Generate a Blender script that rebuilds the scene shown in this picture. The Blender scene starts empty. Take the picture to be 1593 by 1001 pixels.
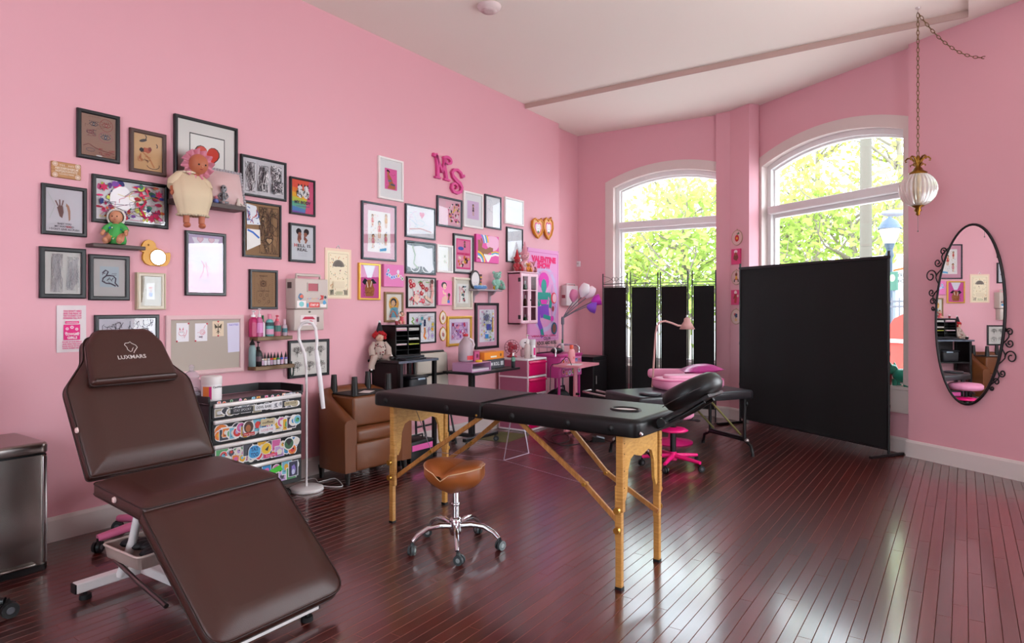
import bpy, bmesh, math, random
from mathutils import Vector as V, Matrix
S = bpy.context.scene
COL = S.collection
PI = math.pi
R = math.radians

def hexlin(h):
    h = h.lstrip('#')
    if len(h) == 3: h = ''.join(c*2 for c in h)
    o = []
    for i in (0, 2, 4):
        c = int(h[i:i+2], 16)/255
        o.append(c/12.92 if c <= .04045 else ((c+.055)/1.055)**2.4)
    return tuple(o)

# ------------------------------------------------------------------ camera
FPX, CX, HY, YAW, EYE = 1018.8, 796.5, 479.2, R(34.6), V((4.27, 0, 1.33))
cam = bpy.data.cameras.new('camera')
cam.sensor_width = 36; cam.lens = 36*FPX/1593; cam.shift_y = -(500.5-HY)/1593
cam.clip_start = .05; cam.clip_end = 300
camo = bpy.data.objects.new('camera', cam); COL.objects.link(camo)
camo.location = EYE; camo.rotation_euler = (PI/2, 0, YAW)
S.camera = camo
FW = V((-math.sin(YAW), math.cos(YAW), 0)); RT = V((math.cos(YAW), math.sin(YAW), 0))

# ------------------------------------------------------------------ light and exposure
S.view_settings.view_transform = 'Standard'; S.view_settings.look = 'None'
S.view_settings.gamma = 1; S.view_settings.use_curve_mapping = False
S.view_settings.exposure = -0.06
wd = bpy.data.worlds.new('sky'); S.world = wd; wd.use_nodes = True
bg = wd.node_tree.nodes['Background']
bg.inputs[0].default_value = (.80, .91, 1.0, 1); bg.inputs[1].default_value = 9.0

def area(name, loc, aim, sx, sy, power, col=(1, 1, 1)):
    l = bpy.data.lights.new(name, 'AREA'); l.shape = 'RECTANGLE'; l.size = sx; l.size_y = sy
    l.energy = power; l.color = col
    o = bpy.data.objects.new(name, l); COL.objects.link(o); o.location = loc
    o.rotation_euler = (V(aim)-V(loc)).to_track_quat('-Z', 'Y').to_euler()
    return o
# lamps added to boost the daylight outside the shop windows that lie out of the frame (the rest of the bay, the side street, the front)
area('daylight_boost_bay', (6.05, 5.75, 1.95), (5.3, 4.60, 2.25), 1.9, 2.5, 185, (.95, .98, 1))
area('daylight_boost_side', (7.55, 2.2, 1.95), (6.0, 2.2, 2.3), 2.1, 2.5, 22, (.96, .98, 1))

# ------------------------------------------------------------------ points of the room from the survey of the photograph
def ray(px, py): return FW + RT*((px-CX)/FPX) + V((0, 0, (HY-py)/FPX))
def onz(px, py, z=0):                      # on a level plane
    r = ray(px, py); return EYE + r*((z-EYE.z)/r.z)
def onx(px, py, x=0.):                     # on a plane parallel to the left wall
    r = ray(px, py); return EYE + r*((x-EYE.x)/r.x)
def ony(px, py, y):
    r = ray(px, py); return EYE + r*(y/r.y)
BU, BN = V((.845, -.534, 0)), V((-.534, -.845, 0))     # bay wall: along, and into the room
def onb(px, py, off=-7.85):
    r = ray(px, py); return EYE + r*((off-EYE.dot(BN))/r.dot(BN))
def bay(u, z=0, off=-7.85): return BU*u + BN*off + V((0, 0, z))
def frame_mx(o, u, v):
    u = V(u).normalized(); v = V(v).normalized(); w = u.cross(v)
    return Matrix(((u.x, v.x, w.x, o[0]), (u.y, v.y, w.y, o[1]), (u.z, v.z, w.z, o[2]), (0, 0, 0, 1)))
def wall_mx(y, z, x=0.): return frame_mx((x, y, z), (0, 1, 0), (0, 0, 1))     # local: x along wall, y up, z into the room
def bay_mx(u, z, off=-7.85): return frame_mx(bay(u, z, off), BU, (0, 0, 1))

# ------------------------------------------------------------------ materials
MATS = {}
def node_mat(name):
    m = bpy.data.materials.new(name); m.use_nodes = True
    return m, m.node_tree.nodes, m.node_tree.links, m.node_tree.nodes['Principled BSDF']
def M(col, rough=.5, metal=0., name=None, coat=0., trans=0., bump=0., bscale=200., emit=0., spec=.5, alpha=1., var=0., vscale=6., sheen=0., ior=1.45):
    key = (col, rough, metal, coat, trans, bump, bscale, emit, spec, alpha, var, vscale, sheen)
    if key in MATS: return MATS[key]
    m, n, l, b = node_mat(name or 'surface_'+col.strip('#'))
    c = hexlin(col)
    b.inputs['Base Color'].default_value = (*c, 1); b.inputs['Roughness'].default_value = rough
    b.inputs['Metallic'].default_value = metal; b.inputs['Coat Weight'].default_value = coat
    b.inputs['Transmission Weight'].default_value = trans; b.inputs['Specular IOR Level'].default_value = spec
    b.inputs['Alpha'].default_value = alpha; b.inputs['IOR'].default_value = ior
    if sheen: b.inputs['Sheen Weight'].default_value = sheen
    if emit:
        b.inputs['Emission Color'].default_value = (*c, 1); b.inputs['Emission Strength'].default_value = emit
    if bump or var:
        tc = n.new('ShaderNodeTexCoord')
    if bump:
        t = n.new('ShaderNodeTexNoise'); t.inputs['Scale'].default_value = bscale; t.inputs['Detail'].default_value = 4
        bp = n.new('ShaderNodeBump'); bp.inputs['Strength'].default_value = bump; bp.inputs['Distance'].default_value = .002
        l.new(tc.outputs['Object'], t.inputs['Vector']); l.new(t.outputs['Fac'], bp.inputs['Height']); l.new(bp.outputs['Normal'], b.inputs['Normal'])
    if var:
        t = n.new('ShaderNodeTexNoise'); t.inputs['Scale'].default_value = vscale; t.inputs['Detail'].default_value = 5
        mx = n.new('ShaderNodeMix'); mx.data_type = 'RGBA'
        mx.inputs[6].default_value = (*[x*(1-var) for x in c], 1); mx.inputs[7].default_value = (*[min(1, x*(1+var)) for x in c], 1)
        l.new(tc.outputs['Object'], t.inputs['Vector']); l.new(t.outputs['Fac'], mx.inputs[0]); l.new(mx.outputs[2], b.inputs['Base Color'])
    MATS[key] = m
    return m
def wood(col, col2, rough=.4, scale=(40, 3, 3), coat=0.):
    key = ('wood', col, col2, rough, scale)
    if key in MATS: return MATS[key]
    m, n, l, b = node_mat('wood_grain')
    tc = n.new('ShaderNodeTexCoord'); mp = n.new('ShaderNodeMapping'); mp.inputs['Scale'].default_value = scale
    t = n.new('ShaderNodeTexNoise'); t.inputs['Scale'].default_value = 3; t.inputs['Detail'].default_value = 6; t.inputs['Distortion'].default_value = .6
    r = n.new('ShaderNodeValToRGB'); r.color_ramp.elements[0].color = (*hexlin(col), 1); r.color_ramp.elements[1].color = (*hexlin(col2), 1)
    r.color_ramp.elements[0].position = .3; r.color_ramp.elements[1].position = .7
    l.new(tc.outputs['Object'], mp.inputs['Vector']); l.new(mp.outputs['Vector'], t.inputs['Vector']); l.new(t.outputs['Fac'], r.inputs[0])
    l.new(r.outputs[0], b.inputs['Base Color']); b.inputs['Roughness'].default_value = rough; b.inputs['Coat Weight'].default_value = coat
    MATS[key] = m
    return m
def pane_mat(name='window_glass', tint=(1, 1, 1), gloss=1.0, rough=.0):
    m, n, l, b = node_mat(name); n.remove(b)
    tr = n.new('ShaderNodeBsdfTransparent'); tr.inputs[0].default_value = (*tint, 1)
    gl = n.new('ShaderNodeBsdfGlossy'); gl.inputs['Roughness'].default_value = rough
    fr = n.new('ShaderNodeFresnel'); fr.inputs[0].default_value = 1.5
    mu = n.new('ShaderNodeMath'); mu.operation = 'MULTIPLY'; mu.inputs[1].default_value = gloss; mu.use_clamp = True
    mx = n.new('ShaderNodeMixShader')
    l.new(fr.outputs[0], mu.inputs[0]); l.new(mu.outputs[0], mx.inputs[0])
    l.new(tr.outputs[0], mx.inputs[1]); l.new(gl.outputs[0], mx.inputs[2]); l.new(mx.outputs[0], n['Material Output'].inputs[0])
    return m
PANE = pane_mat(); PICGLASS = pane_mat('picture_glass', (.97, .98, .98), 1.0)
def attr_mat(name, rough=.55, spec=.4):
    m, n, l, b = node_mat(name)
    a = n.new('ShaderNodeAttribute'); a.attribute_name = 'Col'
    l.new(a.outputs['Color'], b.inputs['Base Color']); b.inputs['Roughness'].default_value = rough; b.inputs['Specular IOR Level'].default_value = spec
    return m
PRINT = attr_mat('ink_print', .6, .25); STICKER = attr_mat('vinyl_sticker', .35, .4)

def wall_paint():
    m, n, l, b = node_mat('pink_wall_paint')
    tc = n.new('ShaderNodeTexCoord')
    t = n.new('ShaderNodeTexNoise'); t.inputs['Scale'].default_value = 1.3; t.inputs['Detail'].default_value = 3
    mx = n.new('ShaderNodeMix'); mx.data_type = 'RGBA'
    mx.inputs[6].default_value = (*hexlin(WALL_A), 1); mx.inputs[7].default_value = (*hexlin(WALL_B), 1)
    t2 = n.new('ShaderNodeTexNoise'); t2.inputs['Scale'].default_value = 260
    bp = n.new('ShaderNodeBump'); bp.inputs['Strength'].default_value = .12; bp.inputs['Distance'].default_value = .002
    l.new(tc.outputs['Object'], t.inputs['Vector']); l.new(tc.outputs['Object'], t2.inputs['Vector'])
    l.new(t.outputs['Fac'], mx.inputs[0]); l.new(mx.outputs[2], b.inputs['Base Color'])
    l.new(t2.outputs['Fac'], bp.inputs['Height']); l.new(bp.outputs['Normal'], b.inputs['Normal'])
    b.inputs['Roughness'].default_value = .55; b.inputs['Specular IOR Level'].default_value = .3
    return m
WALL_A, WALL_B = '#dfa4ae', '#e3a9b2'
WALL = wall_paint()
WHITE_TRIM = M('#dccbc5', .4, name='off_white_trim_paint'); CEIL = M('#f1e7dc', .8, name='ceiling_paint')

def plank_mat(per_object):
    m, n, l, b = node_mat('cherry_floor_plank')
    g = n.new('ShaderNodeNewGeometry'); mp = n.new('ShaderNodeMapping'); mp.inputs['Scale'].default_value = (70, 4.5, 1)
    if per_object:
        oi = n.new('ShaderNodeObjectInfo'); rnd = oi.outputs['Random']
    else:
        a = n.new('ShaderNodeAttribute'); a.attribute_name = 'Col'; rnd = a.outputs['Fac']
    add = n.new('ShaderNodeVectorMath'); add.operation = 'ADD'
    cmb = n.new('ShaderNodeCombineXYZ'); mul = n.new('ShaderNodeMath'); mul.operation = 'MULTIPLY'; mul.inputs[1].default_value = 37
    l.new(rnd, mul.inputs[0]); l.new(mul.outputs[0], cmb.inputs[1]); l.new(mul.outputs[0], cmb.inputs[2])
    l.new(g.outputs['Position'], mp.inputs['Vector']); l.new(mp.outputs[0], add.inputs[0]); l.new(cmb.outputs[0], add.inputs[1])
    t = n.new('ShaderNodeTexNoise'); t.inputs['Scale'].default_value = 1.0; t.inputs['Detail'].default_value = 5; t.inputs['Distortion'].default_value = 1.2
    l.new(add.outputs[0], t.inputs['Vector'])
    r = n.new('ShaderNodeValToRGB'); e = r.color_ramp.elements
    e[0].color = (*hexlin('#260605'), 1); e[1].color = (*hexlin('#571711'), 1); e[0].position = .05; e[1].position = .95
    mixf = n.new('ShaderNodeMath'); mixf.operation = 'MULTIPLY_ADD'; mixf.inputs[1].default_value = .55
    m2 = n.new('ShaderNodeMath'); m2.operation = 'MULTIPLY'; m2.inputs[1].default_value = .45
    l.new(rnd, m2.inputs[0]); l.new(t.outputs['Fac'], mixf.inputs[0]); l.new(m2.outputs[0], mixf.inputs[2]); l.new(mixf.outputs[0], r.inputs[0])
    l.new(r.outputs[0], b.inputs['Base Color'])
    b.inputs['Roughness'].default_value = .36; b.inputs['Specular IOR Level'].default_value = .35
    b.inputs['Coat Weight'].default_value = 1.0; b.inputs['Coat Roughness'].default_value = .15; b.inputs['Coat IOR'].default_value = 1.62
    bp = n.new('ShaderNodeBump'); bp.inputs['Strength'].default_value = .22; bp.inputs['Distance'].default_value = .0015
    l.new(t.outputs['Fac'], bp.inputs['Height']); l.new(bp.outputs['Normal'], b.inputs['Normal'])
    return m

BLK = M('#0b0b0c', .45, name='black_plastic'); BLKM = M('#0d0d0f', .35, name='black_painted_metal'); CHROME = M('#d8d8dc', .08, 1., name='chrome')
STEEL = M('#b5b0ae', .28, 1., name='brushed_steel'); WHT = M('#ece9ea', .35, name='white_plastic'); WHTM = M('#e6e2e1', .3, name='white_painted_metal')
BRASS = M('#9a7434', .3, 1., name='aged_brass'); RUBBER = M('#0f0f11', .6, name='black_rubber'); MIRROR = M('#f4f4f4', .0, 1., name='silvered_mirror')

# ------------------------------------------------------------------ mesh building
class MB:
    def __init__(s): s.v = []; s.f = []; s.mi = []; s.sm = []
    def add(s, vs, fs, mi=0, sm=False, mx=None):
        o = len(s.v)
        s.v += [tuple(mx @ V(p)) for p in vs] if mx is not None else [tuple(p) for p in vs]
        for f in fs: s.f.append([i+o for i in f]); s.mi.append(mi); s.sm.append(sm)
        return s
    def bm(s, b, mi=0, sm=False, mx=None):
        b.verts.index_update()
        s.add([v.co.copy() for v in b.verts], [[v.index for v in f.verts] for f in b.faces], mi, sm, mx); b.free(); return s
    def box(s, c, d, mi=0, r=0., seg=2, mx=None, sm=None):
        if r <= 0:
            x, y, z = d[0]/2, d[1]/2, d[2]/2
            vs = [(c[0]+a*x, c[1]+b*y, c[2]+e*z) for e in (-1, 1) for b in (-1, 1) for a in (-1, 1)]
            return s.add(vs, [(0, 2, 3, 1), (4, 5, 7, 6), (0, 1, 5, 4), (2, 6, 7, 3), (0, 4, 6, 2), (1, 3, 7, 5)], mi, False, mx)
        b = bmesh.new(); bmesh.ops.create_cube(b, size=1)
        for v in b.verts: v.co = V((c[0]+v.co.x*d[0], c[1]+v.co.y*d[1], c[2]+v.co.z*d[2]))
        bmesh.ops.bevel(b, geom=b.edges[:], offset=min(r, min(d)*.49), segments=seg, affect='EDGES', profile=.5)
        return s.bm(b, mi, seg > 1 if sm is None else sm, mx)
    def cyl(s, p, q, r0, r1=None, n=12, mi=0, caps=True, sm=True, mx=None):
        p, q = V(p), V(q); r1 = r0 if r1 is None else r1
        d = (q-p).normalized(); a = d.orthogonal().normalized(); b = d.cross(a)
        vs = []
        for c, r in ((p, r0), (q, r1)):
            for i in range(n):
                t = 2*PI*i/n; vs.append(c+(a*math.cos(t)+b*math.sin(t))*r)
        fs = [(i, (i+1) % n, n+(i+1) % n, n+i) for i in range(n)]
        s.add(vs, fs, mi, sm, mx)
        if caps:
            s.add(vs[:n], [list(range(n))[::-1]], mi, False, mx); s.add(vs[n:], [list(range(n))], mi, False, mx)
        return s
    def tube(s, pts, r, n=8, mi=0, closed=False, mx=None, caps=True):
        pts = [V(p) for p in pts]; k = len(pts)
        rs = r if isinstance(r, (list, tuple)) else [r]*k
        vs = []; a = None
        for i in range(k):
            if closed: t = (pts[(i+1) % k]-pts[i-1])
            else: t = pts[min(i+1, k-1)]-pts[max(i-1, 0)]
            t = t.normalized() if t.length > 1e-9 else V((0, 0, 1))
            if a is None: a = t.orthogonal().normalized()
            else:
                a = a-t*a.dot(t)
                a = a.normalized() if a.length > 1e-6 else t.orthogonal().normalized()
            b = t.cross(a)
            for j in range(n):
                w = 2*PI*j/n; vs.append(pts[i]+(a*math.cos(w)+b*math.sin(w))*rs[i])
        fs = []
        for i in range(k if closed else k-1):
            i2 = (i+1) % k
            for j in range(n): fs.append((i*n+j, i*n+(j+1) % n, i2*n+(j+1) % n, i2*n+j))
        s.add(vs, fs, mi, True, mx)
        if caps and not closed:
            s.add(vs[:n], [list(range(n))[::-1]], mi, False, mx); s.add(vs[-n:], [list(range(n))], mi, False, mx)
        return s
    def lathe(s, prof, c=(0, 0, 0), n=20, mi=0, mx=None, sm=True, ang=2*PI):
        k = len(prof); vs = [(c[0]+r*math.cos(ang*j/n), c[1]+r*math.sin(ang*j/n), c[2]+z) for r, z in prof for j in range(n)]
        fs = [(i*n+j, i*n+(j+1) % n, (i+1)*n+(j+1) % n, (i+1)*n+j) for i in range(k-1) for j in range(n)]
        return s.add(vs, fs, mi, sm, mx)
    def prism(s, pts, z0, z1, mi=0, mx=None, sm=False):
        n = len(pts)
        if sum(pts[i][0]*pts[(i+1) % n][1]-pts[(i+1) % n][0]*pts[i][1] for i in range(n)) < 0: pts = pts[::-1]
        vs = [(p[0], p[1], z0) for p in pts]+[(p[0], p[1], z1) for p in pts]
        s.add(vs, [list(range(n))[::-1], list(range(n, 2*n))], mi, False, mx)
        return s.add(vs, [(i, (i+1) % n, n+(i+1) % n, n+i) for i in range(n)], mi, sm, mx)
    def ell(s, c, rad, n=14, m=9, mi=0, mx=None):
        if not isinstance(rad, (list, tuple)): rad = (rad,)*3
        vs = [(c[0], c[1], c[2]-rad[2])]
        for i in range(1, m):
            t = -PI/2+PI*i/m
            for j in range(n):
                w = 2*PI*j/n; vs.append((c[0]+rad[0]*math.cos(t)*math.cos(w), c[1]+rad[1]*math.cos(t)*math.sin(w), c[2]+rad[2]*math.sin(t)))
        vs.append((c[0], c[1], c[2]+rad[2])); L = len(vs)-1
        fs = [(0, 1+(j+1) % n, 1+j) for j in range(n)]
        for i in range(m-2):
            for j in range(n):
                a = 1+i*n; fs.append((a+j, a+(j+1) % n, a+n+(j+1) % n, a+n+j))
        a = 1+(m-2)*n; fs += [(a+j, a+(j+1) % n, L) for j in range(n)]
        return s.add(vs, fs, mi, True, mx)
    def grid(s, fn, nu, nv, mi=0, sm=True, closed=False, mx=None):
        vs = [fn(i/nu, j/nv) for j in range(nv+1) for i in range(nu+(0 if closed else 1))]
        w = nu if closed else nu+1
        fs = [(j*w+i, j*w+(i+1) % w, (j+1)*w+(i+1) % w, (j+1)*w+i) for j in range(nv) for i in range(nu)]
        return s.add(vs, fs, mi, sm, mx)
    def mesh(s, name, mats):
        me = bpy.data.meshes.new(name); me.from_pydata([tuple(v) for v in s.v], [], s.f)
        for m in (mats if isinstance(mats, (list, tuple)) else [mats]): me.materials.append(m)
        me.polygons.foreach_set('material_index', s.mi); me.polygons.foreach_set('use_smooth', s.sm); me.update()
        return me
    def build(s, name, mats, parent=None, label=None, kind=None):
        o = bpy.data.objects.new(name, s.mesh(name, mats)); COL.objects.link(o)
        if parent is not None: o.parent = parent
        if label: o['label'] = label
        if kind: o['kind'] = kind
        return o
def soft(o, lv=2):
    m = o.modifiers.new('soft', 'SUBSURF'); m.levels = m.render_levels = lv; return o
def tag(o, label, cat, group=None):
    o['label'] = label; o['category'] = cat
    if group: o['group'] = group
    return o
def thing(name, label, cat, loc=(0, 0, 0), rz=0., group=None, mx=None):
    o = bpy.data.objects.new(name, None); COL.objects.link(o); o.empty_display_size = .05
    if mx is not None: o.matrix_world = mx
    else: o.location = loc; o.rotation_euler = (0, 0, rz)
    return tag(o, label, cat, group)
def struct(name, o=None, mx=None):
    if o is None:
        o = bpy.data.objects.new(name, None); COL.objects.link(o)
        if mx is not None: o.matrix_world = mx
    o['kind'] = 'structure'; return o
def kids(o): return [c for c in o.children]
def dup(o, loc=None, rz=None, label=None, parent=None, mx=None):
    c = o.copy(); COL.objects.link(c)
    if parent is not None: c.parent = parent
    for k in kids(o): dup(k, parent=c)
    if mx is not None: c.matrix_world = mx
    if loc is not None: c.location = loc
    if rz is not None: c.rotation_euler = (0, 0, rz)
    if label: c['label'] = label
    return c

# ------------------------------------------------------------------ flat print (ink on paper, stickers, lettering)
TXT = {}
def glyphs(t, bold=.0):
    k = (t, bold)
    if k not in TXT:
        cu = bpy.data.curves.new('t', 'FONT'); cu.body = t; cu.size = 1; cu.resolution_u = 2; cu.offset = bold
        cu.align_x = 'CENTER'
        ob = bpy.data.objects.new('t', cu); me = bpy.data.meshes.new_from_object(ob)
        vs = [(v.co.x, v.co.y) for v in me.vertices]; fs = [list(p.vertices) for p in me.polygons]
        bpy.data.objects.remove(ob); bpy.data.curves.remove(cu); bpy.data.meshes.remove(me)
        xs = [v[0] for v in vs] or [0]; mid = (min(xs)+max(xs))/2
        TXT[k] = ([(x-mid, y) for x, y in vs], fs, max(xs)-min(xs))
    return TXT[k]
class PR:
    """flat print w by h metres; x, y run 0..1 over it, radii are in units of its width"""
    STEP = .00012
    def __init__(s, w, h, bgc=None):
        s.w, s.h, s.v, s.f, s.c, s.z = w, h, [], [], [], 0.
        if bgc: s.rect(0, 0, 1, 1, bgc)
    def _add(s, pts, fs, col):
        o = len(s.v); hw, hh = s.w/2, s.h/2; s.v += [(min(max(x, -hw), hw), min(max(y, -hh), hh), s.z) for x, y in pts]; c = hexlin(col) if isinstance(col, str) else col
        for f in fs: s.f.append([i+o for i in f]); s.c.append(c)
        s.z += s.STEP; return s
    def _p(s, x, y): return ((x-.5)*s.w, (y-.5)*s.h)
    def rect(s, x0, y0, x1, y1, col): return s.poly([(x0, y0), (x1, y0), (x1, y1), (x0, y1)], col)
    def poly(s, pts, col):
        p = [s._p(*q) for q in pts]; n = len(p)
        if sum(p[i][0]*p[(i+1) % n][1]-p[(i+1) % n][0]*p[i][1] for i in range(n)) < 0: p = p[::-1]
        return s._add(p, [list(range(n))], col)
    def el(s, x, y, rx, ry=None, col='#000', rot=0., n=14):
        ry = rx if ry is None else ry; cx, cy = s._p(x, y); a = R(rot); p = []
        for i in range(n):
            t = 2*PI*i/n; u, v = rx*s.w*math.cos(t), ry*s.w*math.sin(t)
            p.append((cx+u*math.cos(a)-v*math.sin(a), cy+u*math.sin(a)+v*math.cos(a)))
        return s._add(p, [list(range(n))], col)
    def line(s, pts, t, col, closed=False):
        p = [V((*s._p(*q), 0)) for q in pts]; k = len(p); t = t*s.w/2; vs = []
        for i in range(k):
            d = (p[(i+1) % k]-p[i-1]) if closed else p[min(i+1, k-1)]-p[max(i-1, 0)]
            if d.length < 1e-9: d = V((1, 0, 0))
            nn = V((-d.y, d.x, 0)).normalized()*t
            vs += [(p[i].x-nn.x, p[i].y-nn.y), (p[i].x+nn.x, p[i].y+nn.y)]
        fs = [(2*i, 2*((i+1) % k), 2*((i+1) % k)+1, 2*i+1) for i in range(k if closed else k-1)]
        return s._add(vs, fs, col)
    def ring(s, x, y, rx, ry, t, col, n=20, a0=0, a1=360):
        k = s.w/s.h; full = abs(a1-a0) >= 360
        return s.line([(x+rx*math.cos(R(a0+(a1-a0)*i/n)), y+ry*k*math.sin(R(a0+(a1-a0)*i/n))) for i in range(n+(0 if full else 1))], t, col, closed=full)
    def txt(s, t, x, y, h, col, wid=None, rot=0., bold=.0):
        vs, fs, w = glyphs(t, bold); cx, cy = s._p(x, y); sc = h*s.h/.7; sx = sc
        if wid and w > 0: sx = wid*s.w/w
        a = R(rot)
        return s._add([(cx+u*sx*math.cos(a)-v*sc*math.sin(a), cy+u*sx*math.sin(a)+v*sc*math.cos(a)) for u, v in vs], fs, col)
    def heart(s, x, y, r, col, rot=0.):
        k = s.w/s.h; a = R(rot); p = []
        for i in range(26):
            t = 2*PI*i/26; u = 16*math.sin(t)**3/17*r; v = (13*math.cos(t)-5*math.cos(2*t)-2*math.cos(3*t)-math.cos(4*t))/17*r
            p.append((x+u*math.cos(a)-v*math.sin(a), y+(u*math.sin(a)+v*math.cos(a))*k))
        return s.poly(p, col)
    def star(s, x, y, r, col, n=5, q=.42, rot=90.):
        k = s.w/s.h
        return s.poly([(x+(r if i % 2 == 0 else r*q)*math.cos(R(rot+180*i/n)), y+(r if i % 2 == 0 else r*q)*math.sin(R(rot+180*i/n))*k) for i in range(2*n)], col)
    def blob(s, x, y, rx, ry, col, rnd, n=11, j=.35):
        k = s.w/s.h
        return s.poly([(x+rx*(1-j*rnd.random())*math.cos(2*PI*i/n), y+ry*k*(1-j*rnd.random())*math.sin(2*PI*i/n)) for i in range(n)], col)
    def flower(s, x, y, r, col, mid='#f6d23c', n=6):
        k = s.w/s.h
        for i in range(n): s.el(x+r*.55*math.cos(2*PI*i/n), y+r*.55*math.sin(2*PI*i/n)*k, r*.42, r*.42, col, n=8)
        return s.el(x, y, r*.3, r*.3, mid, n=8)
    def scribble(s, x0, y0, x1, y1, n, cols, t, seed, ln=5, step=.1):
        rn = random.Random(seed)
        for i in range(n):
            x, y = rn.uniform(x0, x1), rn.uniform(y0, y1); a = rn.uniform(0, 2*PI); p = [(x, y)]
            for j in range(ln):
                a += rn.uniform(-1.1, 1.1); x += step*math.cos(a)*(x1-x0); y += step*math.sin(a)*(y1-y0)
                p.append((min(max(x, x0), x1), min(max(y, y0), y1)))
            s.line(p, t, rn.choice(cols))
        return s
    def fig(s, x, y, hh, skin, dress, hair, legs=True, rot=0):
        """small standing figure, hh of the print's height"""
        k = s.h/s.w; u = hh*k
        s.el(x, y+hh*.40, u*.13, u*.15, hair, n=10)
        if legs:
            for q in (-1, 1): s.line([(x+q*.04*u, y-hh*.05), (x+q*.07*u, y-hh*.28), (x+q*.05*u, y-hh*.48)], .07*u, skin)
        for q in (-1, 1): s.line([(x+q*.09*u, y+hh*.22), (x+q*.17*u, y+hh*.06), (x+q*.1*u, y-hh*.04)], .05*u, skin)
        s.poly([(x-.1*u, y+hh*.25), (x+.1*u, y+hh*.25), (x+.06*u, y+hh*.1), (x+.15*u, y-hh*.12), (x-.15*u, y-hh*.12), (x-.06*u, y+hh*.1)], dress)
        s.el(x, y+hh*.36, u*.085, u*.105, skin, n=10)
        return s
    def mesh(s, name, mat):
        me = bpy.data.meshes.new(name); me.from_pydata(s.v, [], s.f); me.materials.append(mat)
        a = me.color_attributes.new('Col', 'FLOAT_COLOR', 'CORNER'); d = []
        for p, c in zip(me.polygons, s.c): d += [*c, 1.]*p.loop_total
        a.data.foreach_set('color', d); me.update()
        return me
    def build(s, name, parent, loc=(0, 0, 0), mat=None, rot=None, label=None, mx=None):
        o = bpy.data.objects.new(name, s.mesh(name, mat or PRINT)); COL.objects.link(o); o.parent = parent
        if mx is not None: o.matrix_local = mx
        else:
            o.location = loc
            if rot: o.rotation_euler = rot
        if label: o['label'] = label
        return o
# ------------------------------------------------------------------ room shell
ZC, ZF = 3.74, 3.69
def wall_block(name, pts, z0=-.3, z1=3.95, mat=None):
    return struct(name, MB().prism(pts, z0, z1).build(name, mat or WALL))
wall_block('wall_left', [(-.25, -2.7), (0, -2.7), (0, 7.245), (-.10, 7.245), (-.10, 8.3), (-.25, 8.3)])

class Arch:
    """segmental-arch opening: u0..u1 wide, sill, springing and apex heights"""
    def __init__(s, u0, u1, sill, spring, apex):
        s.u0, s.u1, s.sill, s.spring, s.apex = u0, u1, sill, spring, apex
        h = (u1-u0)/2; r = apex-spring; s.c = (u0+u1)/2; s.R = (h*h+r*r)/(2*r); s.cz = apex-s.R
    def inset(s, t, tb=None):
        a = Arch(s.u0+t, s.u1-t, s.sill+(t if tb is None else tb), 0, 1); a.R = s.R-t; a.c, a.cz = s.c, s.cz; a.apex = s.apex-t
        a.spring = a.cz+math.sqrt(a.R**2-((a.u1-a.u0)/2)**2); return a
    def top(s, u): return s.cz+math.sqrt(max(0, s.R**2-(u-s.c)**2))
    def arc(s, n=18): return [(s.u0+(s.u1-s.u0)*i/n, s.top(s.u0+(s.u1-s.u0)*i/n)) for i in range(n+1)]
    def path(s): return [(s.u0, s.sill)]+s.arc()+[(s.u1, s.sill)]
def arch_wall(name, mx, ua, ub, op, depth, z0=-.3, z1=3.95):
    """wall slab in its own frame (x along, y up, z into the room; face at z=0), with one opening"""
    b = MB()
    def slab(x0, x1, ya, yb):
        b.add([(x0, ya[0], 0), (x1, ya[1], 0), (x1, yb[1], 0), (x0, yb[0], 0)], [(0, 1, 2, 3)])
        b.add([(x0, ya[0], -depth), (x1, ya[1], -depth), (x1, yb[1], -depth), (x0, yb[0], -depth)], [(3, 2, 1, 0)])
    slab(ua, op.u0, (z0, z0), (z1, z1)); slab(op.u1, ub, (z0, z0), (z1, z1))
    p = op.arc()
    for a, c in zip(p, p[1:]):
        slab(a[0], c[0], (a[1], c[1]), (z1, z1)); slab(a[0], c[0], (z0, z0), (op.sill, op.sill))
    q = op.path(); q.append(q[0])
    for a, c in zip(q, q[1:]): b.add([(a[0], a[1], 0), (c[0], c[1], 0), (c[0], c[1], -depth), (a[0], a[1], -depth)], [(0, 1, 2, 3)])
    for x in (ua, ub): b.add([(x, z0, 0), (x, z1, 0), (x, z1, -depth), (x, z0, -depth)], [(0, 1, 2, 3)])
    o = b.build(name, WALL); o.matrix_world = mx; return struct(name, o)
def band(b, A, B, z0, z1, closed=False):
    """solid strip between two arch outlines"""
    p, q = A.path(), B.path(); n = len(p)
    for i in range(n-1):
        a, c, d, e = p[i], p[i+1], q[i+1], q[i]
        vs = [(*a, z0), (*c, z0), (*d, z0), (*e, z0), (*a, z1), (*c, z1), (*d, z1), (*e, z1)]
        b.add(vs, [(0, 1, 2, 3), (4, 7, 6, 5), (0, 4, 5, 1), (3, 2, 6, 7), (0, 3, 7, 4), (1, 5, 6, 2)])
    return b
FRAMEW = M('#e9e6e4', .35, name='white_window_frame')
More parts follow.
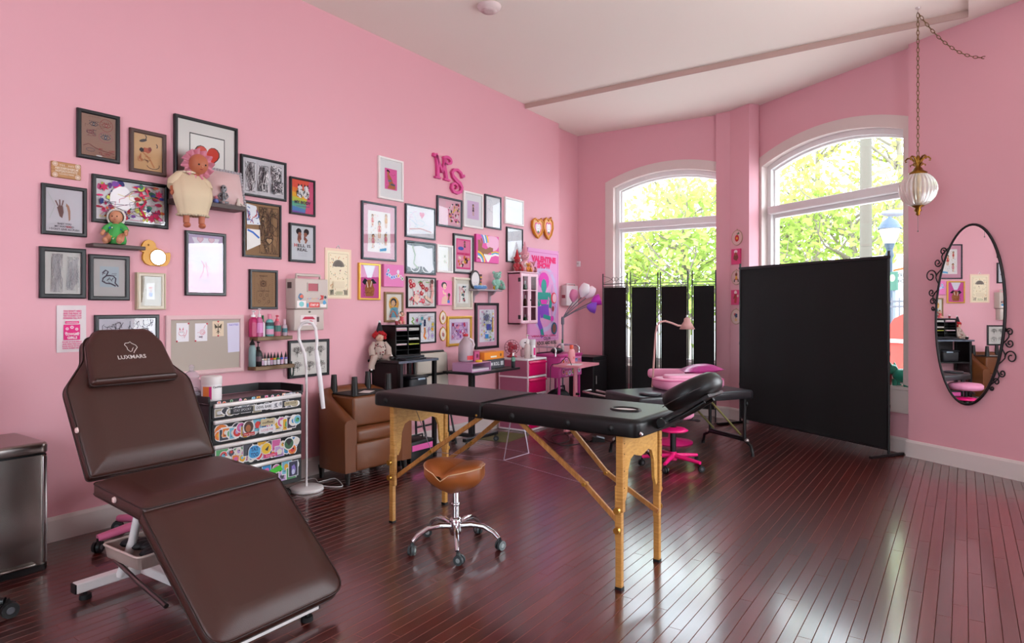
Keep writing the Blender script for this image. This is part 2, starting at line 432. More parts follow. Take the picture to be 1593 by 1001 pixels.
def window(name, mx, op, zt, sill_proj=.14, casing=.115):
    root = struct(name, mx=mx)
    inner = op.inset(casing, .03)
    band(MB(), op, inner, -.10, .012).build('casing', WHITE_TRIM, root)
    sash = inner.inset(.055, .05)
    fb = band(MB(), inner, sash, -.20, -.075)
    fb.box((op.c, inner.sill+.02, -.137), (inner.u1-inner.u0, .06, .125)); fb.build('window_frame', FRAMEW, root)
    s2 = sash.inset(.022, .02)
    bb = band(MB(), sash, s2, -.185, -.12); bb.box((op.c, sash.sill+.012, -.15), (sash.u1-sash.u0, .03, .06)); bb.build('glazing_bead', FRAMEW, root)
    MB().box((op.c, zt, -.10), (sash.u1-sash.u0, .085, .16), r=.006, seg=1).box((op.c, zt-.06, -.15), (sash.u1-sash.u0, .05, .07)).build('transom', FRAMEW, root)
    b = MB(); p = s2.arc()
    b.add([(s2.u0, zt+.04, -.155)]+[(x, y, -.155) for x, y in p]+[(s2.u1, zt+.04, -.155)], [list(range(len(p)+2))[::-1]]); b.build('pane', PANE, root)
    MB().add([(s2.u0, s2.sill, -.155), (s2.u1, s2.sill, -.155), (s2.u1, zt-.08, -.155), (s2.u0, zt-.08, -.155)], [(0, 1, 2, 3)]).build('pane', PANE, root)
    MB().box((op.c, op.sill-.01, sill_proj/2-.17), (op.u1-op.u0+.02, .035, sill_proj+.30), r=.006, seg=1).build('window_sill', WHITE_TRIM, root)
    MB().box((op.c, op.sill-.13, .012), (op.u1-op.u0+.02, .21, .024), r=.004, seg=1).build('apron', WHITE_TRIM, root)
    return root
U1 = V((1.87, .10, 0)).normalized(); MX1 = frame_mx((-.10, 7.92, 0), U1, (0, 0, 1))
OP1 = Arch(.416, 2.184, .57, 3.006, 3.20)
arch_wall('wall_front', MX1, -.1, 2.34, OP1, .25); window('window_1', MX1, OP1, 2.425, .06)
MX2 = bay_mx(0, 0, -7.93); OP2 = Arch(-2.345, -.375, .60, 3.043, 3.24)
arch_wall('wall_bay', MX2, -2.52, -.30, OP2, .25); window('window_2', MX2, OP2, 2.45, .05)
b2 = BN*-8.2
wall_block('wall_pillar', [(1.79, 8.06), (1.79, 7.965), (1.965, 7.94), (2.23, 7.775), (2.31, 7.88), (2.33, 8.2), (2.1, 8.35), (1.85, 8.3)])
# wall that carries the mirror, with the next bay window out of the frame beside it
MX3 = bay_mx(0, 0, -7.85); OP3 = Arch(1.05, 2.95, .60, 3.043, 3.24)
arch_wall('wall_mirror', MX3, -.391, 3.42, OP3, .24); window('window_3', MX3, OP3, 2.45, .05)
MX4 = frame_mx((7.06, 0, 0), (0, -1, 0), (0, 0, 1)); OP4 = Arch(-3.2, -1.2, .60, 3.043, 3.24)
arch_wall('wall_right', MX4, -4.95, -.8, OP4, .24); window('window_4', MX4, OP4, 2.45, .05)
wall_block('wall_right_rear', [(7.06, .8), (7.30, .8), (7.30, -2.7), (7.06, -2.7)])
MX5 = frame_mx((0, -2.3, 0), (-1, 0, 0), (0, 0, 1)); OP6 = Arch(-4.7, -1.7, .60, 2.9, 3.2)
arch_wall('wall_back', MX5, -7.3, .2, OP6, .24); window('window_5', MX5, OP6, 2.45, .05)

c = MB()
c.box((2.1, 1.9, ZC+.13), (4.50, 9.2, .26)); c.prism([(-.3, 6.47), (4.30, 6.47), (4.30, -2.7), (7.6, -2.7), (7.6, 4.9), (4.6, 6.9), (2.3, 8.4), (-.3, 8.4)], ZF, ZC+.26)
struct('ceiling', c.build('ceiling', CEIL))
struct('step_strip_1', MB().box((2.15, 6.462, 3.714), (4.30, .016, .056), r=.003, seg=1).build('step_strip_1', M('#c3a69c', .5, name='darker_beige_strip')))  # strip added along the ceiling step, darker than the ceiling paint

# floor: a dark sub-floor that carries strip planks running with the left wall
fl = struct('floor', MB().prism([(-.3, -2.7), (7.4, -2.7), (7.4, 4.8), (4.25, 6.9), (2.4, 8.25), (-.3, 8.25)], -.12, -.0075).build('floor', M('#1d0908', .6, name='sub_floor')))
rn = random.Random(5); PW = .0572; planks = []
def plank_end(x):
    return min(8.15, (7.99-.534*x)/.845) if x > 1.95 else 8.1
for i in range(int(7.2/PW)+2):
    x = -.09+PW*i; y = -1.2-rn.random()*1.2; e = plank_end(x)
    while y < e-.05:
        ln = rn.choice((.6, .8, 1.0, 1.2, 1.5, 1.8, 2.1)); y2 = min(y+ln, e); planks.append((x, (y+y2)/2, y2-y)); y = y2
def seen_area(x, y, ln):
    a = 0
    for k in range(5):
        d = V((x, y+ln*(k/4-.5), 0))-EYE; z = d.dot(FW)
        if z < .3: continue
        px, py = CX+FPX*d.dot(RT)/z, HY-FPX*d.z/z
        if -20 < px < 1613 and py < 1015: a += ln*PW*1.33/z**3
    return a
planks.sort(key=lambda p: -seen_area(*p))
def plank_verts(x, y, ln):
    h, e, c2 = PW/2-.0003, ln/2-.0003, .0016
    return [(x-h, y-e, -.006), (x+h, y-e, -.006), (x+h, y+e, -.006), (x-h, y+e, -.006), (x-h+c2, y-e+.0012, 0), (x+h-c2, y-e+.0012, 0), (x+h-c2, y+e-.0012, 0), (x-h+c2, y+e-.0012, 0)]
PF = [(4, 5, 6, 7), (0, 1, 5, 4), (1, 2, 6, 5), (2, 3, 7, 6), (3, 0, 4, 7)]
EDGE = M('#7d4a42', .35, name='plank_edge_glint')  # lighter bevel faces: light caught along the seams is put into this colour
def plank_mb(b, x, y, ln):
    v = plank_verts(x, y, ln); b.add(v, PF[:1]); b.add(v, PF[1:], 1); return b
pm1, pm2 = plank_mat(True), plank_mat(False); pmesh = {}
for x, y, ln in planks[:300]:
    k = round(ln, 3)
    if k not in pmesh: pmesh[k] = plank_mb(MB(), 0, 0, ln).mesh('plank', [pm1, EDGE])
    o = bpy.data.objects.new('plank', pmesh[k]); COL.objects.link(o); o.parent = fl; o.location = (x, y, 0)
b = MB(); cols = []
for x, y, ln in planks[300:]:
    plank_mb(b, x, y, ln); cols += [rn.random()]*5
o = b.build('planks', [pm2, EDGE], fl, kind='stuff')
a = o.data.color_attributes.new('Col', 'FLOAT_COLOR', 'CORNER'); d = []
for p, cc in zip(o.data.polygons, cols): d += [cc, cc, cc, 1.]*p.loop_total
a.data.foreach_set('color', d)

def baseboard(name, p, q, mx=None, h=.14):
    p, q = V(p), V(q); u = (q-p); L = u.length
    o = MB().prism([(0, 0), (.018, 0), (.018, h-.02), (.010, h), (0, h)], 0, L).build(name, M('#d9cdc9', .4, name='baseboard_paint'))
    u.normalize(); n = u.cross(V((0, 0, 1))); n = -n if n.dot(EYE-p) < 0 else n
    o.matrix_world = Matrix(((n.x, 0, u.x, p.x), (n.y, 0, u.y, p.y), (0, 1, 0, 0), (0, 0, 0, 1))); return struct(name, o)
baseboard('baseboard_left', (0, -2.3, 0), (0, 7.245, 0)); baseboard('baseboard_left_recess', (-.10, 7.245, 0), (-.10, 7.92, 0))
baseboard('baseboard_front', (-.10, 7.92, 0), V((-.10, 7.92, 0))+U1*1.9)
baseboard('baseboard_pillar', (1.965, 7.94, 0), (2.23, 7.775, 0)); baseboard('baseboard_pillar_corner', (1.79, 7.965, 0), (1.965, 7.94, 0))
baseboard('baseboard_bay', bay(-2.5, 0, -7.93), bay(-.391, 0, -7.93)); baseboard('baseboard_mirror', bay(-.405), bay(3.4), h=.15)
# ------------------------------------------------------------------ pictures on the left wall
def quad_on_wall(q, x):
    """pixel corners (xl, top-left y, bottom-left y, xr, top-right y, bottom-right y) -> centre and size on the wall"""
    tl, bl, tr, br = onx(q[0], q[1], x), onx(q[0], q[2], x), onx(q[3], q[4], x), onx(q[3], q[5], x)
    z1, z0 = (tl.z+tr.z)/2, (bl.z+br.z)/2
    return (tl.y+tr.y)/2, (z0+z1)/2, abs(tr.y-tl.y), z1-z0
def rim(b, w, h, t, z0, z1, mi=0, prof=None):
    """mitred frame moulding"""
    pr = prof or [(0, z0), (0, z1*.85), (t*.25, z1), (t*.8, z1), (t, z1*.75), (t, z0)]
    vs = []
    for sx, sy in ((-1, -1), (1, -1), (1, 1), (-1, 1)):
        for o, z in pr: vs.append((sx*(w/2-o), sy*(h/2-o), z))
    n = len(pr)
    fs = [(k*n+i, ((k+1) % 4)*n+i, ((k+1) % 4)*n+i+1, k*n+i+1) for k in range(4) for i in range(n-1)]
    return b.add(vs, fs, mi)
BLKF = M('#111216', .34, name='black_frame_lacquer'); GREYF = M('#333c44', .25, name='black_frame_lacquer_bluish')
WHTF = M('#ece6e2', .4, name='white_frame_lacquer'); GOLDF = M('#e0b14d', .3, .55, name='gold_frame'); BRNF = M('#4a302a', .45, name='brown_frame_wood'); PAPER = '#efeaec'
def picture(label, q, fm, art, border=.022, depth=.022, mat=None, matcol='#ece9e8', glass=True, name='picture_frame', cat='picture', box=None):
    y, z, w, h = box or quad_on_wall(q, depth)
    t = thing(name, label, cat, mx=wall_mx(y, z)); border *= .8
    rim(MB(), w, h, border, 0, depth).build('frame', fm, t)
    iw, ih = w-2*border, h-2*border
    zz = depth*.45
    if mat:
        mt = mat if isinstance(mat, tuple) else (mat, mat)
        PR(iw, ih, matcol).build('mat_board', t, (0, 0, zz)); iw -= 2*mt[0]; ih -= 2*mt[1]; zz += .0008
        if len(mt) > 2: iw, ih = mt[2], mt[3]
    p = PR(iw, ih); art(p); p.build('print', t, (mt[4] if mat and len(mt) > 4 else 0, mt[5] if mat and len(mt) > 5 else 0, zz))
    if glass:
        gw, gh = w/2-border, h/2-border
        MB().add([(-gw, -gh, depth*.72), (gw, -gh, depth*.72), (gw, gh, depth*.72), (-gw, gh, depth*.72)], [(0, 1, 2, 3)]).build('glass', PICGLASS, t)
    return t
def rr(seed): return random.Random(seed)

def eye(p, x, y, r, c='#33384f'):
    k = p.w/p.h
    p.line([(x-r, y), (x-r*.4, y+.42*r*k), (x+r*.4, y+.42*r*k), (x+r, y), (x+r*.4, y-.4*r*k), (x-r*.4, y-.4*r*k)], .022, c, True)
    p.el(x, y, r*.33, r*.33, c, n=10); p.el(x, y, r*.14, r*.14, '#d8c4b4', n=8)
    for i in range(5): p.line([(x-r*.8+i*r*.4, y+.45*r*k), (x-r*.95+i*r*.47, y+.75*r*k)], .016, c)
def art_eyes(p):
    p.rect(0, 0, 1, 1, '#a98070'); eye(p, .36, .78, .13); eye(p, .72, .80, .14, '#a23f3f'); p.ring(.72, .80, .19, .19, .014, '#a23f3f'); eye(p, .7, .5, .15, '#3d4c66')
    p.ring(.7, .5, .2, .16, .012, '#b1586a'); p.scribble(.12, .48, .42, .66, 12, ['#8d4a52', '#4b4150'], .014, 2); eye(p, .25, .57, .1, '#8a3a44'); p.scribble(.1, .68, .9, .95, 9, ['#7e5c55'], .008, 4)
    p.line([(.05, .22), (.2, .28), (.4, .2), (.6, .16), (.95, .12)], .02, '#7c4a46'); p.ring(.25, .14, .12, .05, .012, '#5b5a66'); p.scribble(.5, .04, .95, .2, 12, ['#a2383f', '#713b41'], .012, 5); p.el(.5, .02, .1, .02, '#c9c2c4')
def art_siren(p):
    p.rect(0, 0, 1, 1, '#d9b183'); p.blob(.45, .56, .16, .12, '#c0553a', rr(1)); p.blob(.28, .55, .1, .1, '#221a22', rr(2)); p.blob(.56, .6, .08, .1, '#8e2f2c', rr(3)); p.el(.33, .82, .14, .05, '#2b2430', 20)
    p.line([(.3, .5), (.45, .4), (.58, .3), (.66, .18), (.72, .1)], .05, '#c98a5c'); p.ring(.68, .16, .22, .13, .02, '#2b2430', a0=190, a1=380); p.line([(.25, .45), (.22, .32), (.3, .25)], .05, '#c98a5c')
    for x, y in ((.38, .92), (.77, .72)): p.ring(x, y, .06, .07, .03, '#2b2430', a0=-60, a1=80)
    p.scribble(.15, .2, .6, .45, 10, ['#b5533a', '#3c2b31'], .012, 7)
def art_hands(p):
    p.rect(0, 0, 1, 1, '#dcd8de'); c = '#7b5a55'
    p.poly([(.37, .36), (.3, .56), (.36, .62), (.46, .6), (.48, .46), (.44, .32)], c)
    for a, b2 in (((.33, .6), (.26, .72)), ((.38, .6), (.37, .75)), ((.43, .6), (.47, .74))): p.line([a, b2], .035, c)
    p.poly([(.62, .62), (.54, .68), (.6, .46), (.62, .26), (.66, .3), (.66, .5)], '#b98c74'); p.line([(.57, .66), (.55, .6)], .03, '#b98c74')
    for i, t in enumerate(('BABY YOU', 'MY WAY\'S RED', 'I DON\'T GIVE AH PUSH')): p.txt(t, .5, .17-.065*i, .042, '#3d3a45', bold=.02)
    p.txt('RED', .62, .105, .042, '#c4414d', bold=.02); p.line([(.05, .9), (.25, .6), (.1, .3)], .015, '#c9cfc9')
def art_florals(p):
    r = rr(8); p.rect(0, 0, 1, 1, '#e9e7ea')
    for i in range(90): p.blob(r.uniform(.04, .96), r.uniform(.05, .95), r.uniform(.02, .075), r.uniform(.015, .055), r.choice(['#c62b4e', '#d6336c', '#e8683f', '#2f3c7e', '#c7cf5a', '#3e7d62', '#e66ba0', '#7c4aa0', '#c01f3a']), r)
    p.blob(.34, .56, .2, .22, '#f1eef0', r); p.line([(.62, .8), (.7, .55), (.62, .35), (.7, .12)], .035, '#c81f45'); p.line([(.6, .7), (.74, .72), (.7, .9)], .03, '#e0506a')
    for x, y in ((.85, .25), (.78, .14), (.9, .78), (.1, .8)): p.star(x, y, .07, '#c22b58', 6, .5)
    p.scribble(.04, .05, .96, .95, 34, ['#2a2c4c', '#7b2f55', '#d0457a', '#d7c23f'], .006, 9)
def art_map(p):
    p.rect(0, 0, 1, 1, '#dcdad6'); c = '#a9a7a8'
    for pts in (((.2, .95), (.5, .93), (.42, .7), (.46, .4), (.35, .05), (.15, .05), (.26, .4), (.22, .7)), ((.66, .75), (.95, .88), (.88, .6), (.9, .3), (.75, .08), (.58, .18), (.62, .5))): p.poly(pts, '#c6c4c6')
    p.scribble(.18, .05, .48, .95, 60, [c, '#8f8d92'], .008, 3, 4, .14); p.scribble(.6, .1, .92, .85, 50, [c, '#8f8d92'], .008, 4, 4, .14)
    p.txt('New York', .76, .86, .04, '#77757a'); p.txt('City', .76, .81, .035, '#77757a')
def art_creature(p):
    p.rect(0, 0, 1, 1, '#c9c4c2'); p.rect(.2, .25, .8, .8, '#bcc8cf'); c = '#4a4453'
    p.line([(.28, .62), (.38, .7), (.46, .66), (.4, .55), (.3, .48), (.28, .4), (.4, .35), (.55, .34), (.7, .28)], .045, c); p.line([(.38, .55), (.5, .56), (.62, .55), (.7, .48), (.68, .36), (.78, .27)], .045, c)
    p.line([(.42, .42), (.5, .5), (.56, .42), (.62, .5)], .03, c); p.scribble(.28, .35, .72, .62, 10, ['#6d6674'], .015, 5)
def art_gnome(p):
    p.rect(0, 0, 1, 1, '#dfe0e2'); p.el(.5, .72, .3, .16, '#c8483e'); p.el(.5, .58, .3, .24, '#8d8f95'); p.el(.5, .6, .2, .16, '#d9c8bf'); p.poly([(.2, .42), (.8, .42), (.75, .15), (.25, .15)], '#5b7fc7'); p.scribble(.2, .15, .8, .8, 12, ['#3a4a7a', '#b03a3a'], .02, 6)
def art_sketch_row(p):
    p.rect(0, 0, 1, 1, '#dad5de'); p.scribble(.06, .1, .42, .9, 42, ['#25232d', '#4a4654'], .008, 11); p.scribble(.6, .45, .95, .95, 26, ['#25232d', '#5a5664'], .008, 12); p.scribble(.5, .55, .6, .95, 6, ['#25232d'], .008, 13)
def art_heartprint(p):
    p.rect(0, 0, 1, 1, '#e6e1dd'); p.rect(.2, .22, .82, .84, '#1c1c1e'); p.rect(.215, .235, .805, .825, '#efece8'); p.heart(.51, .55, .235, '#1c1c1e'); p.heart(.51, .552, .215, '#d8402e')
def art_beasts(p):
    p.rect(0, 0, 1, 1, '#d9d5d9'); r = rr(3)
    for x, y, a, b2, sd in ((.17, .48, .11, .3, 1), (.46, .48, .12, .27, 2), (.78, .68, .12, .16, 3), (.8, .27, .13, .13, 4)):
        p.blob(x, y, a, b2, '#8b8389', r, 16, .15); k = p.w/p.h; p.scribble(x-a, y-b2*k, x+a, y+b2*k, 44, ['#231f25', '#3d363d', '#efeaea'], .009, sd, 5, .2)
def art_rainbow(p):
    cs = ['#8a5bb0', '#5b8fc4', '#6cc0a0', '#c9cf55', '#f2b53c', '#ee8a3c', '#e8604a']
    for i, c in enumerate(cs): p.poly([(0, i/7-.08), (1, i/7-.2), (1, (i+1)/7+.0), (0, (i+1)/7+.12)], c)
    p.poly([(.62, 0), (1, 0), (1, 1), (.8, 1)], '#dc5f86')
    for x in (.38, .66): p.blob(x, .6, .18, .2, '#efecec', rr(int(x*10)), 12, .2); p.el(x, .77, .11, .1, '#efecec'); p.poly([(x-.1, .8), (x-.09, .9), (x-.02, .84)], '#2a2830'); p.poly([(x+.1, .8), (x+.09, .9), (x+.02, .84)], '#2a2830'); p.scribble(x-.15, .45, x+.15, .82, 9, ['#2a2830'], .022, int(x*20))
    p.txt('MY BODY', .5, .28, .09, '#46506a', .75, bold=.03); p.rect(.2, .2, .8, .22, '#7d5f9e')
def art_kraftflash(p):
    p.rect(0, 0, 1, 1, '#a5815c'); c = '#33271f'; p.scribble(.4, .05, .96, .95, 60, [c, '#4c3a2c'], .01, 14, 6, .14)
    for x, y, r in ((.5, .72, .08), (.55, .9, .06), (.86, .85, .06), (.6, .15, .07)): p.star(x, y, r, c); p.star(x, y, r*.6, '#a5815c')
    p.heart(.68, .3, .12, c); p.heart(.68, .3, .09, '#a5815c'); p.poly([(.02, .98), (.3, .95), (.42, .6), (.04, .58)], '#dfe4ea'); p.scribble(.05, .62, .38, .92, 14, ['#b23a4b', '#3e5fa0'], .02, 15)
    p.poly([(.03, .5), (.4, .5), (.42, .22), (.03, .08)], '#e4e1dc'); p.line([(.05, .48), (.2, .44), (.38, .34)], .05, '#3f6fc0')
def art_hell(p):
    p.rect(0, 0, 1, 1, '#d9dade')
    for x, m in ((.36, 1), (.66, -1)): p.el(x-.02*m, .84, .12, .12, '#1e1a1d'); p.el(x+.02*m, .76, .08, .08, '#a2654f'); p.poly([(x-.06, .72), (x+.08*m, .73), (x+.1*m, .62), (x-.02*m, .52), (x-.08*m, .6)], '#8c5142'); p.line([(x, .62), (x+.02*m, .5)], .06, '#b1725a')
    p.txt('ELL IS', .58, .385, .085, '#24222a', .58, bold=.02); p.txt('H', .2, .385, .095, '#d24b41', .12, bold=.03); p.txt('REAL', .5, .265, .085, '#24222a', .46, bold=.02)
    for i in range(3): p.rect(.3, .2-.04*i, .7, .205-.04*i, '#a8a6ac')
def art_shades(p):
    p.rect(0, 0, 1, 1, '#c9b4d2'); p.rect(0, 0, 1, .5, '#e0a6c6'); p.rect(.12, .35, .9, .72, '#c5bfd8'); p.poly([(.1, .95), (.9, .95), (.82, .82), (.2, .82)], '#eeeaf2')
    for x in (.34, .66): p.heart(x, .915, .1, '#d9a3b8'); p.heart(x, .917, .08, '#eccbd8')
    p.line([(.45, .5), (.42, .36), (.3, .2)], .03, '#d05a72'); p.line([(.5, .5), (.55, .34), (.56, .2)], .03, '#d05a72'); p.line([(.38, .55), (.45, .46), (.55, .46), (.6, .4)], .025, '#c8435f'); p.line([(.5, .53), (.52, .42)], .025, '#c8435f')
    p.blob(.5, .2, .3, .12, '#b59bd0', rr(4)); p.txt('TELL ME BABY', .5, .06, .022, '#8a4a63'); p.scribble(.05, .6, .95, .8, 8, ['#f1eef6'], .012, 22)
def art_kraftcard(p):
    p.rect(0, 0, 1, 1, '#a4815e'); c = '#4a3524'; p.txt('TAROT', .5, .87, .04, c, .34, bold=.03); p.rect(.34, .58, .64, .76, '#8e6c4b'); p.ring(.49, .67, .1, .1, .02, c); p.el(.49, .67, .05, .03, c); p.txt('LA FORTUNA', .5, .44, .035, c, .5, bold=.02)
    for x in (.12, .86):
        for i in range(16): p.el(x, .08+.055*i, .012, .012, c, n=6)
    for x, y in ((.36, .34), (.62, .34), (.5, .24), (.3, .15), (.7, .15)): p.ring(x, y, .05, .05, .012, c, n=10)
    p.scribble(.2, .05, .8, .9, 14, ['#6a4d36'], .008, 31)
def art_plants(p):
    p.rect(0, 0, 1, 1, '#dcd6d0'); r = rr(6)
    for x in (.18, .5, .8):
        for y in (.26, .72):
            p.line([(x, y-.16), (x, y+.02), (x+.02, y+.14)], .01, '#5c5854')
            for i in range(5):
                a = R(20+35*i); p.line([(x, y-.05), (x+.09*math.cos(a), y+.12*math.sin(a))], .008, '#5c5854'); p.ring(x+.1*math.cos(a), y+.13*math.sin(a), .03, .02, .008, '#6b6662', n=8)
            p.scribble(x-.1, y-.12, x+.1, y+.14, 8, ['#7b7672', '#3f3c3a'], .008, int(x*30+y*50))
def art_calendar(p):
    p.rect(0, 0, 1, 1, '#efd0b8'); p.rect(.08, .03, .92, .95, '#f0e2c4'); c = '#4c4a48'
    p.line([(.14, .07), (.86, .07), (.86, .9), (.14, .9)], .014, '#a58c5f', True); p.ring(.5, .64, .15, .13, .15, '#7e746c', a0=0, a1=180, n=14); p.poly([(.34, .64), (.66, .64), (.62, .72), (.5, .765), (.38, .72)], '#6e665f')
    r = rr(9)
    for i in range(70):
        x, y = r.uniform(.16, .84), r.uniform(.1, .88)
        if abs(x-.5) < .2 and .6 < y < .78 or (y < .36 and y > .2 and abs(x-.5) < .24): continue
        p.el(x, y, .012, .018, r.choice(['#d8913e', '#b98a4a', '#55606a', '#c65f3e', '#6d8a5a']), n=6)
    p.rect(.28, .21, .72, .35, '#e8d9bb')
    for x in (.2, .27, .73, .8): p.line([(x, .08), (x, .18)], .03, c)
    for i in range(5): p.line([(.4+.05*i, .08), (.42+.05*i, .15)], .015, '#7f9a6a')
def art_pinklady(p):
    p.rect(0, 0, 1, 1, '#ea6fae'); p.el(.28, .86, .14, .08, '#1e1a22', -25); p.el(.27, .76, .09, .11, '#c98a52'); p.poly([(.2, .66), (.4, .7), (.62, .4), (.85, .22), (.85, .04), (.2, .04), (.35, .2), (.28, .45)], '#bf7a4c'); p.line([(.4, .62), (.6, .42)], .1, '#bf7a4c'); p.poly([(.25, .44), (.55, .48), (.52, .38), (.28, .36)], '#6d8fa0'); p.poly([(.5, .3), (.86, .28), (.8, .2), (.45, .22)], '#566f85'); p.scribble(.15, .1, .9, .9, 8, ['#9a5a38', '#e89cc8'], .015, 17)
def art_girls(p):
    p.rect(0, 0, 1, 1, '#f1ecea')
    for x, y, h, d, ha in ((.2, .75, .3, '#d8453f', '#3a2a22'), (.5, .55, .42, '#d84a48', '#2a1e1c'), (.8, .78, .34, '#e0a33e', '#a8742e'), (.22, .25, .34, '#d98a9c', '#5a3a2a'), (.78, .32, .3, '#e07a9a', '#8a5a2a')): p.fig(x, y, h, '#dca983', d, ha)
    r = rr(4)
    for i in range(24): p.heart(r.uniform(.05, .95), r.uniform(.04, .96), .018, r.choice(['#d8453f', '#4a9a8a', '#e0a33e', '#5a7ac0']))
    p.poly([(.5, .08), (.8, .12), (.8, .05), (.5, .02)], '#5aa0c8')
def art_pale(p):  # white ground: reflection on the glass put into the print's colour
    p.rect(0, 0, 1, 1, '#e9e6ea'); p.scribble(.1, .1, .9, .9, 16, ['#d7a9bd', '#c9c6d6', '#a9c2c0'], .012, 41); p.heart(.55, .75, .1, '#e28aa8'); p.line([(.1, .22), (.5, .28), (.9, .2)], .03, '#c98f86')
def art_waves(p):
    p.rect(0, 0, 1, 1, '#e6e4e8'); p.poly([(0, 1), (1, 1), (1, .9), (.75, .86), (.5, .93), (.25, .88), (0, .93)], '#2a282c'); p.poly([(0, 0), (1, 0), (1, .12), (.78, .04), (.62, .2), (.45, .22), (.25, .1), (0, .2)], '#232226')
    p.line([(.2, .9), (.3, .6), (.25, .3), (.4, .14)], .05, '#a9b79a'); p.ring(.3, .2, .16, .14, .03, '#f4f2f4', a0=180, a1=380); p.ring(.74, .17, .18, .12, .03, '#f4f2f4', a0=150, a1=390); p.poly([(.93, .9), (1, .9), (1, .1), (.95, .3)], '#3a393d')
def art_horns(p):
    p.rect(0, 0, 1, 1, '#d95fa6'); p.poly([(.18, 1), (.82, 1), (.62, .62), (.4, .62)], '#e8e6ef'); p.poly([(.12, .48), (.25, .6), (.45, .52), (.7, .6), (.9, .46), (.74, .44), (.5, .46), (.25, .4)], '#1f2230'); p.el(.5, .4, .2, .22, '#a9673f'); p.poly([(.25, .3), (.42, .5), (.48, .35), (.62, .48), (.78, .28), (.7, .05), (.3, .05)], '#b3703f'); p.line([(.36, .5), (.42, .32)], .05, '#f2dfcf'); p.line([(.62, .52), (.56, .34)], .05, '#f2dfcf'); p.scribble(.2, .05, .8, .45, 12, ['#7c4326', '#c98a55'], .015, 19)
def art_saint(p):
    p.rect(0, 0, 1, 1, '#e9e2d9'); p.el(.5, .62, .33, .33, '#eeb65a'); p.el(.48, .68, .2, .2, '#3c4150'); p.el(.46, .64, .13, .15, '#dfb48f'); p.poly([(.2, .1), (.82, .1), (.74, .48), (.55, .5), (.3, .46)], '#6fb0c4'); p.line([(.25, .12), (.4, .36), (.56, .3), (.72, .1)], .07, '#d9734f'); p.scribble(.2, .1, .8, .75, 14, ['#2f3a55', '#d05a5a', '#e9d9b0'], .015, 23)
def art_redflowers(p):
    p.rect(0, 0, 1, 1, '#efe9e6'); r = rr(12)
    for x, y in ((.1, .88), (.22, .76), (.12, .72), (.48, .8), (.55, .7), (.68, .62), (.5, .48), (.55, .2)): p.flower(x, y, .07, r.choice(['#d83a4c', '#e0566a', '#c22b40']), '#f4d9c4')
    for i in range(60): p.el(r.gauss(.27, .1), r.gauss(.32, .14), .02, .026, r.choice(['#d83a54', '#c22b4c', '#ef7f90', '#f2e4e0']), n=7)
    p.el(.28, .3, .09, .1, '#eac6b4'); p.line([(.88, .9), (.86, .7), (.9, .5), (.84, .3), (.87, .12)], .075, '#e0a09a'); p.el(.87, .9, .05, .06, '#5a2a2a'); p.line([(.6, .36), (.7, .3), (.82, .2)], .08, '#e6bfa9'); p.line([(.35, .84), (.42, .9), (.5, .86)], .03, '#6d9a5a'); p.line([(.62, .88), (.76, .86)], .025, '#8ab06a'); p.scribble(.05, .05, .95, .95, 14, ['#c44a56', '#7a5a4a'], .008, 27)
def art_sheet(p):
    p.rect(0, 0, 1, 1, '#eae7ea'); r = rr(15)
    p.line([(.14, .86), (.2, .78), (.12, .72), (.2, .64), (.14, .58)], .05, '#8cba5a'); p.line([(.6, .5), (.62, .34), (.58, .2), (.66, .1)], .06, '#ef8a2c'); p.line([(.78, .52), (.74, .36), (.78, .22), (.74, .1)], .04, '#c79ad2'); p.poly([(.56, .68), (.66, .68), (.64, .54), (.56, .54)], '#27305a'); p.el(.61, .72, .04, .05, '#27305a')
    for x, y, c2 in ((.32, .76, '#b0507a'), (.5, .82, '#3fa6b0'), (.78, .8, '#e39a7a'), (.45, .62, '#4fb0c8'), (.92, .6, '#e0c23a'), (.9, .44, '#efb03a'), (.4, .4, '#ef9a2c'), (.3, .2, '#9a6ac0'), (.2, .4, '#d05a7a'), (.9, .2, '#c6a9d8')): p.blob(x, y, .055, .06, c2, r); p.ring(x, y, .07, .07, .01, '#8a8a98', n=10)
    p.scribble(.05, .05, .95, .95, 20, ['#a9a4b0', '#8a8a98'], .007, 33)
def art_candy(p):
    r = rr(18); p.rect(0, 0, 1, 1, '#efb9c9')
    for i in range(60): p.blob(r.uniform(.05, .95), r.uniform(.04, .96), r.uniform(.03, .07), r.uniform(.03, .08), r.choice(['#b8354a', '#4a3a86', '#e8a03c', '#efe3e6', '#2f2c3a', '#d9568a', '#f0cf5a', '#efe3e6']), r)
def art_lilac(p):
    p.rect(0, 0, 1, 1, '#dfc2dd'); r = rr(2); p.fig(.5, .5, .62, '#d9b08c', '#4b3d4a', '#3a3440')
    for i in range(14): p.el(r.uniform(.1, .9), r.uniform(.1, .9), .012, .012, '#6b5a72', n=6)
def art_faint(p):
    p.rect(0, 0, 1, 1, '#eceaec'); p.scribble(.1, .15, .9, .9, 14, ['#c4c9d2', '#a9b2be', '#d9c9cf'], .012, 51)
def art_faint2(p):
    p.rect(0, 0, 1, 1, '#eff0f3'); p.line([(.05, .7), (.5, .62), (.95, .66)], .02, '#c3cad6'); p.scribble(.1, .15, .9, .6, 9, ['#cdd3de'], .012, 52)
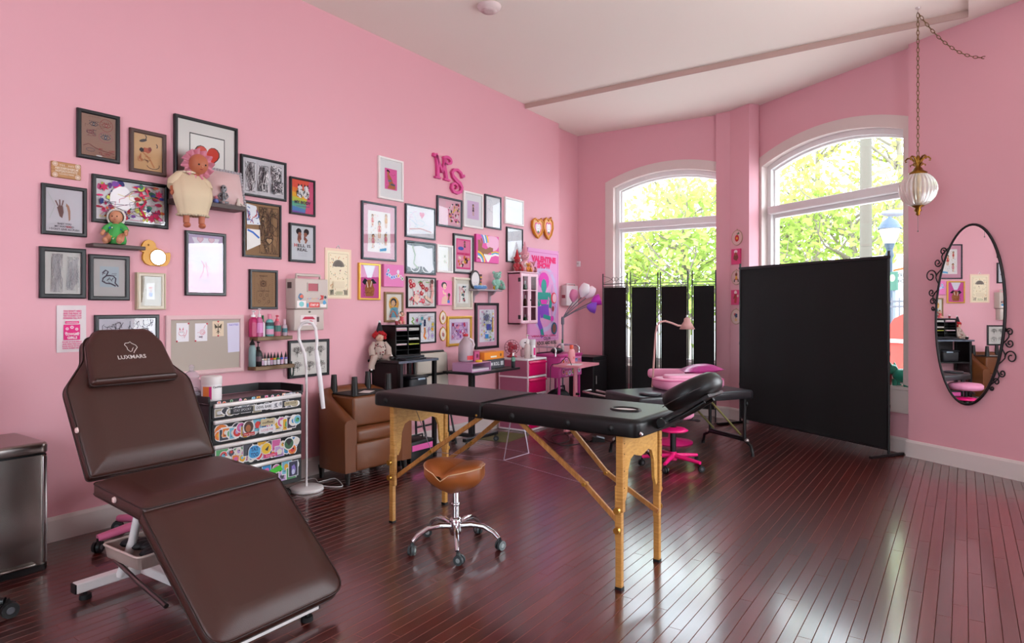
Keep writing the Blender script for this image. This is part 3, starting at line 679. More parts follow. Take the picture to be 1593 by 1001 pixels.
def art_comic(p):
    p.rect(0, 0, 1, 1, '#e85a96'); p.rect(.06, .55, .94, .95, '#f08ab2'); p.rect(.06, .06, .94, .46, '#f0a3bd'); p.txt('HONEY GIRLS', .5, .485, .04, '#b81f52', .8, bold=.03); p.el(.32, .68, .2, .08, '#4a68b8'); p.fig(.58, .76, .34, '#b57a5a', '#3a3f50', '#26242c', False); r = rr(6)
    for i in range(22): p.blob(r.uniform(.14, .86), r.uniform(.1, .42), .07, .07, r.choice(['#e07a2c', '#f2c23c', '#3a2f3a', '#d8404a', '#f4e4d4']), r)
def art_pinkhands(p):
    p.rect(0, 0, 1, 1, '#e65fa8'); p.el(.72, .75, .3, .22, '#f2b8d4')
    for i, c in enumerate(('#f4c23c', '#58a6d8', '#f2efe8', '#7a8ed0')): p.ring(.1, .62, .42-.06*i, .5-.06*i, .06, c, a0=10, a1=75)
    for i, c in enumerate(('#f4c23c', '#58a6d8', '#f2efe8')): p.line([(.66, .36-.05*i), (.84, .42-.05*i), (1, .4-.05*i)], .05, c)
    b2 = '#9c6a50'; p.poly([(.05, .1), (.3, .16), (.55, .35), (.72, .42), (.74, .55), (.58, .58), (.4, .48), (.22, .55), (.16, .8), (.08, .8), (.06, .4)], b2); p.line([(.2, .5), (.24, .74), (.2, .86)], .06, b2); p.line([(.1, .5), (.08, .8)], .05, b2)
    for i in range(5): p.line([(.5, .04), (.34+.08*i, .3)], .06, '#f2efe8')
    for i, c in enumerate(('#f4c23c', '#58a6d8', '#f2efe8')): p.ring(.05, -.02, .3-.06*i, .28-.06*i, .05, c, a0=0, a1=90)
def art_cream_mini(p):
    p.rect(0, 0, 1, 1, '#ece9e0'); p.ring(.5, .5, .2, .28, .03, '#b9b6a8'); p.el(.5, .62, .09, .1, '#a9a698'); p.el(.5, .34, .13, .12, '#c4c1b0'); p.el(.68, .28, .05, .05, '#d08a8a')
def art_girlcanvas(p):
    p.rect(0, 0, 1, 1, '#ef86b6'); p.poly([(.28, .3), (.55, .42), (.66, .3), (.72, .04), (.22, .04)], '#e9b9a9'); p.el(.42, .82, .2, .15, '#463d48'); p.el(.46, .76, .13, .14, '#eec6b2'); p.line([(.34, .6), (.4, .48), (.58, .46)], .1, '#eec6b2'); p.el(.78, .42, .1, .09, '#5a3d38'); p.line([(.78, .36), (.74, .2)], .12, '#8c5a48'); p.rect(.66, .08, .84, .2, '#5a7ac8'); p.el(.5, .72, .03, .015, '#c83a4a')
def art_sailor(p):
    p.rect(0, 0, 1, 1, '#f1eee9'); r = rr(21)
    for i in range(9): p.el(.2+.05*r.random(), .1+.09*i, .05, .05, '#e0a0ac', n=8)
    for i in range(30): p.blob(r.gauss(.55, .1), r.uniform(.1, .9), .06, .05, r.choice(['#2c3a3a', '#3f7a6a', '#c83a4a', '#d8a03c', '#5a9ac0', '#e08a9a']), r)
def art_purplesheet(p):
    p.rect(0, 0, 1, 1, '#d7b3d6'); r = rr(31)
    for i in range(26): p.blob(r.uniform(.08, .92), r.uniform(.08, .92), .075, .075, r.choice(['#9a5ab8', '#d8568a', '#7a4a9c', '#ee9ab0', '#e8d0ea', '#c8385a', '#b982c8']), r)
    p.ring(.78, .26, .09, .09, .03, '#b8304e'); p.scribble(.05, .05, .95, .95, 18, ['#6a3a86', '#3f2f4a'], .01, 44)
def art_tall(p):
    p.rect(0, 0, 1, 1, '#e6e2ea'); r = rr(37)
    for i in range(44): p.blob(r.uniform(.06, .94), r.uniform(.04, .96), .05, .05, r.choice(['#7a6ac0', '#b5cf6a', '#e0a8c8', '#efcf5a', '#6a9ad0', '#9a7ab0']), r)
    p.rect(.45, .36, .75, .55, '#5a55b4'); p.rect(.36, .1, .58, .24, '#5aa0dc'); p.blob(.45, .76, .2, .16, '#8a86a8', r); p.scribble(.25, .6, .7, .9, 20, ['#2c2c38', '#5a4a78'], .012, 46); p.rect(.83, .3, .9, .75, '#d8a84c'); p.scribble(.05, .04, .95, .96, 26, ['#3a3a48', '#6a8a4a'], .008, 47)
PINKMAT = '#dba3b5'
picture('black framed brown paper sheet of inked eyes, highest on the pink wall', (120.9, 167, 243.9, 187.3, 181.4, 255.3), BLKF, art_eyes, .028)
picture('dark brown frame with a crouching woman and crescent moons on tan paper', (202.9, 197.6, 265.9, 259.4, 210, 275.9), BRNF, art_siren, .03)
picture('black framed print of two brown hands above three lines of lettering', (65.6, 283.5, 363, 136, 293.9, 370.3), BLKF, art_hands, .026)
picture('wide black framed jumble of red, pink and navy flowers behind the green doll', (144.3, 270, 345.5, 262.8, 287.9, 356.5), BLKF, art_florals, .027)
picture('black framed pale grey city map under the lettered hands print', (62.5, 383.5, 464.2, 134.5, 387.3, 464.8), BLKF, art_map, .032)
picture('black framed grey sheet with a dark tangled creature on a pale blue square', (139.6, 395.4, 467.5, 202.4, 398.9, 467.5), BLKF, art_creature, .03)
t = picture('small ornate beige frame with a red hatted face in a wide mat', (213.2, 423.5, 481.8, 258.7, 425.7, 482.4), M('#b9a98f', .45, .2, name='antique_frame'), art_gnome, .012, .03, mat=.058, matcol='#8d7c63')
rim(MB(), .165, .225, .02, .012, .028).build('inner_frame', M('#d3c8b4', .4), t)
picture('wide black framed ink sketches partly behind the brown treatment chair', (148.4, 489.5, 560, 248.4, 490.5, 557), BLKF, art_sketch_row, .028)
picture('tall black frame with a red heart in a black square above the ledge', (273, 175.6, 299, 370.9, 200.6, 317), BLKF, art_heartprint, .026, .03)
picture('black framed sheet of four dark inked beasts', (375.9, 238.9, 302.9, 446.5, 253.9, 313.9), BLKF, art_beasts, .022)
picture('small black frame with two cats on a rainbow coloured ground', (452.4, 274.5, 332.3, 491.4, 280.9, 337.9), BLKF, art_rainbow, .02)
picture('black framed kraft paper covered in black line stars with bright reflections', (379.4, 311.5, 400.2, 438.7, 318.9, 403), BLKF, art_kraftflash, .02)
picture('small black frame reading HELL IS REAL under two dark haired heads', (451.3, 346.7, 407.4, 491.7, 350.9, 409.3), BLKF, art_hell, .022)
picture('tall black framed lilac and pink print with heart shaped glasses at its top', (289.4, 358.1, 459.6, 352.5, 364.5, 461), BLKF, art_shades, .026)
picture('small black framed kraft card with dotted sides above the bottle shelf', (389.3, 419.2, 481.9, 433, 421, 480.9), BLKF, art_kraftcard, .022)
picture('black framed sheet of grey plant sketches behind the white magnifier lamp', (449.8, 530.5, 589.9, 513, 527.3, 583.5), BLKF, art_plants, .026, depth=.02)
picture('white framed print of a seated woman on bright pink, below no other picture', (589.9, 242, 308.9, 628.4, 251, 313.9), WHTF, art_pinklady, .024, mat=(.06, .075), matcol='#eceaea')
picture('tall grey black frame with a pink mat and small girls, full of window reflections', (563.9, 311.9, 403.4, 617.5, 320.9, 407.4), GREYF, art_girls, .022, mat=.055, matcol=PINKMAT)
picture('grey black frame with pale faint pink doodles, upper of the two square ones', (631.8, 316.9, 368.9, 678.3, 323.9, 373.8), GREYF, art_pale, .02)
picture('grey black frame with black and white wavy shapes under the pale doodles', (631.8, 373.8, 425.9, 678.8, 378.8, 428.2), GREYF, art_waves, .022)
picture('thin gold frame of a dark horned woman covering her face on pink', (559.1, 408.8, 466.9, 592.6, 411, 467.2), GOLDF, art_horns, .022)
picture('small brown frame of a haloed saint in a blue robe behind the file sorter', (599.6, 454.6, 502, 628.4, 454.6, 501), M('#8a6b45', .45, name='oak_frame'), art_saint, .024)
picture('black framed sheet of red flowers and pale women', (633.8, 430.4, 479.8, 679, 432.1, 479.8), BLKF, art_redflowers, .018)
picture('black framed sheet of small coloured creatures partly behind the file sorter', (635.2, 485.2, 535.5, 679.2, 485.2, 534.7), BLKF, art_sheet, .018)
picture('grey black frame with a pink mat around a crowded candy coloured sheet', (681, 304, 352.2, 720, 311.4, 356.7), GREYF, art_candy, .026, mat=(.05, .03, .22, .22, .05, 0), matcol='#e6bcc8')
picture('white frame with a small dark figure on lilac paper', (722, 296.4, 353, 752.3, 302.7, 356.7), WHTF, art_lilac, .028, mat=(.045, .07), matcol='#eceaea')
picture('narrow black frame of pale faint lines beside the lilac figure', (755.5, 301.8, 354, 780.7, 307.2, 358.5), GREYF, art_faint, .024)
picture('white frame of a nearly blank pale sheet, under the ceiling side end of the row', (786.2, 306.3, 348, 815.5, 312.1, 352.2), WHTF, art_faint2, .028)
picture('black frame with a white mat around two pink comic panels', (706.4, 363, 425.4, 737.7, 367, 427), BLKF, art_comic, .024, mat=.028)
picture('tall black frame of pale lines partly behind the plush toys', (789.1, 353, 409, 814.3, 356.4, 409), BLKF, art_faint, .02)
picture('small white frame of a tiny grey figure on cream', (680.8, 380, 424, 705.5, 382.3, 425), WHTF, art_cream_mini, .026, mat=.03)
picture('cream box frame of a tall column of tiny bright flowers', (706.8, 431.7, 482, 736.3, 432.7, 481.6), M('#ddd0bd', .4, name='cream_frame'), art_sailor, .03, .03, mat=.04, matcol='#e3dbcf')
picture('wide gold frame of a purple and pink sheet behind the water jug', (697, 492.5, 538.6, 735.1, 491.9, 538), GOLDF, art_purplesheet, .034, .026, mat=.035, matcol='#eadfec')
picture('tall thick black frame with a pink mat around a purple flash sheet', (741.1, 471.6, 543.7, 776.8, 471.3, 541.8), BLKF, art_tall, .035, .03, mat=.045, matcol=PINKMAT)

def canvas(label, q, art, side, d=.03):
    y, z, w, h = quad_on_wall(q, d); t = thing('canvas_print', label, 'picture', mx=wall_mx(y, z))
    MB().box((0, 0, d/2-.0005), (w, h, d-.001), r=.003, seg=1).build('stretcher', M(side, .6), t); p = PR(w-.004, h-.004); art(p); p.build('print', t, (0, 0, d))
def art_swirl(p):
    p.rect(0, 0, 1, 1, '#e281b8'); r = rr(40)
    for x, y, c in ((.15, .55, '#3c5fc0'), (.27, .5, '#7ac0e0'), (.38, .42, '#4a68c8'), (.5, .44, '#5a7ad0'), (.62, .48, '#8a8ac0'), (.72, .5, '#e8a04a'), (.84, .46, '#d88ab0'), (.92, .38, '#7a9a6a'), (.7, .68, '#efd9ea'), (.2, .72, '#4a9ac8')): p.blob(x, y, .08, .09, c, r); p.ring(x, y, .05, .06, .02, '#eef0f6', n=10)
canvas('small pink canvas with a blue lettered swirl', (597.4, 411.5, 446.5, 628.4, 412.4, 446.5), art_swirl, '#d870a8')
canvas('bright pink canvas of two brown hands and rainbows', (741, 364.8, 408, 776, 367.9, 410.2), art_pinkhands, '#d83f8f')
canvas('small pink canvas of a dark haired girl with a child', (681.6, 436.5, 475, 703.2, 436.8, 475.4), art_girlcanvas, '#dd6fa2')

# calendar, tea towel, letter board plaque
y, z, w, h = quad_on_wall((506, 386.3, 466, 546.7, 388, 464.5), .008)
t = thing('wall_calendar', 'tall cream and pink paper calendar with a brown umbrella', 'calendar', mx=wall_mx(y, z)); MB().box((0, 0, .003), (w, h, .006)).build('paper', M('#efd0b8', .7), t)
p = PR(w, h); art_calendar(p); p.build('print', t, (0, 0, .0062)); MB().tube([(-.02, h/2, .004), (0, h/2+.03, .004), (.02, h/2, .004)], .003, 6).build('hanging_loop', WHTM, t)
y, z, w, h = quad_on_wall((88.4, 474.5, 548.8, 134.4, 476.3, 547.3), .006)
t = thing('tea_towel', 'white tea towel with a pink lettered block, hanging by the treatment chair', 'towel', mx=wall_mx(y, z))
b = MB(); b.grid(lambda u, v: ((u-.5)*w, (v-.5)*h, .004+.002*math.sin(9*u+2*v)), 10, 8); b.grid(lambda u, v: ((.5-u)*w, (v-.5)*h, .001), 1, 1); b.build('cloth', M('#dfd3d4', .9, name='cotton'), t)
p = PR(w, h); C = '#e0317f'
for i, s in enumerate(('YOU DON\'T NEED', 'AND THE PRIDE OF', 'THE TOUGHEST COW', 'STANDING TALL IN IT')): p.txt(s, .52, .86-.05*i, .036, C, .62, bold=.03)
p.rect(.28, .61, .74, .665, C); p.txt('CHAMPION', .51, .62, .032, '#f0d9e0', .38); p.rect(.22, .26, .78, .59, C)
for x, y2, r2 in ((.34, .5, .06), (.5, .53, .07), (.66, .49, .06), (.3, .41, .05), (.7, .4, .05)): p.flower(x, y2, r2, '#f2c4d6', C)
p.txt('COWGIRL', .5, .36, .05, '#f6dbe4', .46, bold=.04); p.txt('GIRLS', .5, .285, .05, '#f6dbe4', .34, bold=.04)
for i, s in enumerate(('ROUND UP YOUR FRIENDS', 'AND RIDE THE LONG', 'ROAD BACK TO YOUR', 'OWN SWEET HOME')): p.txt(s, .5, .205-.045*i, .03, C, .66, bold=.03)
p.build('print', t, (0, 0, .0066))
y, z, w, h = quad_on_wall((80, 249.3, 275, 126.3, 257, 281), .012)
t = thing('letter_board_plaque', 'small wooden spirit board plaque with pale letters and corner circles', 'plaque', mx=wall_mx(y, z))
MB().box((0, 0, .006), (w, h, .012), r=.004, seg=1).build('board', wood('#a06a3c', '#c4905a', .5, (6, 60, 3)), t); p = PR(w, h)
for x, y2 in ((.12, .84), (.88, .84), (.12, .16), (.88, .16)): p.el(x, y2, .09, .09, '#e0c8b8'); p.ring(x, y2, .06, .06, .015, '#a87a4a', n=12)
p.txt('YES   NO', .5, .74, .11, '#ecdcc8', .5); p.txt('ABCDEFGHIJKLM', .5, .54, .13, '#ecdcc8', .78, bold=.02); p.txt('NOPQRSTUVWXYZ', .5, .36, .13, '#ecdcc8', .74, bold=.02); p.txt('1234567890', .5, .2, .1, '#ecdcc8', .5); p.build('print', t, (0, 0, .0122))
# ------------------------------------------------------------------ shared shapes for furniture
def rpoly(pts, r, seg=5):
    """polygon with filleted corners; r one radius or one per corner"""
    n = len(pts); o = []
    for i in range(n):
        a, p, b2 = V((*pts[i-1], 0)), V((*pts[i], 0)), V((*pts[(i+1) % n], 0)); ri = r[i] if isinstance(r, (list, tuple)) else r
        if ri <= 0: o.append((p.x, p.y)); continue
        u, v = (a-p).normalized(), (b2-p).normalized(); ang = u.angle(v)
        if ang > PI-.02: o.append((p.x, p.y)); continue
        t = min(ri/math.tan(ang/2), (a-p).length*.49, (b2-p).length*.49); p0, p1 = p+u*t, p+v*t
        for k in range(seg+1):
            s = k/seg; q = p0*(1-s)**2+p*2*s*(1-s)+p1*s*s; o.append((q.x, q.y))
    return o
def inset_poly(pts, d):
    n = len(pts); o = []
    for i in range(n):
        a, p, b2 = V(pts[i-1]), V(pts[i]), V(pts[(i+1) % n]); u = (p-a); v = (b2-p)
        u = u.normalized() if u.length > 1e-9 else V((0, 0)); v = v.normalized() if v.length > 1e-9 else u
        nn = V((-(u.y+v.y), u.x+v.x)); nn = nn.normalized() if nn.length > 1e-6 else V((0, 0)); o.append((p.x+nn.x*d, p.y+nn.y*d))
    return o
def ccw(p):
    n = len(p); return p if sum(p[i][0]*p[(i+1) % n][1]-p[(i+1) % n][0]*p[i][1] for i in range(n)) > 0 else p[::-1]
def pad(b, outline, th, r, mi=0, mx=None, crown=.0, bot=.3, roll=0.):
    """upholstered slab: bottom at z=0, rounded top edge, gently crowned"""
    o = ccw(outline); n = len(o); cx = sum(p[0] for p in o)/n; cy = sum(p[1] for p in o)/n; rb = r*bot
    lv = [(rb, 0), (rb*.3, rb*.35), (0, rb), (0, th-r)]+[(r*(1-math.cos(t)), th-r+r*math.sin(t)) for t in (.4, .8, 1.2, PI/2)]
    if roll:
        lv = lv[:4]; lv[3] = (0, th-r); hx = max(abs(p[0]-cx) for p in o); hy = max(abs(p[1]-cy) for p in o)
    rings = [[(*q, z) for q in inset_poly(o, d)] for d, z in lv]
    if roll:
        for s in (.12, .3, .5, .7, .85, 1.0):
            d = roll*s; rings.append([(cx+(p[0]-cx)*(1-d/hx), cy+(p[1]-cy)*(1-d/hy), th-r+r*math.sin(s*PI/2)) for p in o])
    vs = [p for rg in rings for p in rg]; L = (len(rings)-1)*n
    fs = [(k*n+i, k*n+(i+1) % n, (k+1)*n+(i+1) % n, (k+1)*n+i) for k in range(len(rings)-1) for i in range(n)]
    b.add(vs, fs, mi, True, mx); b.add(rings[-1], [list(range(n))], mi, False, mx)
    return b.add(rings[0], [list(range(n))[::-1]], mi, False, mx)
def piping(b, outline, z, r, mi=0, mx=None, d=0.): return b.tube([(*q, z) for q in inset_poly(ccw(outline), d)], r, 6, mi, closed=True, mx=mx)
def plane_mx(o, u, v): return frame_mx(o, u, v)
def caster(root, p, r=.025, w=.018, ang=0., mat=None, hub=None, name='caster', stem=.03):
    """twin-wheel caster standing on the floor under point p; parts of root"""
    c = MB(); x, y = p[0], p[1]; d = V((math.cos(ang), math.sin(ang), 0)); s = V((-d.y, d.x, 0))
    ctr = V((x, y, r))+d*r*.45
    for q in (-1, 1): c.cyl(ctr+s*(q*.25*w), ctr+s*(q*w), r, r*.94, 14)
    c.tube([ctr+V((0, 0, r*.2)), ctr+V((0, 0, r*1.15))-d*r*.3, V((x, y, r*1.7))], [w*.6, w*.75, w*.5], 8); c.cyl((x, y, r*1.4), (x, y, r*1.6+stem), .006)
    o = c.build(name, mat or BLK, root)
    for q in (-1, 1): MB().cyl(ctr+s*(q*w), ctr+s*(q*(w+.002)), r*.45, r*.35, 10).build('wheel_hub', hub or M('#55555a', .4), o)
    return o

# ------------------------------------------------------------------ brown treatment chair
LEATHER = M('#3d201a', .37, bump=.25, bscale=350, name='brown_vinyl'); PIPE = M('#2a1714', .45, name='brown_piping')
t = thing('treatment_chair', 'dark brown reclined treatment chair with a lettered head pillow', 'chair', (1.045, 1.640, 0), R(1.0))
def slope_mx(o, d): d = V(d).normalized(); return frame_mx(o, (0, 1, 0), d) if d.z > 0 else frame_mx(o, (0, 1, 0), d)
# backrest: local plane x = across, y = up the back, z = towards the sitter
bd = V((-.53, 0, .85)).normalized(); bn = V((.85, 0, .53)).normalized()
def mx_uvw(o, u, v, w): return Matrix(((u[0], v[0], w[0], o[0]), (u[1], v[1], w[1], o[1]), (u[2], v[2], w[2], o[2]), (0, 0, 0, 1)))
BM = mx_uvw(V((.0, 0, .575))-bn*.085, (0, 1, 0), bd, bn)
def bmx(b, o, **k): return pad(b, o, k.get('th', .085), k.get('r', .022), mx=k.get('mx'), crown=k.get('crown', .006))
ob = rpoly([(-.288, 0), (.318, 0), (.318, .46), (.2, .60), (.165, .735), (-.15, .735), (-.18, .60), (-.288, .46)], [.02, .02, .09, .1, .06, .06, .1, .09], 5)
b = MB(); pad(b, ob, .092, .038, mx=BM, roll=.10); bo = b.build('backrest', LEATHER, t)
b = MB(); piping(b, ob, .055, .0035, mx=BM); piping(b, ob, .012, .003, mx=BM); b.build('piping', PIPE, bo)
PM = mx_uvw(V((.0, 0, .575))+bd*.425+bn*.004, (0, 1, 0), bd, bn)
ph = rpoly([(-.215, 0), (.215, 0), (.185, .22), (.13, .305), (-.13, .305), (-.185, .22)], [.02, .02, .05, .06, .06, .05], 5)
b = MB(); pad(b, ph, .062, .026, mx=PM, crown=.012, bot=.6); po = b.build('head_pillow', LEATHER, t); b = MB(); piping(b, ph, .034, .003, mx=PM); b.build('piping', PIPE, po)
p = PR(.14, .11); LG = '#c9c0bd'
p.line([(.4, .92), (.36, .84), (.42, .7), (.42, .58), (.5, .46), (.56, .5), (.6, .62)], .022, LG); p.line([(.4, .92), (.52, .93), (.58, .98), (.62, .9), (.74, .8), (.78, .68), (.7, .56), (.62, .44), (.6, .38)], .026, LG); p.line([(.56, .5), (.6, .6), (.64, .68)], .018, LG)
p.txt('LUXMARS', .5, .1, .19, LG, .98, bold=.015); p.build('lettering', po, mx=PM @ Matrix.Translation((0, .165, .0630)))
# seat and leg rest
sd = V((1, 0, -.06)).normalized(); sn = V((.06, 0, 1)).normalized(); SM = mx_uvw(V((.02, 0, .575))-sn*.085, sd, (0, 1, 0), sn)
so = rpoly([(0, -.300), (.49, -.325), (.49, .325), (0, .325)], .035, 4); b = MB(); pad(b, so, .090, .034, mx=SM, roll=.09); o = b.build('seat', LEATHER, t); b = MB(); piping(b, so, .057, .0035, mx=SM); piping(b, so, .012, .003, mx=SM); b.build('piping', PIPE, o)
ld = V((.77, 0, -.64)).normalized(); ln_ = V((.64, 0, .77)).normalized(); LM = mx_uvw(V((.505, 0, .535))-ln_*.085, ld, (0, 1, 0), ln_)
lo = rpoly([(0, -.325), (.655, -.325), (.655, .305), (0, .325)], [.03, .085, .085, .03], 6); b = MB(); pad(b, lo, .092, .038, mx=LM, roll=.10); o = b.build('leg_rest', LEATHER, t); b = MB(); piping(b, lo, .055, .0035, mx=LM); piping(b, lo, .012, .003, mx=LM); b.build('piping', PIPE, o)
PINKW = M('#e6c9c4', .35, name='pale_button')
for pos in ((-.145, -.2895, .765), (.255, -.3145, .515)):
    b = MB(); b.cyl(pos, V(pos)-V((0, .007, 0)), .014, .012, 14); b.cyl(V(pos)-V((0, .007, 0)), V(pos)-V((0, .009, 0)), .006, .004, 10); b.build('button', PINKW, t)
b = MB()
for x in (-.09, .93): b.box((x, -.07, .06), (.05, .51, .045), r=.004, seg=1)
b.box((.42, -.02, .06), (1.0, .05, .045), r=.004, seg=1)
for y in (-.16, .16):
    b.tube([(-.02, y, .08), (.09, y, .26), (.17, y, .47)], .02, 6); b.tube([(.62, y, .08), (.40, y, .30), (.30, y, .47)], .018, 6)
b.box((.22, 0, .46), (.44, .36, .03)); b.box((-.06, 0, .52), (.22, .34, .022), mx=None)
b.tube([(.95, -.2, .08), (.70, -.2, .24)], .014, 6); b.tube([(.95, .2, .08), (.70, .2, .24)], .014, 6); b.build('base_frame', WHTM, t)
for x in (-.09, .93):
    for y in (-.28, .14): MB().cyl((x, y, 0), (x, y, .02), .026, .024, 14).cyl((x, y, .018), (x, y, .045), .008).build('foot', RUBBER, t)
    for y in (-.328, .188): MB().box((x, y, .06), (.046, .006, .041)).build('end_cap', RUBBER, t)
b = MB(); b.tube([(.05, -.22, .19), (.30, -.24, .15), (.56, -.26, .12)], .010, 8); b.build('gas_strut', M('#77706e', .3, 1.), t)
b = MB(); tr = rpoly([(-.02, -.24), (.30, -.24), (.30, .05), (-.02, .05)], .03, 3)
for k in range(len(tr)):
    a, c2 = tr[k], tr[(k+1) % len(tr)]; b.add([(*a, .25), (*c2, .25), (c2[0]*.95, c2[1]*.95, .19), (a[0]*.95, a[1]*.95, .19)], [(0, 1, 2, 3), (3, 2, 1, 0)])
b.add([(p_[0]*.95, p_[1]*.95, .19) for p_ in tr], [list(range(len(tr)))]); piping(b, tr, .25, .006); o = b.build('tray', M('#c9b3aa', .4), t)
b = MB(); r_ = rr(3)
for i in range(7): b.ell((.02+.04*i, -.1+.08*r_.random()-.05, .235), (.035, .05, .02), 10, 6)
b.build('tray_contents', M('#17161a', .6), t)

# ------------------------------------------------------------------ black massage table in front
VINYL = M('#0e0c0d', .40, spec=.38, bump=.12, bscale=300, name='black_vinyl', coat=.0); BEECH = wood('#a87433', '#cb9650', .35, (3, 3, 40)); BEECH2 = wood('#9a6432', '#bd8448', .35, (30, 6, 6)); PANELW = wood('#b4813b', '#d1a055', .35, (8, 8, 30))
BR = M('#b78a3c', .3, .8, name='brass_knob')
t = thing('massage_table', 'long black massage table on light wooden legs, nearest the window light', 'table', (1.24, 2.86, 0), R(-1.9))
for i, (x0, x1) in enumerate(((0, .872), (.878, 1.80))):
    b = MB(); rad = [.05, .012, .012, .05] if i == 0 else [.012, .05, .05, .012]
    o2 = rpoly([(x0, 0), (x1, 0), (x1, .57), (x0, .57)], rad, 4)
    pad(b, o2, .085, .028, mx=Matrix.Translation((0, 0, .726)), crown=.0)
    pd = b.build('pad', VINYL, t)
    for x in ((.12, .62) if i == 0 else (1.08, 1.42, 1.66)):
        MB().lathe([(.0, .006), (.012, .005), (.017, .001), (.018, -.001)], n=14, mx=frame_mx((x, 0, .762), (1, 0, 0), (0, 0, 1))).build('vent', M('#0b0b0c', .5), pd)
MB().lathe([(0, .004), (.006, .003), (.007, 0)], n=12, mx=frame_mx((.84, -.0005, .742), (1, 0, 0), (0, 0, 1))).build('catch', BR, t)
MB().lathe([(0, .012), (.008, .010), (.012, 0)], n=12, mx=frame_mx((1.80, .03, .745), (0, 1, 0), (0, 0, 1))).build('catch', CHROME, t)
# face opening: pale disc, floor light put into its colour, with a soft rim
b = MB(); fc = (1.605, .265); ring = [(fc[0]+.075*math.cos(2*PI*k/24), fc[1]+.055*math.sin(2*PI*k/24)) for k in range(24)]
b.prism(ring, .80, .8117); b.build('face_opening', M('#d9d4d2', .5, name='open_floor_light'), t)
b = MB(); b.tube([(*q, .811) for q in ring], .009, 8, closed=True); b.build('opening_rim', VINYL, t)
def leg_set(x, ya, yb, out):
    """one end: panel with arched cut-out, two upper posts, two bolted lower legs"""
    pts = [(ya+.02, .725), (yb-.02, .725), (yb-.02, .42), (yb-.035, .41), (yb-.055, .45), (yb-.065, .55), (yb-.09, .60), (yb-.13, .615)]
    m = (ya+yb)/2; pts += [(m+.03, .60), (m, .595), (m-.03, .60), (ya+.13, .615), (ya+.09, .60), (ya+.065, .55), (ya+.055, .45), (ya+.035, .41), (ya+.02, .42)]
    MB().prism(pts, -.008, .008, mx=Matrix(((0, 0, 1, x), (1, 0, 0, 0), (0, 1, 0, 0), (0, 0, 0, 1)))).build('leg_panel', PANELW, t)
    for y, s in ((ya, -1), (yb, 1)):
        lg = MB().box((x, y, .545), (.036, .030, .36), r=.003, seg=1).build('upper_leg', BEECH, t)
        lw_ = MB().box((x-.004, y+s*.004, .215), (.032, .028, .41), r=.003, seg=1).box((x-out*.018, y+s*.004, .36), (.012, .026, .26), r=.004, seg=1).build('lower_leg', BEECH, t)
        MB().box((x-.004, y+s*.004, .006), (.034, .030, .014)).build('foot', RUBBER, lw_)
        for z in (.376, .283):
            MB().cyl((x-.004, y+s*.018, z), (x-.004, y+s*.026, z), .010, .010, 12).cyl((x-.004, y+s*.026, z), (x-.004, y+s*.040, z), .018, .016, 8).build('knob', BR, lw_)
        for z in (.48, .56, .64, .69): MB().cyl((x+out*.019, y+.0, z), (x+out*.021, y, z), .003, .003, 8).build('screw', M('#5a4326', .4, .6), lg)
leg_set(.12, .066, .535, -1); leg_set(1.695, .035, .455, 1)
def brace(y0, y1, xa, za, xj, zj, xb, zb):
    for (p, q) in (((xa, y0, za), (xj, (y0+y1)/2, zj)), ((xj, (y0+y1)/2, zj), (xb, y1, zb))):
        p, q = V(p), V(q); d = (q-p); L = d.length; d.normalize(); w = d.cross(V((0, 1, 0))).normalized()
        MB().box((0, 0, 0), (L+.02, .016, .026), r=.003, seg=1, mx=mx_uvw((p+q)/2, d, V((0, 1, 0)), -w)).build('brace', BEECH2, t)
    MB().cyl((xj, (y0+y1)/2-.02, zj), (xj, (y0+y1)/2+.02, zj), .010, .010, 12).build('brace_hinge', BR, t)
brace(.06, .085, 1.68, .30, 1.48, .455, 1.08, .715); brace(.43, .41, 1.70, .275, 1.415, .43, 1.12, .72)
brace(.09, .085, .13, .285, .42, .475, .80, .715); brace(.51, .48, .12, .28, .40, .46, .74, .72)
CAB = M('#a39aa6', .3, .8, name='steel_cable')
b = MB(); W4 = [(.985, .12, .715), (.93, .13, .485), (.86, .47, .455), (.84, .42, .715)]; b.tube(W4, .003, 6); b.build('cable_spreader', M('#cfc6d4', .3, .5), t)
b = MB()
b.tube([W4[1], (1.48, .075, .455)], .0018, 5); b.tube([W4[2], (1.415, .42, .43)], .0018, 5); b.tube([W4[1], (.42, .09, .475)], .0018, 5); b.tube([W4[2], (.40, .49, .46)], .0018, 5)
b.tube([(.12, .25, .70), (.42, .09, .475)], .0018, 5); b.build('cable', CAB, t)
# head cradle
hd = V((.87, 0, .50)).normalized(); hn = V((-.50, 0, .87)).normalized(); HM = mx_uvw((1.815, .28, .79), hd, (0, 1, 0), hn)
b = MB(); P9 = []
for k in range(21):
    a = -2.35+4.7*k/20; P9.append((.17+.115*math.cos(a), .105*math.sin(a), .05))
b.tube(P9, [.034]+[.053]*19+[.034], 12, mx=HM); o = b.build('head_cradle', VINYL, t)
b = MB(); b.tube([(q[0], q[1]*1.28 if abs(q[1]) > .01 else q[1], .042) for q in [(p_[0]+.03*math.cos(-2.35+4.7*i/20), p_[1]+.03*math.sin(-2.35+4.7*i/20), 0) for i, p_ in enumerate(P9)]], .0025, 5, mx=HM); b.build('seam', M('#3a3638', .5), o)
b = MB(); b.box((.15, 0, -.005), (.27, .20, .014), mx=HM); b.tube([(-.03, -.07, -.03), (.12, -.07, -.03), (.24, -.06, -.02)], .009, 6, mx=HM); b.tube([(-.03, .07, -.03), (.12, .07, -.03), (.24, .06, -.02)], .009, 6, mx=HM)
b.cyl((.02, -.12, -.02), (.02, .12, -.02), .022, .022, 12, mx=HM); b.build('cradle_bracket', BLKM, t)

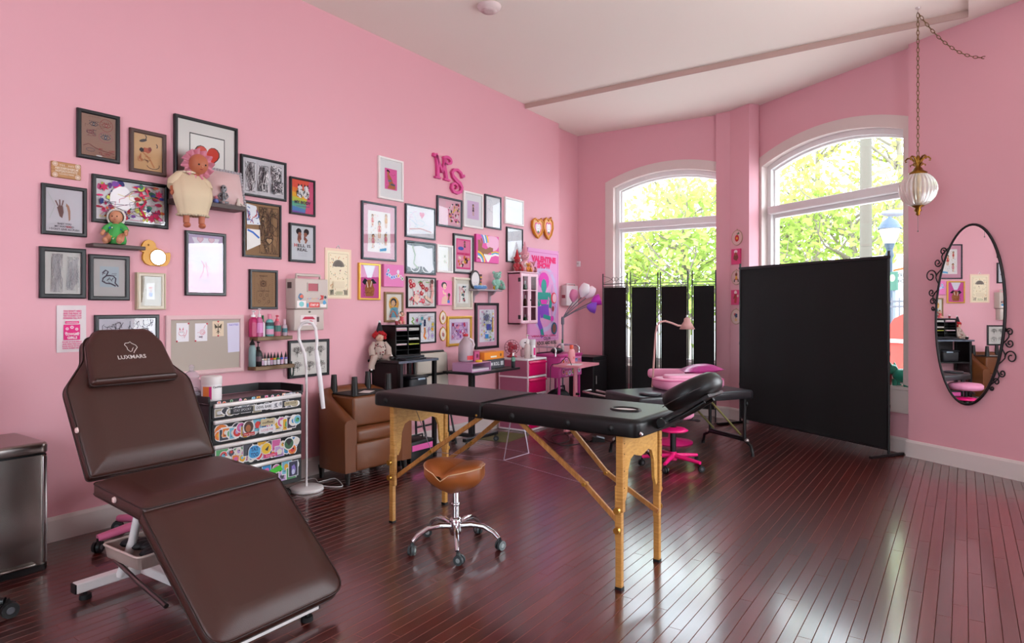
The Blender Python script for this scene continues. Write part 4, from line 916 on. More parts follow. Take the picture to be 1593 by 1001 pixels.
# ------------------------------------------------------------------ saddle stool
TAN = M('#9a5426', .4, bump=.2, bscale=300, name='tan_vinyl')
t = thing('saddle_stool', 'tan saddle stool on a chrome five star base with castors', 'stool', (1.951, 2.81, 0), R(9.6))
def saddle(u, v):
    a = 2*PI*u; ph_ = -PI/2+PI*v; x = .178*math.cos(ph_)*math.cos(a); y = .165*math.cos(ph_)*math.sin(a); s = math.sin(ph_)
    z = .41+(.06*s if s > 0 else .105*s*(1-.35*abs(x)/.178))
    if s > 0: z += .050*(abs(x)/.178)**1.5-.030*math.exp(-(x/.03)**2)*(.5-y/.33)
    z += .02*(y/.165)**2
    return (x*(1 if y < 0 else .92), y, z)
b = MB(); b.grid(saddle, 40, 20, closed=True); b.build('seat', TAN, t)
b = MB(); b.tube([saddle(k/48, .53) for k in range(48)], .0028, 6, closed=True); b.build('piping', M('#d9b28c', .4), t)
MB().cyl((0, 0, .15), (0, 0, .24), .021, .021, 16).cyl((0, 0, .24), (0, 0, .34), .019, .019, 14).lathe([(.018, .235), (.024, .235), (.024, .25), (.015, .252)], n=16).box((0, 0, .335), (.14, .14, .015), r=.003, seg=1).build('column', CHROME, t)
b = MB(); b.lathe([(.0, .17), (.03, .17), (.034, .15), (.034, .10), (.028, .075), (.0, .072)], n=20)
o = b.build('hub', CHROME, t)
for k in range(5):
    a = R(-72+72*k+14); c, s = math.cos(a), math.sin(a)
    b = MB(); b.tube([(r_*c, r_*s, z) for r_, z in ((.025, .125), (.09, .135), (.16, .128), (.215, .10), (.243, .07))], [.017, .016, .0145, .013, .012], 10); b.build('spider_leg', CHROME, t)
    caster(t, (.245*c, .245*s), .028, .018, a+1.0, M('#3c4446', .25), M('#8a9494', .3), stem=.02)

# ------------------------------------------------------------------ black portable screen in front of the bay window
SCREEN = M('#0d0d0d', .85, name='black_screen_cloth', bump=.4, bscale=500)
t = thing('privacy_screen', 'wide plain black cloth screen on two poles before the bay window', 'screen', mx=bay_mx(-2.31, 0, -7.67))
W = 1.86
b = MB()
def cloth(u, v): return (W*u, .06+1.72*v, .004*math.sin(u*23)*(1-v)+.003*math.sin(u*7+v*3))
b.grid(cloth, 60, 14); b.grid(lambda u, v: tuple(V(cloth(1-u, v))-V((0, 0, .003))), 60, 14); b.build('cloth_panel', SCREEN, t)
for x in (0, W):
    b = MB(); b.cyl((x, .0, -.004), (x, 1.84, -.004), .011, .011, 12)
    for y in (.45, .92, 1.38): b.cyl((x, y-.015, -.004), (x, y+.015, -.004), .0135, .0135, 12)
    b.build('pole', BLKM, t)
MB().box((W/2, 1.785, -.002), (W+.03, .026, .020), r=.004, seg=1).build('top_rail', BLKM, t); MB().box((W/2, .062, 0), (W, .012, .012)).build('bottom_rail', BLKM, t)
MB().box((0, .012, .12), (.035, .024, .42), r=.005, seg=1).build('foot_bar', BLKM, t); MB().box((W, .012, .02), (.035, .024, .42), r=.005, seg=1).build('foot_bar', BLKM, t)

# four-panel folding room divider in front of the front window
DIV = M('#0a0a0b', .85, name='black_divider_cloth', bump=.3, bscale=400)
t = thing('room_divider', 'black four panel folding divider with metal scroll tops at the front window', 'room divider')
px_ = [(.414, 7.66), (.80, 7.58), (.835, 7.58), (1.175, 7.66), (1.195, 7.66), (1.585, 7.57), (1.625, 7.57), (1.905, 7.60)]
for k in range(4):
    p, q = V((*px_[2*k], 0)), V((*px_[2*k+1], 0)); d = (q-p); L = d.length; mx = frame_mx(p, d, (0, 0, 1))
    g = .020
    o = MB().box((L/2, .87, 0), (L-2*g, 1.44, .006)).build('cloth_panel', DIV, t); o.matrix_local = mx
    b = MB()
    for x in (.006, L-.006): b.cyl((x, 0, 0), (x, 1.77, 0), .008, .008, 10)
    for y in (.15, 1.60, 1.635): b.cyl((0, y, 0), (L, y, 0), .005, .005, 8)
    o = b.build('panel_frame', BLKM, t); o.matrix_local = mx
    b = MB(); cx = L/2
    for s in (-1, 1):
        b.tube([(cx+s*.024+.024*math.cos(2*PI*i/16), 1.695+.024*math.sin(2*PI*i/16), 0) for i in range(16)], .0025, 5, closed=True)
        for e in (-1, 1): b.tube([(cx+s*.048, 1.695, 0), (cx+s*.10, 1.695+e*.024, 0), (cx+s*(L/2-.01), 1.695+e*.045, 0)], .0025, 5)
    o = b.build('scroll', BLKM, t); o.matrix_local = mx
# ------------------------------------------------------------------ sticker-covered tool chest
def stickers(p, seed, n, pal, y0=.08, y1=.92, r=.035, white=True):
    """overlapping die-cut vinyl stickers spread along a strip"""
    q = rr(seed); k = p.w/p.h
    for i in range(n):
        x = .03+.94*(i+.5)/n+q.uniform(-.012, .012); y = q.uniform(y0+.25, y1-.25) if y1-y0 > .6 else (y0+y1)/2
        if r < .06 and y1-y0 > .6 and k < 5.5: y = (.3, .7)[i % 2]+q.uniform(-.06, .06)
        a = r*q.uniform(.75, 1.15); s = q.random(); c = q.choice(pal); c2 = q.choice(pal)
        if s < .35:
            p.el(x, y, a*1.1, min(a*1.1, .46/k), '#f2f0ef'); p.el(x, y, a*.92, min(a*.92, .4/k), c); p.blob(x, y, a*.6, min(a*.6, .3/k), c2, q); p.el(x+a*.2, y+.05, a*.2, min(a*.2, .1/k), '#202028')
        elif s < .7:
            h = min(a*1.25, .46/k)*k; p.rect(x-a*1.1, y-h, x+a*1.1, y+h, '#f2f0ef'); p.rect(x-a*.97, y-h*.88, x+a*.97, y+h*.88, c); p.blob(x, y, a*.7, h*.6/k, c2, q); p.line([(x-a*.7, y-h*.5), (x+a*.7, y-h*.45)], .006, '#232330')
        else:
            p.blob(x, y, a*1.2, min(a*1.3, .48/k), '#f2f0ef', q, 14, .2); p.blob(x, y, a*.95, min(a*1.05, .4/k), c, q, 14, .25); p.blob(x, y+.05, a*.5, min(a*.5, .25/k), c2, q)
TB = M('#0d0d10', .4, name='black_tool_chest'); ALU = M('#e4e0dd', .35, .3, name='aluminium_handle'); X0, YA, YB = .40, 2.29, 2.985
t = thing('tool_chest', 'black tool chest covered in stickers, four drawers with silver pulls', 'tool chest', (0, 0, 0))
b = MB(); b.box((.21, (YA+YB)/2, .41), (.37, YB-YA, .62), r=.006, seg=1); b.build('body', TB, t)
b = MB(); lp = [(.395, YA), (.395, YB), (.16, YB+.0), (.03, YB-.10), (.03, YA+.10), (.16, YA)]
for i in range(1, 5):
    p_, q_ = V((*lp[i], 0)), V((*lp[i+1 if i < 5 else 0], 0)); d = q_-p_; L = d.length; b.box((L/2, .757, 0), (L+.012, .055, .014), mx=frame_mx(p_, d, (0, 0, 1)))
p_, q_ = V((*lp[5], 0)), V((*lp[0], 0)); d = q_-p_; b.box((d.length/2, .75, 0), (d.length, .045, .014), mx=frame_mx(p_, d, (0, 0, 1)))
b.box((.395, (YA+YB)/2, .728), (.014, YB-YA, .030)); b.build('tray_rim', TB, t)
b = MB(); b.prism(lp, .722, .7235); b.build('tray_mat', M('#6f5058', .35, name='tray_liner'), t)
DM = lambda z: frame_mx((X0+.0035, (YA+YB)/2, z), (0, 1, 0), (0, 0, 1))
PAL = ['#d8433f', '#e8b23a', '#3f8fc8', '#7ac0d8', '#d86aa8', '#3a3a48', '#5aa86a', '#c8a8d8', '#e8843a', '#efe8dc']
GREY = ['#cfd0d4', '#8a8c94', '#e8e8ea', '#3a3c44', '#b0a890']
for i, (z1, z0) in enumerate(((.722, .632), (.618, .478), (.462, .308), (.294, .135))):
    dr = MB().box((X0-.006, (YA+YB)/2, (z0+z1)/2), (.018, YB-YA-.03, z1-z0), r=.003, seg=1).build('drawer', M('#101115', .4), t)
    h = MB(); h.box((X0+.010, (YA+YB)/2+.0, z1-.010), (.022, YB-YA-.045, .027), r=.006, seg=2); h.build('drawer_pull', ALU, dr)
    w, hh = YB-YA-.06, z1-z0-.032; p = PR(w, hh)
    if i == 0:
        stickers(p, 3, 16, GREY, r=.055); p.rect(.44, .2, .66, .85, '#e9e9ec'); p.txt('DEVIL BABE', .55, .38, .3, '#2a2a30', .18, bold=.02); p.rect(.17, .2, .42, .8, '#2b2d33'); p.txt('STAY SPOOKY', .3, .4, .28, '#d9dade', .2); p.rect(.8, .25, .97, .75, '#b7ac8c'); p.txt('INK CLUB', .885, .4, .25, '#2a2a26', .13)
    elif i == 1:
        stickers(p, 17, 11, PAL, r=.07); stickers(p, 7, 24, PAL, r=.05); p.rect(.5, .55, .67, .95, '#d8c9a0'); p.txt('coffee', .585, .66, .16, '#4a3a2c', .13, bold=.02); p.rect(.48, .1, .68, .45, '#efeef2'); p.txt('LOVE ME', .58, .2, .13, '#d8436a', .14)
        p.el(.36, .6, .07, .08, '#f2f0ef'); p.el(.36, .62, .055, .062, '#4a2f26'); p.el(.355, .55, .03, .038, '#b5714a'); p.rect(.3, .1, .43, .3, '#c8302e'); p.txt('Hot Sauce', .365, .15, .1, '#f4efe8', .11)
    elif i == 2:
        stickers(p, 19, 10, PAL, r=.07); stickers(p, 9, 22, PAL, r=.048); p.blob(.43, .55, .085, .08, '#f0f4f8', rr(2), 16, .12); p.blob(.43, .55, .075, .07, '#4aa8e0', rr(2), 16, .12); p.txt('TAT', .43, .6, .2, '#174a86', .09, bold=.05); p.txt('TOO', .43, .3, .2, '#174a86', .09, bold=.05)
        p.el(.57, .6, .065, .065, '#efe7d0'); p.el(.57, .6, .057, .057, '#f2c63a'); p.poly([(.55, .55), (.6, .75), (.585, .45)], '#2a2a30'); p.el(.85, .62, .07, .07, '#f0f0ee'); p.el(.85, .62, .058, .058, '#3d6a4a'); p.poly([(.81, .75), (.85, .5), (.89, .75), (.87, .9), (.83, .9)], '#202226'); p.rect(.55, .1, .7, .28, '#e8447a'); p.txt('forever', .625, .14, .1, '#f4e4ea', .12)
    else:
        stickers(p, 12, 16, PAL, r=.055); p.rect(.85, .1, .98, .95, '#e4e8f0'); p.rect(.86, .13, .97, .92, '#2a2c44'); p.blob(.915, .45, .035, .07, '#8a7ac8', rr(3)); p.el(.915, .35, .02, .03, '#cfd4ec'); p.poly([(.6, .7), (.75, .9), (.78, .6), (.66, .5)], '#4ac83a')
    p.build('stickers', dr, mat=STICKER, mx=DM((z0+z1)/2-.012))
p = PR(YB-YA-.02, .024); stickers(p, 20, 13, PAL, 0, 1, r=.018); p.rect(.78, .2, .92, .8, '#d9d9dc'); p.txt('WICKED INK', .85, .35, .35, '#22222a', .12); p.build('rim_stickers', t, mat=STICKER, mx=frame_mx((X0+.0032, (YA+YB)/2, .729), (0, 1, 0), (0, 0, 1)))
for x in (.07, .35):
    for y in (YA+.06, YB-.12): caster(t, (x, y), .035, .018, .6, stem=.03)

# things on the tool chest
yj = onx(302, 600, .25).y
t = thing('glass_jar', 'clear lidded glass jar behind the treatment chair, on the tool chest', 'jar', (.22, yj, .7237))
GL = M('#eeeaf0', .05, trans=.75, name='clear_glass', ior=1.2)
MB().lathe([(0, .004), (.050, .002), (.058, .02), (.061, .09), (.055, .14), (.042, .155), (.044, .16)], n=20).build('bowl', GL, t)
MB().lathe([(.046, .161), (.050, .166), (.034, .192), (.014, .205), (.010, .215), (.017, .225), (.014, .238), (0, .244)], n=20).build('lid', GL, t)
r_ = rr(5)
for i, c in enumerate(('#5a7ac8', '#e8d8e4', '#cfd8ea', '#4a5aa8', '#e6b8cc')): MB().ell((r_.uniform(-.02, .02), r_.uniform(-.02, .02), .025+.016*i), (.022, .022, .014), 10, 6).build('wrapped_item', M(c, .3), t)
yt = onx(329, 606, .33).y
t = thing('wipes_tub', 'large white lidded tub of wipes with an orange label on the tool chest', 'tub', (.33, yt, .7237))
RT_ = .060
MB().lathe([(0, 0), (RT_-.004, 0), (RT_, .006), (RT_, .125)], n=28).build('body', WHT, t)
MB().lathe([(RT_+.002, .122), (RT_+.003, .165), (RT_, .172), (RT_-.008, .175), (0, .176)], n=28).build('lid', M('#e4dfdd', .4), t)
def wrap(parent, r, z0, z1, a0, a1, col, name='label', mat=None):
    n = 10; b = MB(); b.grid(lambda u, v: (r*math.cos(R(a0+(a1-a0)*u)), r*math.sin(R(a0+(a1-a0)*u)), z0+(z1-z0)*v), n, 1); return b.build(name, mat or M(col, .4), parent)
wrap(t, RT_+.0006, .03, .11, -85, -45, '#e8863c'); wrap(t, RT_+.0007, .03, .11, -45, -30, '#d02a7e'); wrap(t, RT_+.0004, .03, .118, -30, 60, '#f1efef')
def wrap_text(parent, s, r, z, h, a, col, wid, name='lettering'):
    vs, fs, w = glyphs(s, .03); k = wid/w; b = MB()
    b.add([(r*math.cos(R(a)+x*k/r), r*math.sin(R(a)+x*k/r), z+y*h/.7) for x, y in vs], fs); return b.build(name, M(col, .5), parent)
wrap_text(t, 'CaviWipes', RT_+.0011, .10, .011, 12, '#3a3a44', .075)

# ------------------------------------------------------------------ white magnifier floor lamp
t = thing('magnifier_lamp', 'white floor lamp with a round base and drooping hooked neck', 'lamp', (.33, 3.075, 0))
MB().lathe([(0, 0), (.118, 0), (.122, .006), (.12, .022), (.108, .028), (.0, .03)], n=32).build('base', WHTM, t)
MB().cyl((0, 0, .028), (0, 0, .92), .0085, .0085, 12).build('pole', WHTM, t)
LX = RT  # the neck hangs across the view
def lp_(px, py, d=0): 
    P = V((.33, 3.075, 0)); r = ray(px, py); s = (P-EYE).dot(FW)/r.dot(FW); return EYE+r*s-P
nk = [lp_(474, 600), lp_(469, 560), lp_(465, 528), lp_(465, 512), lp_(470, 503.5), lp_(478, 501), lp_(486, 503), lp_(491, 511), lp_(493, 530), lp_(492, 545)]
nk[0] = V((0, 0, .9)); nk[1] = V((-.012, -.008, 1.0))
MB().tube(nk, .011, 10).build('gooseneck', WHTM, t)
MB().tube([lp_(492, 545), lp_(494, 560), lp_(499, 600), lp_(503, 636)], [.013, .017, .017, .015], 12).build('lamp_tube', WHT, t)
MB().tube([(0, 0, .9), (-.03, .02, .94), (-.035, .02, 1.0)], .008, 8).build('clamp', WHT, t)

# ------------------------------------------------------------------ tan tub armchair with an upturned ottoman on its seat
TUB = M('#6d3c1d', .40, bump=.3, bscale=120, name='tan_leather', var=.12, vscale=9); LEGB = M('#1a1513', .45, name='dark_leg')
t = thing('tub_armchair', 'tan leather tub armchair by the pink wall', 'chair', (.045, 3.655, 0), R(-4.0))
b = MB(); pth = [(.42, -.277), (.25, -.280), (.10, -.270), (.025, -.22), (.0, -.12), (.0, 0), (.0, .12), (.025, .22), (.10, .270), (.25, .280), (.42, .277)]
top = [.49, .585, .66, .69, .70, .70, .70, .69, .66, .585, .49]; vs = []; prof = [(-.05, 0), (-.055, .5), (-.055, .93), (-.035, .985), (0, 1.0), (.035, .985), (.055, .93), (.055, .5), (.05, 0)]
for i, (x, y) in enumerate(pth):
    d = V((*pth[min(i+1, 10)], 0))-V((*pth[max(i-1, 0)], 0)); d.normalize(); n_ = V((d.y, -d.x, 0))
    for o_, f_ in prof: vs.append((x-n_.x*o_+.055, y-n_.y*o_, .095+(top[i]-.095)*f_))
m = len(prof); fs = [(i*m+j, (i+1)*m+j, (i+1)*m+j+1, i*m+j+1) for i in range(10) for j in range(m-1)]
b.add(vs, fs, 0, True); b.add(vs[:m], [list(range(m))]); b.add(vs[-m:], [list(range(m))[::-1]]); o = b.build('tub_back', TUB, t)
MB().box((.26, 0, .20), (.44, .47, .21), r=.015).build('seat_base', TUB, t); MB().box((.27, 0, .355), (.42, .455, .11), r=.03, seg=3).build('seat_cushion', TUB, t)
for x, y in ((.44, -.28), (.10, -.27), (.44, .28), (.10, .27)): MB().cyl((x, y, .10), (x+.005, y*1.01, 0), .026, .016, 12).build('leg', LEGB, t)
t = thing('ottoman', 'small tan ottoman turned upside down on the armchair, black legs in the air', 'ottoman', (.275, 3.655, .411), R(-4))
MB().box((0, 0, .118), (.34, .43, .236), r=.022, seg=3).build('body', TUB, t); MB().box((0, 0, .241), (.32, .41, .008), r=.002, seg=1).build('dust_cover', M('#2a2524', .8), t)
for x in (-.13, .13):
    for y in (-.17, .17): MB().cyl((x, y, .244), (x, y, .385), .029, .021, 14).build('leg', LEGB, t)
t = thing('paper_slip', 'white paper slip lying on the upturned ottoman', 'paper', (.33, 3.66, .6572), .5); MB().box((0, 0, .0006), (.09, .14, .0012)).build('sheet', M('#e2dcd8', .7), t)

# ------------------------------------------------------------------ black desk with shelf
DK = M('#0f0d0e', .4, name='black_desk_laminate'); DKB = M('#190c0e', .5, name='dark_maroon_panel')
t = thing('desk', 'tall narrow black desk with a lower shelf behind the armchair', 'desk', (0, 0, 0))
MB().box((.20, 4.215, .87), (.37, .51, .022), r=.005, seg=1).build('desktop', DK, t); MB().box((.3875, 4.215, .87), (.005, .50, .020)).build('edge_strip', M('#7d8896', .25, .6), t)
for x in (.05, .36):
    for y in (4.01, 4.44): MB().box((x, y, .43), (.032, .032, .86)).build('leg', DK, t)
MB().box((.20, 4.225, .56), (.34, .44, .018)).build('shelf', DK, t); MB().box((.20, 4.0, .60), (.28, .010, .52)).build('side_panel', DKB, t); MB().box((.05, 4.225, .14), (.03, .40, .03)).build('rail', DK, t); MB().box((.055, 4.19, .72), (.012, .26, .28)).build('back_panel', DKB, t)
t = thing('storage_bag', 'black soft storage box on the desk shelf', 'box', (.24, 4.26, .570)); MB().box((0, 0, .075), (.22, .22, .15), r=.025, seg=3).build('body', M('#17171b', .5), t); MB().box((0, 0, .152), (.23, .23, .018), r=.008).build('lid', M('#1e1e24', .4), t); MB().box((.112, .02, .135), (.012, .09, .018), r=.004).build('handle', M('#9fb0be', .3, .4), t)
t = thing('file_sorter', 'black file sorter of two columns of trays holding papers, on the desk', 'file sorter', (0, 0, 0))
fy0, fy1, fz0, fz1, fx0, fx1 = 4.10, 4.42, .905, 1.178, .02, .215
fxc, fxd, fym = (fx0+fx1)/2, fx1-fx0, (fy0+fy1)/2
b = MB(); b.box((fxc, fy0+.005, (fz0+fz1)/2), (fxd, .01, fz1-fz0)); b.box((fxc, fy1-.005, (fz0+fz1)/2), (fxd, .01, fz1-fz0)); b.box((fxc, fym, fz1-.006), (fxd, fy1-fy0, .012)); b.box((fxc, fym, fz0+.006), (fxd, fy1-fy0, .012)); b.box((fx0+.003, fym, (fz0+fz1)/2), (.006, fy1-fy0, fz1-fz0)); b.box((fxc, fym+.004, (fz0+fz1)/2), (fxd-.01, .008, fz1-fz0)); b.build('case', DK, t)
SZ = [fz0+.012+i*.0415 for i in range(6)]
for z in SZ[1:]: MB().box((fxc, fym, z), (fxd-.01, fy1-fy0-.02, .004)).build('shelf', DK, t)
MB().box((fxc+.01, fym, fz0-.0117), (fxd+.04, fy1-fy0+.04, .022), r=.004, seg=1).build('base_tray', M('#22262c', .35), t)
def papers(col, k, spec):
    yc = fy0+.083 if col == 0 else fy1-.081; z = SZ[k]+.0025; q = rr(k*7+col)
    for i, (nm, c) in enumerate(spec):
        h = .0052; o = MB().box((0, 0, h/2), (.165, .130, h)).build('paper_stack', M(c, .7)); o.location = (fx0+.105, yc+q.uniform(-.003, .003), z+.0002); z += h+.0006
        tag(o, '%s paper in the %s tray of the file sorter column %s the doll' % (nm, {5: 'top', 4: 'second', 3: 'third', 2: 'fourth', 1: 'fifth'}[k], 'beside' if col == 0 else 'away from'), 'paper', 'papers in the file sorter')
papers(0, 5, (('mauve', '#b8788a'), ('lilac', '#a99ac4'), ('yellow', '#e8b86a'), ('pale blue', '#a9b0c4'), ('pale pink', '#e0b8c8'))); papers(1, 5, (('grey', '#a9a6a4'), ('cream', '#d8d2c6'), ('dark grey', '#77757a'), ('white', '#e6e2dc')))
papers(1, 3, (('cream', '#d8cfb8'), ('grey', '#9a9a98'), ('white', '#e0ddd8'))); papers(0, 2, (('rose', '#d8b0b4'), ('grey', '#c4bcbc'))); papers(1, 2, (('lime green', '#c8d24a'),))
t = thing('black_tray', 'flat black tray on the desk in front of the file sorter', 'tray', (.315, 4.20, .8812)); MB().box((0, 0, .006), (.10, .26, .012), r=.003, seg=1).build('pan', M('#20242a', .35), t)
# ------------------------------------------------------------------ ledges and soft toys on the left wall
def ledge(label, y0, y1, z, d=.11, h=.028, mat=None, name='wall_shelf'):
    t = thing(name, label, 'shelf', mx=wall_mx((y0+y1)/2, z)); MB().box((0, -h/2, d/2), (y1-y0, h, d), r=.003, seg=1).build('board', mat, t); return t
DKW = wood('#3a2c2b', '#56403c', .5, (3, 30, 30)); OAKW = wood('#5c4430', '#8a6a45', .5, (3, 30, 30))
SKIN = M('#c98a6a', .5, name='doll_skin'); SKIN2 = M('#b8694a', .5, name='doll_skin_warm')
def face(root, c, r, fwd, eyes='#2a1c18', lip='#b5484a'):
    """eyes, nose and mouth on a doll's head"""
    f = V(fwd).normalized(); s = f.cross(V((0, 0, 1))).normalized(); u = s.cross(f); c = V(c); b = MB()
    for q in (-1, 1): b.ell(tuple(c+f*r*.93+s*q*r*.34+u*r*.05), r*.10, 8, 5)
    b.build('eyes', M(eyes, .25), root)
    MB().ell(tuple(c+f*r*1.0-u*r*.16), r*.10, 8, 5).build('nose', SKIN, root); MB().ell(tuple(c+f*r*.93-u*r*.42), (r*.12, r*.18, r*.06), 8, 5).build('mouth', M(lip, .4), root)
def limb(b, pts, rs, mi=0): return b.tube(pts, rs, 9, mi)

y0, y1 = onx(140, 380, .06).y, onx(222, 385, .06).y; zs = onx(180, 380.5, .1).z
ledge('short dark ledge holding the green hooded doll', y0, y1, zs, .10, .022, DKW)
def sitting_doll(name, label, loc, rz, s, skin, dressm, hoodm, dots=None, trim=None):
    t = thing(name, label, 'doll', loc, rz)
    # local: faces +x, sits on z=0
    b = MB(); b.ell((0, 0, .34*s), (.085*s, .10*s, .12*s)); b.ell((.005*s, 0, .56*s), (.125*s, .12*s, .135*s), 18, 12); b.tube([(0, 0, .40*s), (0, 0, .47*s)], .05*s, 10)
    for q in (-1, 1):
        limb(b, [(.02*s, q*.09*s, .20*s), (.16*s, q*.11*s, .10*s), (.26*s, q*.12*s, .06*s), (.30*s, q*.12*s, .05*s)], [.075*s, .072*s, .055*s, .05*s]); b.ell((.31*s, q*.12*s, .045*s+.01), (.05*s, .045*s, .055*s))
        limb(b, [(.01*s, q*.10*s, .40*s), (.06*s, q*.19*s, .30*s), (.14*s, q*.21*s, .22*s)], [.045*s, .042*s, .034*s]); b.ell((.155*s, q*.21*s, .205*s), .034*s)
    b.build('body', skin, t); face(t, (.005*s, 0, .56*s), .125*s, (1, 0, .0))
    b = MB(); b.lathe([(.05*s, .43*s), (.11*s, .40*s), (.135*s, .28*s), (.17*s, .16*s), (.185*s, .09*s), (.17*s, .02*s), (0, .02*s)], n=22)
    for q in (-1, 1): b.tube([(.0, q*.07*s, .41*s), (.05*s, q*.16*s, .33*s), (.08*s, q*.195*s, .28*s)], [.06*s, .065*s, .055*s], 10)
    d = b.build('dress', dressm, t)
    if dots:
        q_ = rr(4)
        for i in range(16):
            a = q_.uniform(-1.6, 1.6); z = q_.uniform(.08, .36)*s; r = (.175*s if z < .18*s else .135*s); MB().ell((r*math.cos(a), r*math.sin(a), z), .014*s, 6, 4).build('dot', M(q_.choice(dots), .6), d)
    h = MB(); h.grid(lambda u, v: (.005*s+.142*s*math.cos(2*PI*u)*math.sin(.25+v*1.32)*-1*0+(-.02-.135*math.cos(.1+v*1.45))*s, .150*s*math.sin(.1+v*1.45)*math.cos(2*PI*u), .56*s+.155*s*math.sin(.1+v*1.45)*math.sin(2*PI*u)), 26, 8, closed=True); ho = h.build('hood', hoodm, t)
    b = MB()
    for k in range(30):
        a = 2*PI*k/30; b.ell((.0, .155*s*math.cos(a), .56*s+.16*s*math.sin(a)), (.022*s, .024*s, .024*s), 7, 5)
    b.build('hood_ruffle', trim or hoodm, ho); return t
zz = zs
y = onx(184, 370, .08).y
sitting_doll('baby_doll', 'baby doll in a green spotted dress and green hood sitting on the short ledge', (.055, y, zz), R(-38), .30, SKIN, M('#4aa854', .8), M('#2f8a3c', .8), ['#f0efe8', '#e8a0b0', '#2a5ac0', '#e8c83a'], M('#d9d2cc', .9))

y0, y1 = onx(268, 310, .08).y, onx(383, 318, .14).y; z2 = onx(330, 314.5, .14).z
ledge('longer dark ledge holding the bonnet doll and the lace cushion', y0, y1, z2, .14, .032, DKW)
# bonnet doll with legs hanging over the ledge
def bonnet_doll():
    P = onx(296, 300, .12); s = .46
    t = thing('bonnet_doll', 'large doll in a cream dress and pink ruffled bonnet with legs hanging off the ledge', 'doll', (.100, P.y, z2), R(-12))
    CR = M('#d8c4a4', .85, name='cream_cloth', bump=.3, bscale=60)
    hc = V((.05, .045, .50*s)); b = MB(); b.ell(tuple(hc), (.135*s, .13*s, .145*s), 18, 12); b.ell((0, 0, .22*s), (.10*s, .13*s, .15*s)); b.tube([(0, .0, .3*s), tuple(hc-V((0, 0, .1*s)))], .05*s, 10)
    for q in (-1, 1):
        limb(b, [(.0, q*.13*s, .30*s), (.06*s, q*.22*s, .18*s), (.12*s, q*.24*s, .08*s)], [.05*s, .045*s, .036*s]); b.ell((.13*s, q*.24*s, .06*s), .04*s)
        limb(b, [(.03*s, q*.09*s, .07*s), (.20*s, q*.10*s, .06*s), (.24*s, q*.10*s, -.15*s), (.23*s, q*.10*s, -.36*s)], [.055*s, .052*s, .046*s, .040*s]); b.ell((.26*s, q*.10*s, -.39*s), (.075*s, .045*s, .038*s))
    b.build('body', SKIN2, t); face(t, hc, .135*s, (1, .1, -.25), lip='#9a3a34')
    b = MB()
    def skirt(u, v):
        a = 2*PI*u; w = .10+.05*math.sin(PI*min(1, v*1.1))+.02*v; d = .20*min(1, v*1.6); x = max(.0+w*.95*math.cos(a)+d*.95, -.16); y = (w*1.62)*math.sin(a)*(1+.06*math.sin(9*a)); z = .36-.30*min(1, v*1.7)-(max(0, v-.55)*.70)
        return (x*s, y*s, z*s)
    b.grid(skirt, 40, 14, closed=True)
    for q in (-1, 1): b.tube([(.0, q*.10*s, .33*s), (.05*s, q*.20*s, .21*s), (.09*s, q*.235*s, .14*s)], [.085*s, .10*s, .075*s], 12)
    b.lathe([(.06*s, .38*s), (.12*s, .33*s), (.14*s, .2*s), (.13*s, .1*s)], n=20); dr = b.build('dress', CR, t)
    h = MB()
    for k in range(30): h.ell(skirt(k/30, .985), (.02*s, .026*s, .018*s), 7, 4)
    h.build('hem_lace', M('#c9b89c', .9), dr); h = MB()
    for k in range(16): h.ell((.02*s+.10*s*math.cos(k*PI/8), .11*s*math.sin(k*PI/8), .375*s), (.03*s, .03*s, .018*s), 7, 4)
    h.build('collar', M('#e2d3bb', .9), dr)
    PK = M('#dd93a5', .85, name='pink_cloth'); bo = MB()
    for sg in (0, 1):
        bo.grid(lambda u, v: (hc.x+(-.03+.07*v*math.sin(26*PI*u)+.02*sg)*s, hc.y+(.125+.085*v)*s*math.cos(2*PI*u), hc.z+(.135+.085*v)*s*math.sin(2*PI*u)), 104, 4, closed=True)
    bo.grid(lambda u, v: (hc.x-(.03+.12*math.cos(.1+v*1.45))*s, hc.y+.155*s*math.sin(.1+v*1.45)*math.cos(2*PI*u), hc.z+.165*s*math.sin(.1+v*1.45)*math.sin(2*PI*u)), 24, 7, closed=True); bo.build('bonnet', PK, t)
bonnet_doll()
P0 = onx(348, 316, .10)
t = thing('lace_cushion', 'square pale pink satin cushion with silver lace edging on the longer ledge', 'cushion', mx=wall_mx(P0.y+.02, z2+.125) @ Matrix.Translation((0, 0, .06)) @ Matrix.Rotation(R(-14), 4, 'X'))
def cush(u, v, s=1):
    x, y = u*2-1, v*2-1; return (.145*x, .12*y, s*.045*(1-abs(x)**2.5)*(1-abs(y)**2.5))
b = MB(); b.grid(lambda u, v: cush(u, v), 16, 14); b.grid(lambda u, v: cush(1-u, v, -1), 16, 14); b.build('cover', M('#d3b0ae', .35, sheen=.5), t)
b = MB(); ed = [(-1+2*i/14, -1) for i in range(14)]+[(1, -1+2*i/12) for i in range(12)]+[(1-2*i/14, 1) for i in range(14)]+[(-1, 1-2*i/12) for i in range(12)]
for x, y in ed: b.ell((.15*x, .125*y, 0), (.013, .013, .008), 6, 4)
b.build('lace', M('#a9a5ab', .5, .3), t)
P0 = onx(349, 300, .13)
t = thing('skeleton_figure', 'small grey sitting skeleton figure in front of the lace cushion', 'figurine', (.122, P0.y, z2), R(-40)); G = M('#8d9094', .35, .4)
b = MB(); b.ell((0, 0, .105), (.022, .021, .026)); b.ell((.004, 0, .088), (.014, .012, .014)); b.tube([(0, 0, .08), (0, 0, .02)], [.008, .012], 8)
for i in range(3): b.tube([(.012*math.cos(a), .02*math.sin(a), .07-.014*i) for a in (-2.2, -1.2, 0, 1.2, 2.2)], .004, 6)
